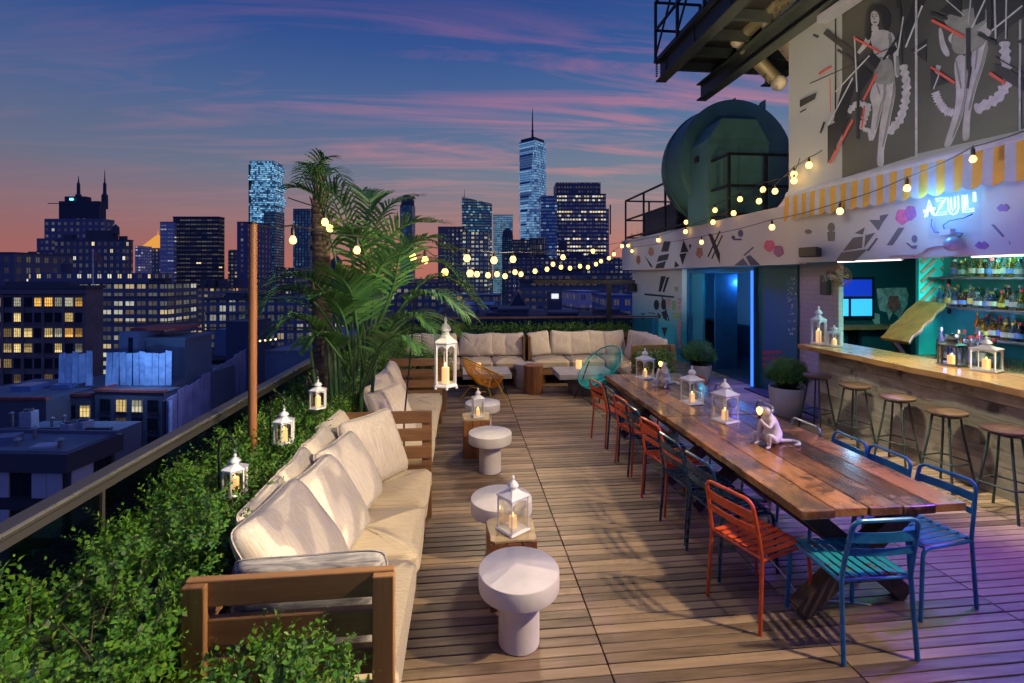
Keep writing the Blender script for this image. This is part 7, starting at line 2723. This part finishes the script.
# big office slab with lit rows
mt = tower_mat('office_rows', (0.035, 0.04, 0.07), (0.03, 0.04, 0.07), (1.0, 0.95, 0.62), 5.8, 8.0, 0.72, 0.42, 0.46, 1.4, 0.2, rowbias=0.62)
t = city('wide dark office tower with rows of lit windows right of the tallest tower', 556, 606, 194, 1000, 70, mt)
k = 1000 / FPX
cpart(t, 'upper_wall', [(-t['_w'] * 0.5, t['_w'] * 0.40, 4, 60, t['_h'], t['_h'] + 12 * k)], tower_mat('office_attic', (0.04, 0.04, 0.055), (0.01, 0.01, 0.02), PALE, 6, 9, 0.5, 0.4, 0.0, 0.5))
cpart(t, 'side_wing', [(t['_w'] * 0.5, t['_w'] * 0.58, 10, 60, 0, t['_h'] - 14 * k)], tower_mat('blue_wing', (0.04, 0.05, 0.11), (0.05, 0.06, 0.14), PALE, 6, 8, 0.6, 0.4, 0.05, 0.6))
cpart(t, 'mast', [(t['_w'] * 0.60, t['_w'] * 0.62, 10, 14, t['_h'] - 40 * k, t['_h'] - 10 * k)], m_pw)
city('blue glass wing between the tallest tower and the wide office tower', 541, 557, 196, 990, 60, tower_mat('blue_glass_wing', (0.03, 0.06, 0.12), (0.05, 0.12, 0.24), (0.4, 0.75, 1.0), 6, 7, 0.9, 0.5, 0.25, 0.7, 0.12, rowbias=0.5))
city('slim dark tower in front of the tallest tower base', 530, 546, 238, 750, 40, tower_mat('dark_ribs', (0.02, 0.025, 0.035), (0.03, 0.035, 0.05), PALE, 3, 8, 0.4, 0.8, 0.02, 0.4))
city('dark block left of the tallest tower base', 512, 531, 240, 700, 40, tower_mat('dark_ribs_b', (0.03, 0.035, 0.04), (0.02, 0.025, 0.035), PALE, 4, 5, 0.5, 0.5, 0.06, 0.5))

# --- middle distance in the centre
t = city('long grey-green building with a few lit rooms behind the far sofas', 520, 622, 274, 300, 50, tower_mat('greygreen', (0.055, 0.07, 0.07), (0.02, 0.03, 0.035), YEL, 4.2, 4.6, 0.55, 0.4, 0.14, 0.9, rowbias=0.4), clutter=4, ledges=3)
cpart(t, 'cornice', [(-t['_w'] * 0.51, t['_w'] * 0.51, -1, 20, t['_h'] - 5, t['_h'] - 3)], m_pw)
city('pale violet house block with small dark windows right of centre', 578, 614, 292, 160, 24, tower_mat('violet_render', (0.22, 0.20, 0.30), (0.02, 0.02, 0.04), PALE, 3.0, 3.4, 0.45, 0.5, 0.03, 0.8), 0.25, clutter=3, ledges=1)
city('low teal-grey building with a row of windows behind the lantern', 440, 494, 306, 120, 20, tower_mat('tealgrey', (0.07, 0.12, 0.15), (0.015, 0.02, 0.03), PALE, 2.6, 3.2, 0.4, 0.5, 0.06, 0.8), clutter=3, ledges=1)
city('teal-grey upper block with lit windows behind the palm tips', 446, 500, 296, 150, 20, tower_mat('tealgrey_b', (0.05, 0.08, 0.11), (0.02, 0.03, 0.04), YEL, 2.8, 3.2, 0.5, 0.4, 0.22, 0.8))
t = city('dark pitched-roof church between the middle blocks', 506, 548, 314, 110, 16, tower_mat('church_wall', (0.05, 0.04, 0.05), (0.01, 0.01, 0.02), PALE, 3, 4, 0.3, 0.6, 0.0, 0.5), parapet=False)
mb = MB()
mb.prism([(-t['_w'] * 0.52, -0.5, t['_h']), (t['_w'] * 0.1, -0.5, t['_h']), (-t['_w'] * 0.21, -0.5, t['_h'] + 5)], (0, 17, 0))
mb.build('roof', plain('slate_roof', (0.05, 0.05, 0.08), 0.7), t)
mb = MB()
mb.tube([(-t['_w'] * 0.3, 3, t['_h']), (-t['_w'] * 0.3, 3, t['_h'] + 11)], 0.2, 6)
mb.build('mast', M['grey_metal'], t)
city('dark low block filling the skyline behind the string lights', 505, 640, 258, 520, 40, tower_mat('skyline_dark', (0.035, 0.04, 0.055), (0.02, 0.025, 0.035), PALE, 5, 5, 0.5, 0.45, 0.10, 0.6), clutter=5, ledges=1)
city('dark blue block at the right end of the middle distance', 604, 640, 296, 130, 20, tower_mat('blue_dim', (0.05, 0.07, 0.13), (0.02, 0.03, 0.05), PALE, 3, 3.2, 0.45, 0.5, 0.05, 0.6))
city('low dark roof in the near distance beyond the far hedge', 430, 640, 322, 70, 24, plain('dark_low_wall', (0.035, 0.035, 0.05), 0.8), clutter=7)
t = city('small bright kiosk-like penthouse with a lit billboard on the grey-green building', 548, 562, 292, 140, 6, plain('penthouse_wall', (0.10, 0.10, 0.14), 0.8))
mb = MB()
mb.box((0, -0.2, t['_h'] - 1.2), (t['_w'] * 0.5, 0.1, 1.4))
mb.build('billboard', emit('lit_board', (0.85, 0.9, 1.0), 1.0), t)

# behind the palms and pole
city('grey office building with a regular grid of dim windows behind the brown pole', 205, 308, 300, 220, 30, tower_mat('grid_offices', (0.045, 0.06, 0.08), (0.06, 0.08, 0.09), PALE, 4.4, 4.2, 0.62, 0.62, 0.16, 0.5), clutter=3, ledges=2)
city('jumble of low rooftops left of the pole', 186, 232, 288, 320, 30, tower_mat('jumble', (0.05, 0.06, 0.08), (0.02, 0.03, 0.04), YEL, 4, 4, 0.5, 0.4, 0.2, 0.9), clutter=5)
city('low dark building behind the palm trunk', 296, 440, 284, 350, 40, tower_mat('behind_palm', (0.035, 0.045, 0.06), (0.02, 0.03, 0.04), PALE, 5, 5, 0.5, 0.5, 0.12, 0.6), clutter=5)
t = city('flat blue roof with a lit sign frame right of the brown pole', 265, 330, 352, 62, 30, plain('blue_roof_wall', (0.06, 0.09, 0.16), 0.7), 0.0)
mb = MB()
mb.box((0, 15, t['_h'] + 0.02), (t['_w'] * 1.0, 29, 0.1))
mb.build('roof', m_roofb, t)
c = far(268, 341, 70)
t = thing('festoon_sign', 'row of warm bulbs on a dark roof frame right of the pole', 'lights', c)
mb = MB()
mb.bar((-1.4, 0, 0), (1.4, 0, 0.3), 0.1, 0.2)
mb.build('frame', m_pw, t)
for q in range(4):
    mb = MB()
    mb.ball((-1.05 + q * 0.72, -0.15, 0.05 + q * 0.07), 0.13, 8, 6)
    mb.build('bulb', emit('warm_roof_bulb', (1.0, 0.75, 0.25), 4.0) if q == 0 else bpy.data.materials['warm_roof_bulb'], t)

# ------------------------------------------------------------------ near buildings with modelled windows
def room(name, col, st):
    """a lit room behind the pane: uneven brightness, a blind drawn to a different height in each window"""
    m, nt, b = new_mat(name)
    tc = nt.nodes.new('ShaderNodeTexCoord')
    rnd = objrand(nt)
    va = nd(nt, 'ShaderNodeVectorMath', p_operation='ADD', i0=tc.outputs['Object'], i1=nd(nt, 'ShaderNodeCombineXYZ', X=mth(nt, 'MULTIPLY', rnd, 40.0), Y=0.0, Z=mth(nt, 'MULTIPLY', rnd, 17.0)))
    n = nd(nt, 'ShaderNodeTexNoise', Vector=va, Scale=1.5, Detail=3.0)
    sp = nt.nodes.new('ShaderNodeSeparateXYZ')
    nt.links.new(tc.outputs['Object'], sp.inputs[0])
    bl = mth(nt, 'GREATER_THAN', sp.outputs[2], mth(nt, 'MULTIPLY_ADD', mth(nt, 'FRACT', mth(nt, 'MULTIPLY', rnd, 5.3)), 2.2, -0.6))
    f = mth(nt, 'MULTIPLY', mth(nt, 'MULTIPLY_ADD', n, 1.8, 0.1), mth(nt, 'MULTIPLY_ADD', bl, -0.55, 1.0))
    f = mth(nt, 'MULTIPLY', f, mth(nt, 'MULTIPLY_ADD', rnd, 0.9, 0.5))
    setp(nt, b, Base_Color=(0.05, 0.05, 0.05), Roughness=0.2, Emission_Color=col, Emission_Strength=mth(nt, 'MULTIPLY', f, st))
    return m


m_lit = [room('room_light_amber', (1.0, 0.52, 0.10), 0.95), room('room_light_yellow', (1.0, 0.72, 0.26), 0.85), room('room_light_pale', (0.85, 0.80, 0.55), 0.5), room('room_light_dim', (0.55, 0.36, 0.12), 0.35)]
m_dkglass = plain('dark_window_glass', (0.012, 0.016, 0.028), 0.12, var=0.3)
m_frame = plain('dark_window_frame', (0.03, 0.03, 0.035), 0.6)
WPROTO = {}


def win_mesh(w, h, lit, nx, ny, y=0.0):
    """window as one mesh: pane with muntins and a sill, facing -y"""
    key = (round(w, 2), round(h, 2), lit, nx, ny)
    if key in WPROTO: return WPROTO[key]
    mb = MB()
    mb.slot(0).box((0, 0.02, 0), (w, 0.03, h))
    mb.slot(1)
    f = min(0.10, w * 0.05)
    mb.box((0, -0.012, h / 2 - f / 2), (w, 0.03, f)).box((0, -0.012, -h / 2 + f / 2), (w, 0.03, f))
    for i in range(nx + 1):
        x = -w / 2 + f / 2 + (w - f) * i / nx
        mb.box((x, -0.014, 0), (f * 0.8, 0.026, h - 2 * f))
    for j in range(1, ny):
        z = -h / 2 + h * j / ny
        mb.box((0, -0.016, z), (w - 2 * f, 0.022, f * 0.6))
    mb.box((0, -0.05, -h / 2 - f * 0.6), (w * 1.08, 0.12, f))
    me = bpy.data.meshes.new('window')
    me.from_pydata(mb.v, [], mb.f)
    me.materials.append(m_lit[lit] if lit >= 0 else m_dkglass)
    me.materials.append(m_frame)
    me.polygons.foreach_set('material_index', mb.mi)
    WPROTO[key] = me
    return me


def windows(t, x0, x1, nx, zs, w, h, y, litf, mx=3, my=2, face='front', seed=1, lits=(0, 1, 1, 2, 3)):
    rg = random.Random(seed)
    for z in zs:
        rowlit = rg.random()
        for i in range(nx):
            x = x0 + (x1 - x0) * (i + 0.5) / nx
            p = litf * (1.6 if rowlit > 0.6 else 0.6)
            lit = rg.choice(lits) if rg.random() < p else -1
            o = bpy.data.objects.new('window', win_mesh(w, h, lit, mx, my))
            COL.objects.link(o)
            o.parent = t
            if face == 'front':
                o.location = (x, y, z)
            else:
                o.location = (y, x, z)
                o.rotation_euler = (0, 0, HALF if face == 'right' else -HALF)


# corner brick block at the far left with yellow windows
D = 118
k = D / FPX
m_brk = plain('dark_brown_brick', (0.19, 0.16, 0.165), 0.85, var=0.3, nscale=0.3)
t = city('dark brick corner building with yellow lit windows at the left edge', -60, 86, 288, D, 5, m_brk, 0.0)
W_, H0 = t['_w'], t['_h']
cpart(t, 'cornice', [(-W_ / 2, W_ / 2 + 0.5, -0.6, 0.0, H0 - 1.4, H0 - 0.4)], plain('stone_cornice', (0.16, 0.15, 0.17), 0.8))
cpart(t, 'band', [(-W_ / 2, W_ / 2, -0.18, -0.002, H0 - 9.0, H0 - 8.7), (-W_ / 2, W_ / 2, -0.18, -0.002, H0 - 17.2, H0 - 16.9)], plain('stone_band', (0.12, 0.11, 0.12), 0.8))
zs = [H0 - (305 - 288) * k - q * 3.75 for q in range(7)]
zs = [H0 - 3.4 - q * 3.75 for q in range(7)]
for pil in range(7):
    x = W_ / 2 - 0.4 - pil * 5.0
    cpart(t, 'pilaster', [(x - 0.35, x + 0.35, -0.22, -0.003, 0, H0 - 1.4)], m_brk)
windows(t, W_ / 2 - 0.4 - 30, W_ / 2 - 0.4, 12, zs, 2.0, 2.3, -0.02, 0.48, 4, 3, 'front', 5)
cpart(t, 'roof_hut', [(W_ / 2 - 22, W_ / 2 - 6, 2, 4.5, H0, H0 + 1.6)], m_pw)

# brick workshop with red coping below it, in the middle left
D = 47
k = D / FPX
m_wbr = brick_mat('blue_grey_brick', (0.10, 0.12, 0.17), (0.08, 0.09, 0.13), (0.15, 0.16, 0.2), w=0.5, h=0.16)
m_cop = plain('red_coping', (0.36, 0.08, 0.055), 0.8, var=0.3, nscale=1)
t = city('low brick building with red coping and paired lit windows below the tarpaulin roof', 92, 166, 392, D, 2.2, m_wbr, -0.08, parapet=False)
W_, H0 = t['_w'], t['_h']
cpart(t, 'coping', [(-W_ / 2 - 0.1, W_ / 2 + 0.1, -0.15, 0.35, H0, H0 + 0.22), (-W_ / 2 - 0.1, -W_ / 2 + 0.3, 0.352, 2.2, H0, H0 + 0.22)], m_cop)
cpart(t, 'roof', [(-W_ / 2 + 0.301, W_ / 2, 0.352, 2.2, H0 - 0.2, H0 + 0.05)], m_roofb)
windows(t, -W_ / 2 + 0.3, W_ / 2 - 0.3, 4, [H0 - 1.35, H0 - 3.1, H0 - 4.9], 1.1, 1.25, -0.02, 0.5, 3, 2, 'front', 8, (1, 2, 2, 3))
t = city('brick gable wall with red coping at the left edge', -60, 46, 400, D - 2, 9, m_wbr, 0.0, parapet=False)
W_, H0 = t['_w'], t['_h']
cpart(t, 'coping', [(-W_ / 2, W_ / 2 + 0.1, -0.15, 0.3, H0, H0 + 0.25)], m_cop)
cpart(t, 'roof', [(-W_ / 2, W_ / 2, 0.302, 9, H0, H0 + 0.06)], m_roofb)
cpart(t, 'skylight', [(-1.5, 0.5, 3, 5, H0 + 0.061, H0 + 0.6), (1.6, 3.4, 4, 6, H0 + 0.061, H0 + 0.5)], plain('blue_skylight', (0.12, 0.2, 0.4), 0.3))
windows(t, W_ / 2 - 2.2, W_ / 2 - 0.2, 1, [H0 - 1.6], 1.0, 1.1, -0.02, 0.0, 2, 2, 'front', 3)
# side wall joining the two, receding
t = city('recessed brick wing between the gable wall and the paired windows', 46, 94, 396, D + 0.6, 2, m_wbr, 0.0, parapet=False)
W_, H0 = t['_w'], t['_h']
cpart(t, 'coping', [(-W_ / 2, W_ / 2, -0.15, 0.3, H0, H0 + 0.25)], m_cop)
cpart(t, 'roof', [(-W_ / 2, W_ / 2, 0.302, 9, H0, H0 + 0.06)], m_roofb)
windows(t, -W_ / 2 + 0.3, W_ / 2 - 0.2, 3, [H0 - 1.5, H0 - 3.3], 1.0, 1.2, -0.02, 0.55, 3, 2, 'front', 12, (1, 2, 3))

# tarpaulin parapet
D = 49.8
k = D / FPX
t = city('building with a rooftop screen of pale blue tarpaulin panels', 58, 170, 386, D, 12, m_wbr, 0.02, parapet=False)
W_, H0 = t['_w'], t['_h']
m_tarp = plain('pale_blue_tarpaulin', (0.38, 0.58, 0.88), 0.55, var=0.3, nscale=1.5, bmp=0.3)
n = 17
for i in range(n):
    if i in (5, 6): continue
    x0, x1 = -W_ / 2 + W_ * i / n, -W_ / 2 + W_ * (i + 1) / n
    hgt = 3.45 + RNG.uniform(-0.15, 0.15)
    mb = MB()
    mb.prism([(x0 + 0.03, 0.2 + RNG.uniform(-0.1, 0.1), H0 + (RNG.uniform(0, 0.5) if i < 4 else 0)), (x1 - 0.03, 0.2 + RNG.uniform(-0.1, 0.1), H0 + (RNG.uniform(0, 0.7) if i < 4 else 0)), (x1 - 0.03, 0.2, H0 + hgt), (x0 + 0.03, 0.2 + RNG.uniform(-0.1, 0.1), H0 + hgt + RNG.uniform(-0.12, 0.1))], (0, 0.05, 0))
    mb.build('tarpaulin', m_tarp, t)
cpart(t, 'stair_hut', [(-W_ * 0.16, W_ * 0.02, 3, 7, H0, H0 + 5.2)], plain('blue_grey_hut', (0.10, 0.15, 0.25), 0.7))
cpart(t, 'stair_door', [(-W_ * 0.07, -W_ * 0.03, 2.96, 2.998, H0 + 2.4, H0 + 4.6)], m_dkglass)
cpart(t, 'roof_shed', [(W_ * 0.03, W_ * 0.40, 4, 9, H0, H0 + 4.2), (W_ * 0.02, W_ * 0.42, 3.8, 9.2, H0 + 4.202, H0 + 4.5)], plain('teal_grey_shed', (0.09, 0.14, 0.20), 0.6))
cpart(t, 'shed_roof', [(-W_ * 0.15, W_ * 0.28, 4.5, 9, H0 + 5.21, H0 + 5.5)], m_cop)
# long corrugated screen beside the handrail
a, b = far(166, 388, 44), far(246, 352, 74)
t = thing('corrugated_fence', 'long violet-grey corrugated screen wall seen just over the handrail', 'fence', (a.x, a.y, 0))
d = b - a
L = math.hypot(d.x, d.y)
t.rotation_euler = (0, 0, math.atan2(d.y, d.x))
m_fen = plain('violet_grey_sheet', (0.30, 0.30, 0.48), 0.5, 0.1, var=0.3, nscale=0.5)
n = 22
for i in range(n):
    mb = MB()
    x0 = L * i / n
    mb.box((x0 + L / n / 2, RNG.uniform(-0.05, 0.05), -6 + a.z * 1.0 - 1 + RNG.uniform(-0.2, 0.2)), (L / n - 0.12, 0.06, 12))
    mb.build('sheet', m_fen, t)
mb = MB()
mb.box((L / 2, 0.2, a.z - 7.2), (L, 0.2, 12))
mb.build('backing', m_pw, t)
mb = MB()
mb.box((0.1, -0.3, a.z - 7.2), (0.7, 0.1, 12))
mb.build('end_sheet', m_tarp, t)
city('black empty roof beyond the corrugated screen', 165, 225, 360, 95, 20, plain('black_roof_wall', (0.015, 0.015, 0.02), 0.9), 0.0)
city('tall blue-grey vent stack on a far low roof', 214, 226, 330, 100, 5, plain('blue_stack', (0.12, 0.18, 0.30), 0.6))
city('dark blue block with two panels left of the brown pole', 226, 250, 322, 90, 8, plain('blue_panel_wall', (0.05, 0.07, 0.13), 0.7))

# nearest neighbour: flat roof with panelled facade below
D = 27
m_pan = plain('pale_grey_cladding', (0.42, 0.44, 0.55), 0.6, var=0.15, nscale=0.4)
c = far(68, 452, D)
t = thing('city_building', 'nearest neighbouring building with pale cladding panels under a dark flat roof', 'building', (c.x, c.y, -61), -TH - 0.05)
H0 = c.z + 61
mb = MB()
mb.box((-9, 1.5, H0 / 2 - 0.54), (18, 3.0, H0 - 1.08))
mb.build('wall', plain('dark_facade', (0.03, 0.032, 0.045), 0.6), t)
cpart(t, 'roof_edge', [(-18.2, 0.3, -0.4, 3.3, H0 - 1.05, H0)], plain('dark_roof_edge', (0.05, 0.055, 0.08), 0.6))
cpart(t, 'rear_parapet', [(-18.0, 0.1, 2.9, 3.1, H0 + 0.001, H0 + 0.22)], plain('blue_grey_parapet', (0.10, 0.12, 0.18), 0.7))
cpart(t, 'roof_mat', [(-17.8, -0.1, 0.0, 2.89, H0 + 0.001, H0 + 0.02)], m_roofb)
for fl in range(6):
    z1 = H0 - 1.1 - fl * 2.2
    for i, (xa, xb) in enumerate(((-2.05, -1.2), (-1.17, -0.3), (-4.8, -3.42), (-6.9, -5.6), (-9.6, -8.3))):
        mb = MB()
        mb.box(((xa + xb) / 2, -0.05, z1 - 0.75), (xb - xa, 0.09, 1.48))
        mb.build('panel', m_pan, t, bevel=0.01)
    for xa in (-3.36, -2.72, -5.55, -8.25):
        o = bpy.data.objects.new('window', win_mesh(0.58, 1.45, 0 if (fl == 4 and xa == -3.36) else -1, 1, 2))
        COL.objects.link(o)
        o.parent = t
        o.location = (xa + 0.3, -0.02, z1 - 0.75)
    mb = MB()
    mb.box((0.05, 0.8, z1 - 0.75), (0.09, 1.3, 1.48))
    mb.build('panel', m_pan, t, bevel=0.01)
    o = bpy.data.objects.new('window', win_mesh(1.1, 1.45, 0 if fl == 4 else -1, 2, 2))
    COL.objects.link(o)
    o.parent = t
    o.location = (0.02, 2.2, z1 - 0.75)
    o.rotation_euler = (0, 0, HALF)
# things on that roof
def roof_unit(label, px, py, D, w, d, h, mat, fan=True):
    c = far(px, py, D)
    t = thing('rooftop_unit', label, 'air handler', c, -TH + RNG.uniform(-0.3, 0.3), 'rooftop units on the neighbouring roofs')
    mb = MB()
    mb.box((0, 0, h / 2), (w, d, h))
    mb.build('housing', mat, t, bevel=0.03)
    if fan:
        mb = MB()
        mb.lathe([(0.02, h), (w * 0.36, h), (w * 0.36, h + 0.18), (w * 0.3, h + 0.19), (w * 0.3, h + 0.06), (0.02, h + 0.06)], n=20)
        mb.build('fan_shroud', M['grey_metal'], t, smooth='auto')
    for s in (-1, 1):
        mb = MB()
        mb.box((s * w * 0.42, 0, -0.09), (0.08, d, 0.18))
        mb.build('foot', m_pw, t)


m_un = plain('pale_unit_paint', (0.34, 0.40, 0.50), 0.5, var=0.2)
roof_unit('white air handler on the dark roof, left of the pair of fans', 29, 429, 40, 0.9, 0.8, 1.5, m_un)
roof_unit('pale rooftop fan unit, left of a touching pair', 71, 432, 39, 1.1, 0.9, 0.75, m_un)
roof_unit('pale rooftop fan unit, right of a touching pair', 84, 431, 39.4, 1.0, 0.9, 0.85, m_un)
roof_unit('low blue box on the near roof at the left edge', 8, 443.5, 28.4, 1.0, 1.0, 0.5, plain('blue_unit_paint', (0.12, 0.17, 0.3), 0.5), False)
roof_unit('flat pale hatch on the near dark roof', 46, 447, 27.8, 1.2, 0.8, 0.16, m_un, False)
t = city('lower dark roof with vents between the nearest neighbour and the brick gable', -40, 76, 447.5, 36, 6.4, plain('dark_blue_roof_wall', (0.09, 0.10, 0.15), 0.7), 0.0, parapet=False)
cpart(t, 'roof', [(-t['_w'] / 2, t['_w'] / 2, 0, 6.4, t['_h'], t['_h'] + 0.05)], m_roofb)
cpart(t, 'roof_ridge', [(-t['_w'] / 2, t['_w'] / 2, 3.0, 3.3, t['_h'] + 0.051, t['_h'] + 0.5)], m_pw)
# small vents and pipes on the near roofs
for i, (px, py, D_, h_, what) in enumerate(((18, 446, 28.0, 0.35, 'at the left end of the nearest roof'), (60, 449, 27.4, 0.5, 'near the corner of the nearest roof'), (35, 440, 29.2, 0.7, 'at the back of the nearest roof'),
                                          (52, 428, 40.5, 0.8, 'on the lower dark roof left of the fans'), (12, 425, 41.5, 1.0, 'at the left end of the lower dark roof'), (64, 423, 42.0, 0.6, 'at the back of the lower dark roof'))):
    c = far(px, py, D_)
    t = thing('roof_vent', 'small metal vent pipe ' + what, 'vent', c, 0, 'vent pipes on the near roofs')
    mb = MB()
    mb.lathe([(0.02, -0.25), (0.11, -0.25), (0.11, h_), (0.02, h_)], n=12)
    mb.build('pipe', M['grey_metal'], t, smooth='auto')
    mb = MB()
    mb.lathe([(0.02, h_ + 0.02), (0.2, h_ + 0.02), (0.04, h_ + 0.16)], n=12)
    mb.build('cowl', M['grey_metal'], t, smooth='auto')
# cool fill lamps added over the tarpaulin roof and the corrugated screen
p = far(118, 362, 45.5)
lamp('roof_fill', 'POINT', p, 700, (0.25, 0.48, 1.0), None, 0.3)
p = far(205, 352, 46)
lamp('roof_fill', 'POINT', p, 700, (0.40, 0.45, 1.0), None, 0.3)
for o_ in list(bpy.data.objects):
    for kx in ('_w', '_h', '_d'):
        if kx in o_: del o_[kx]
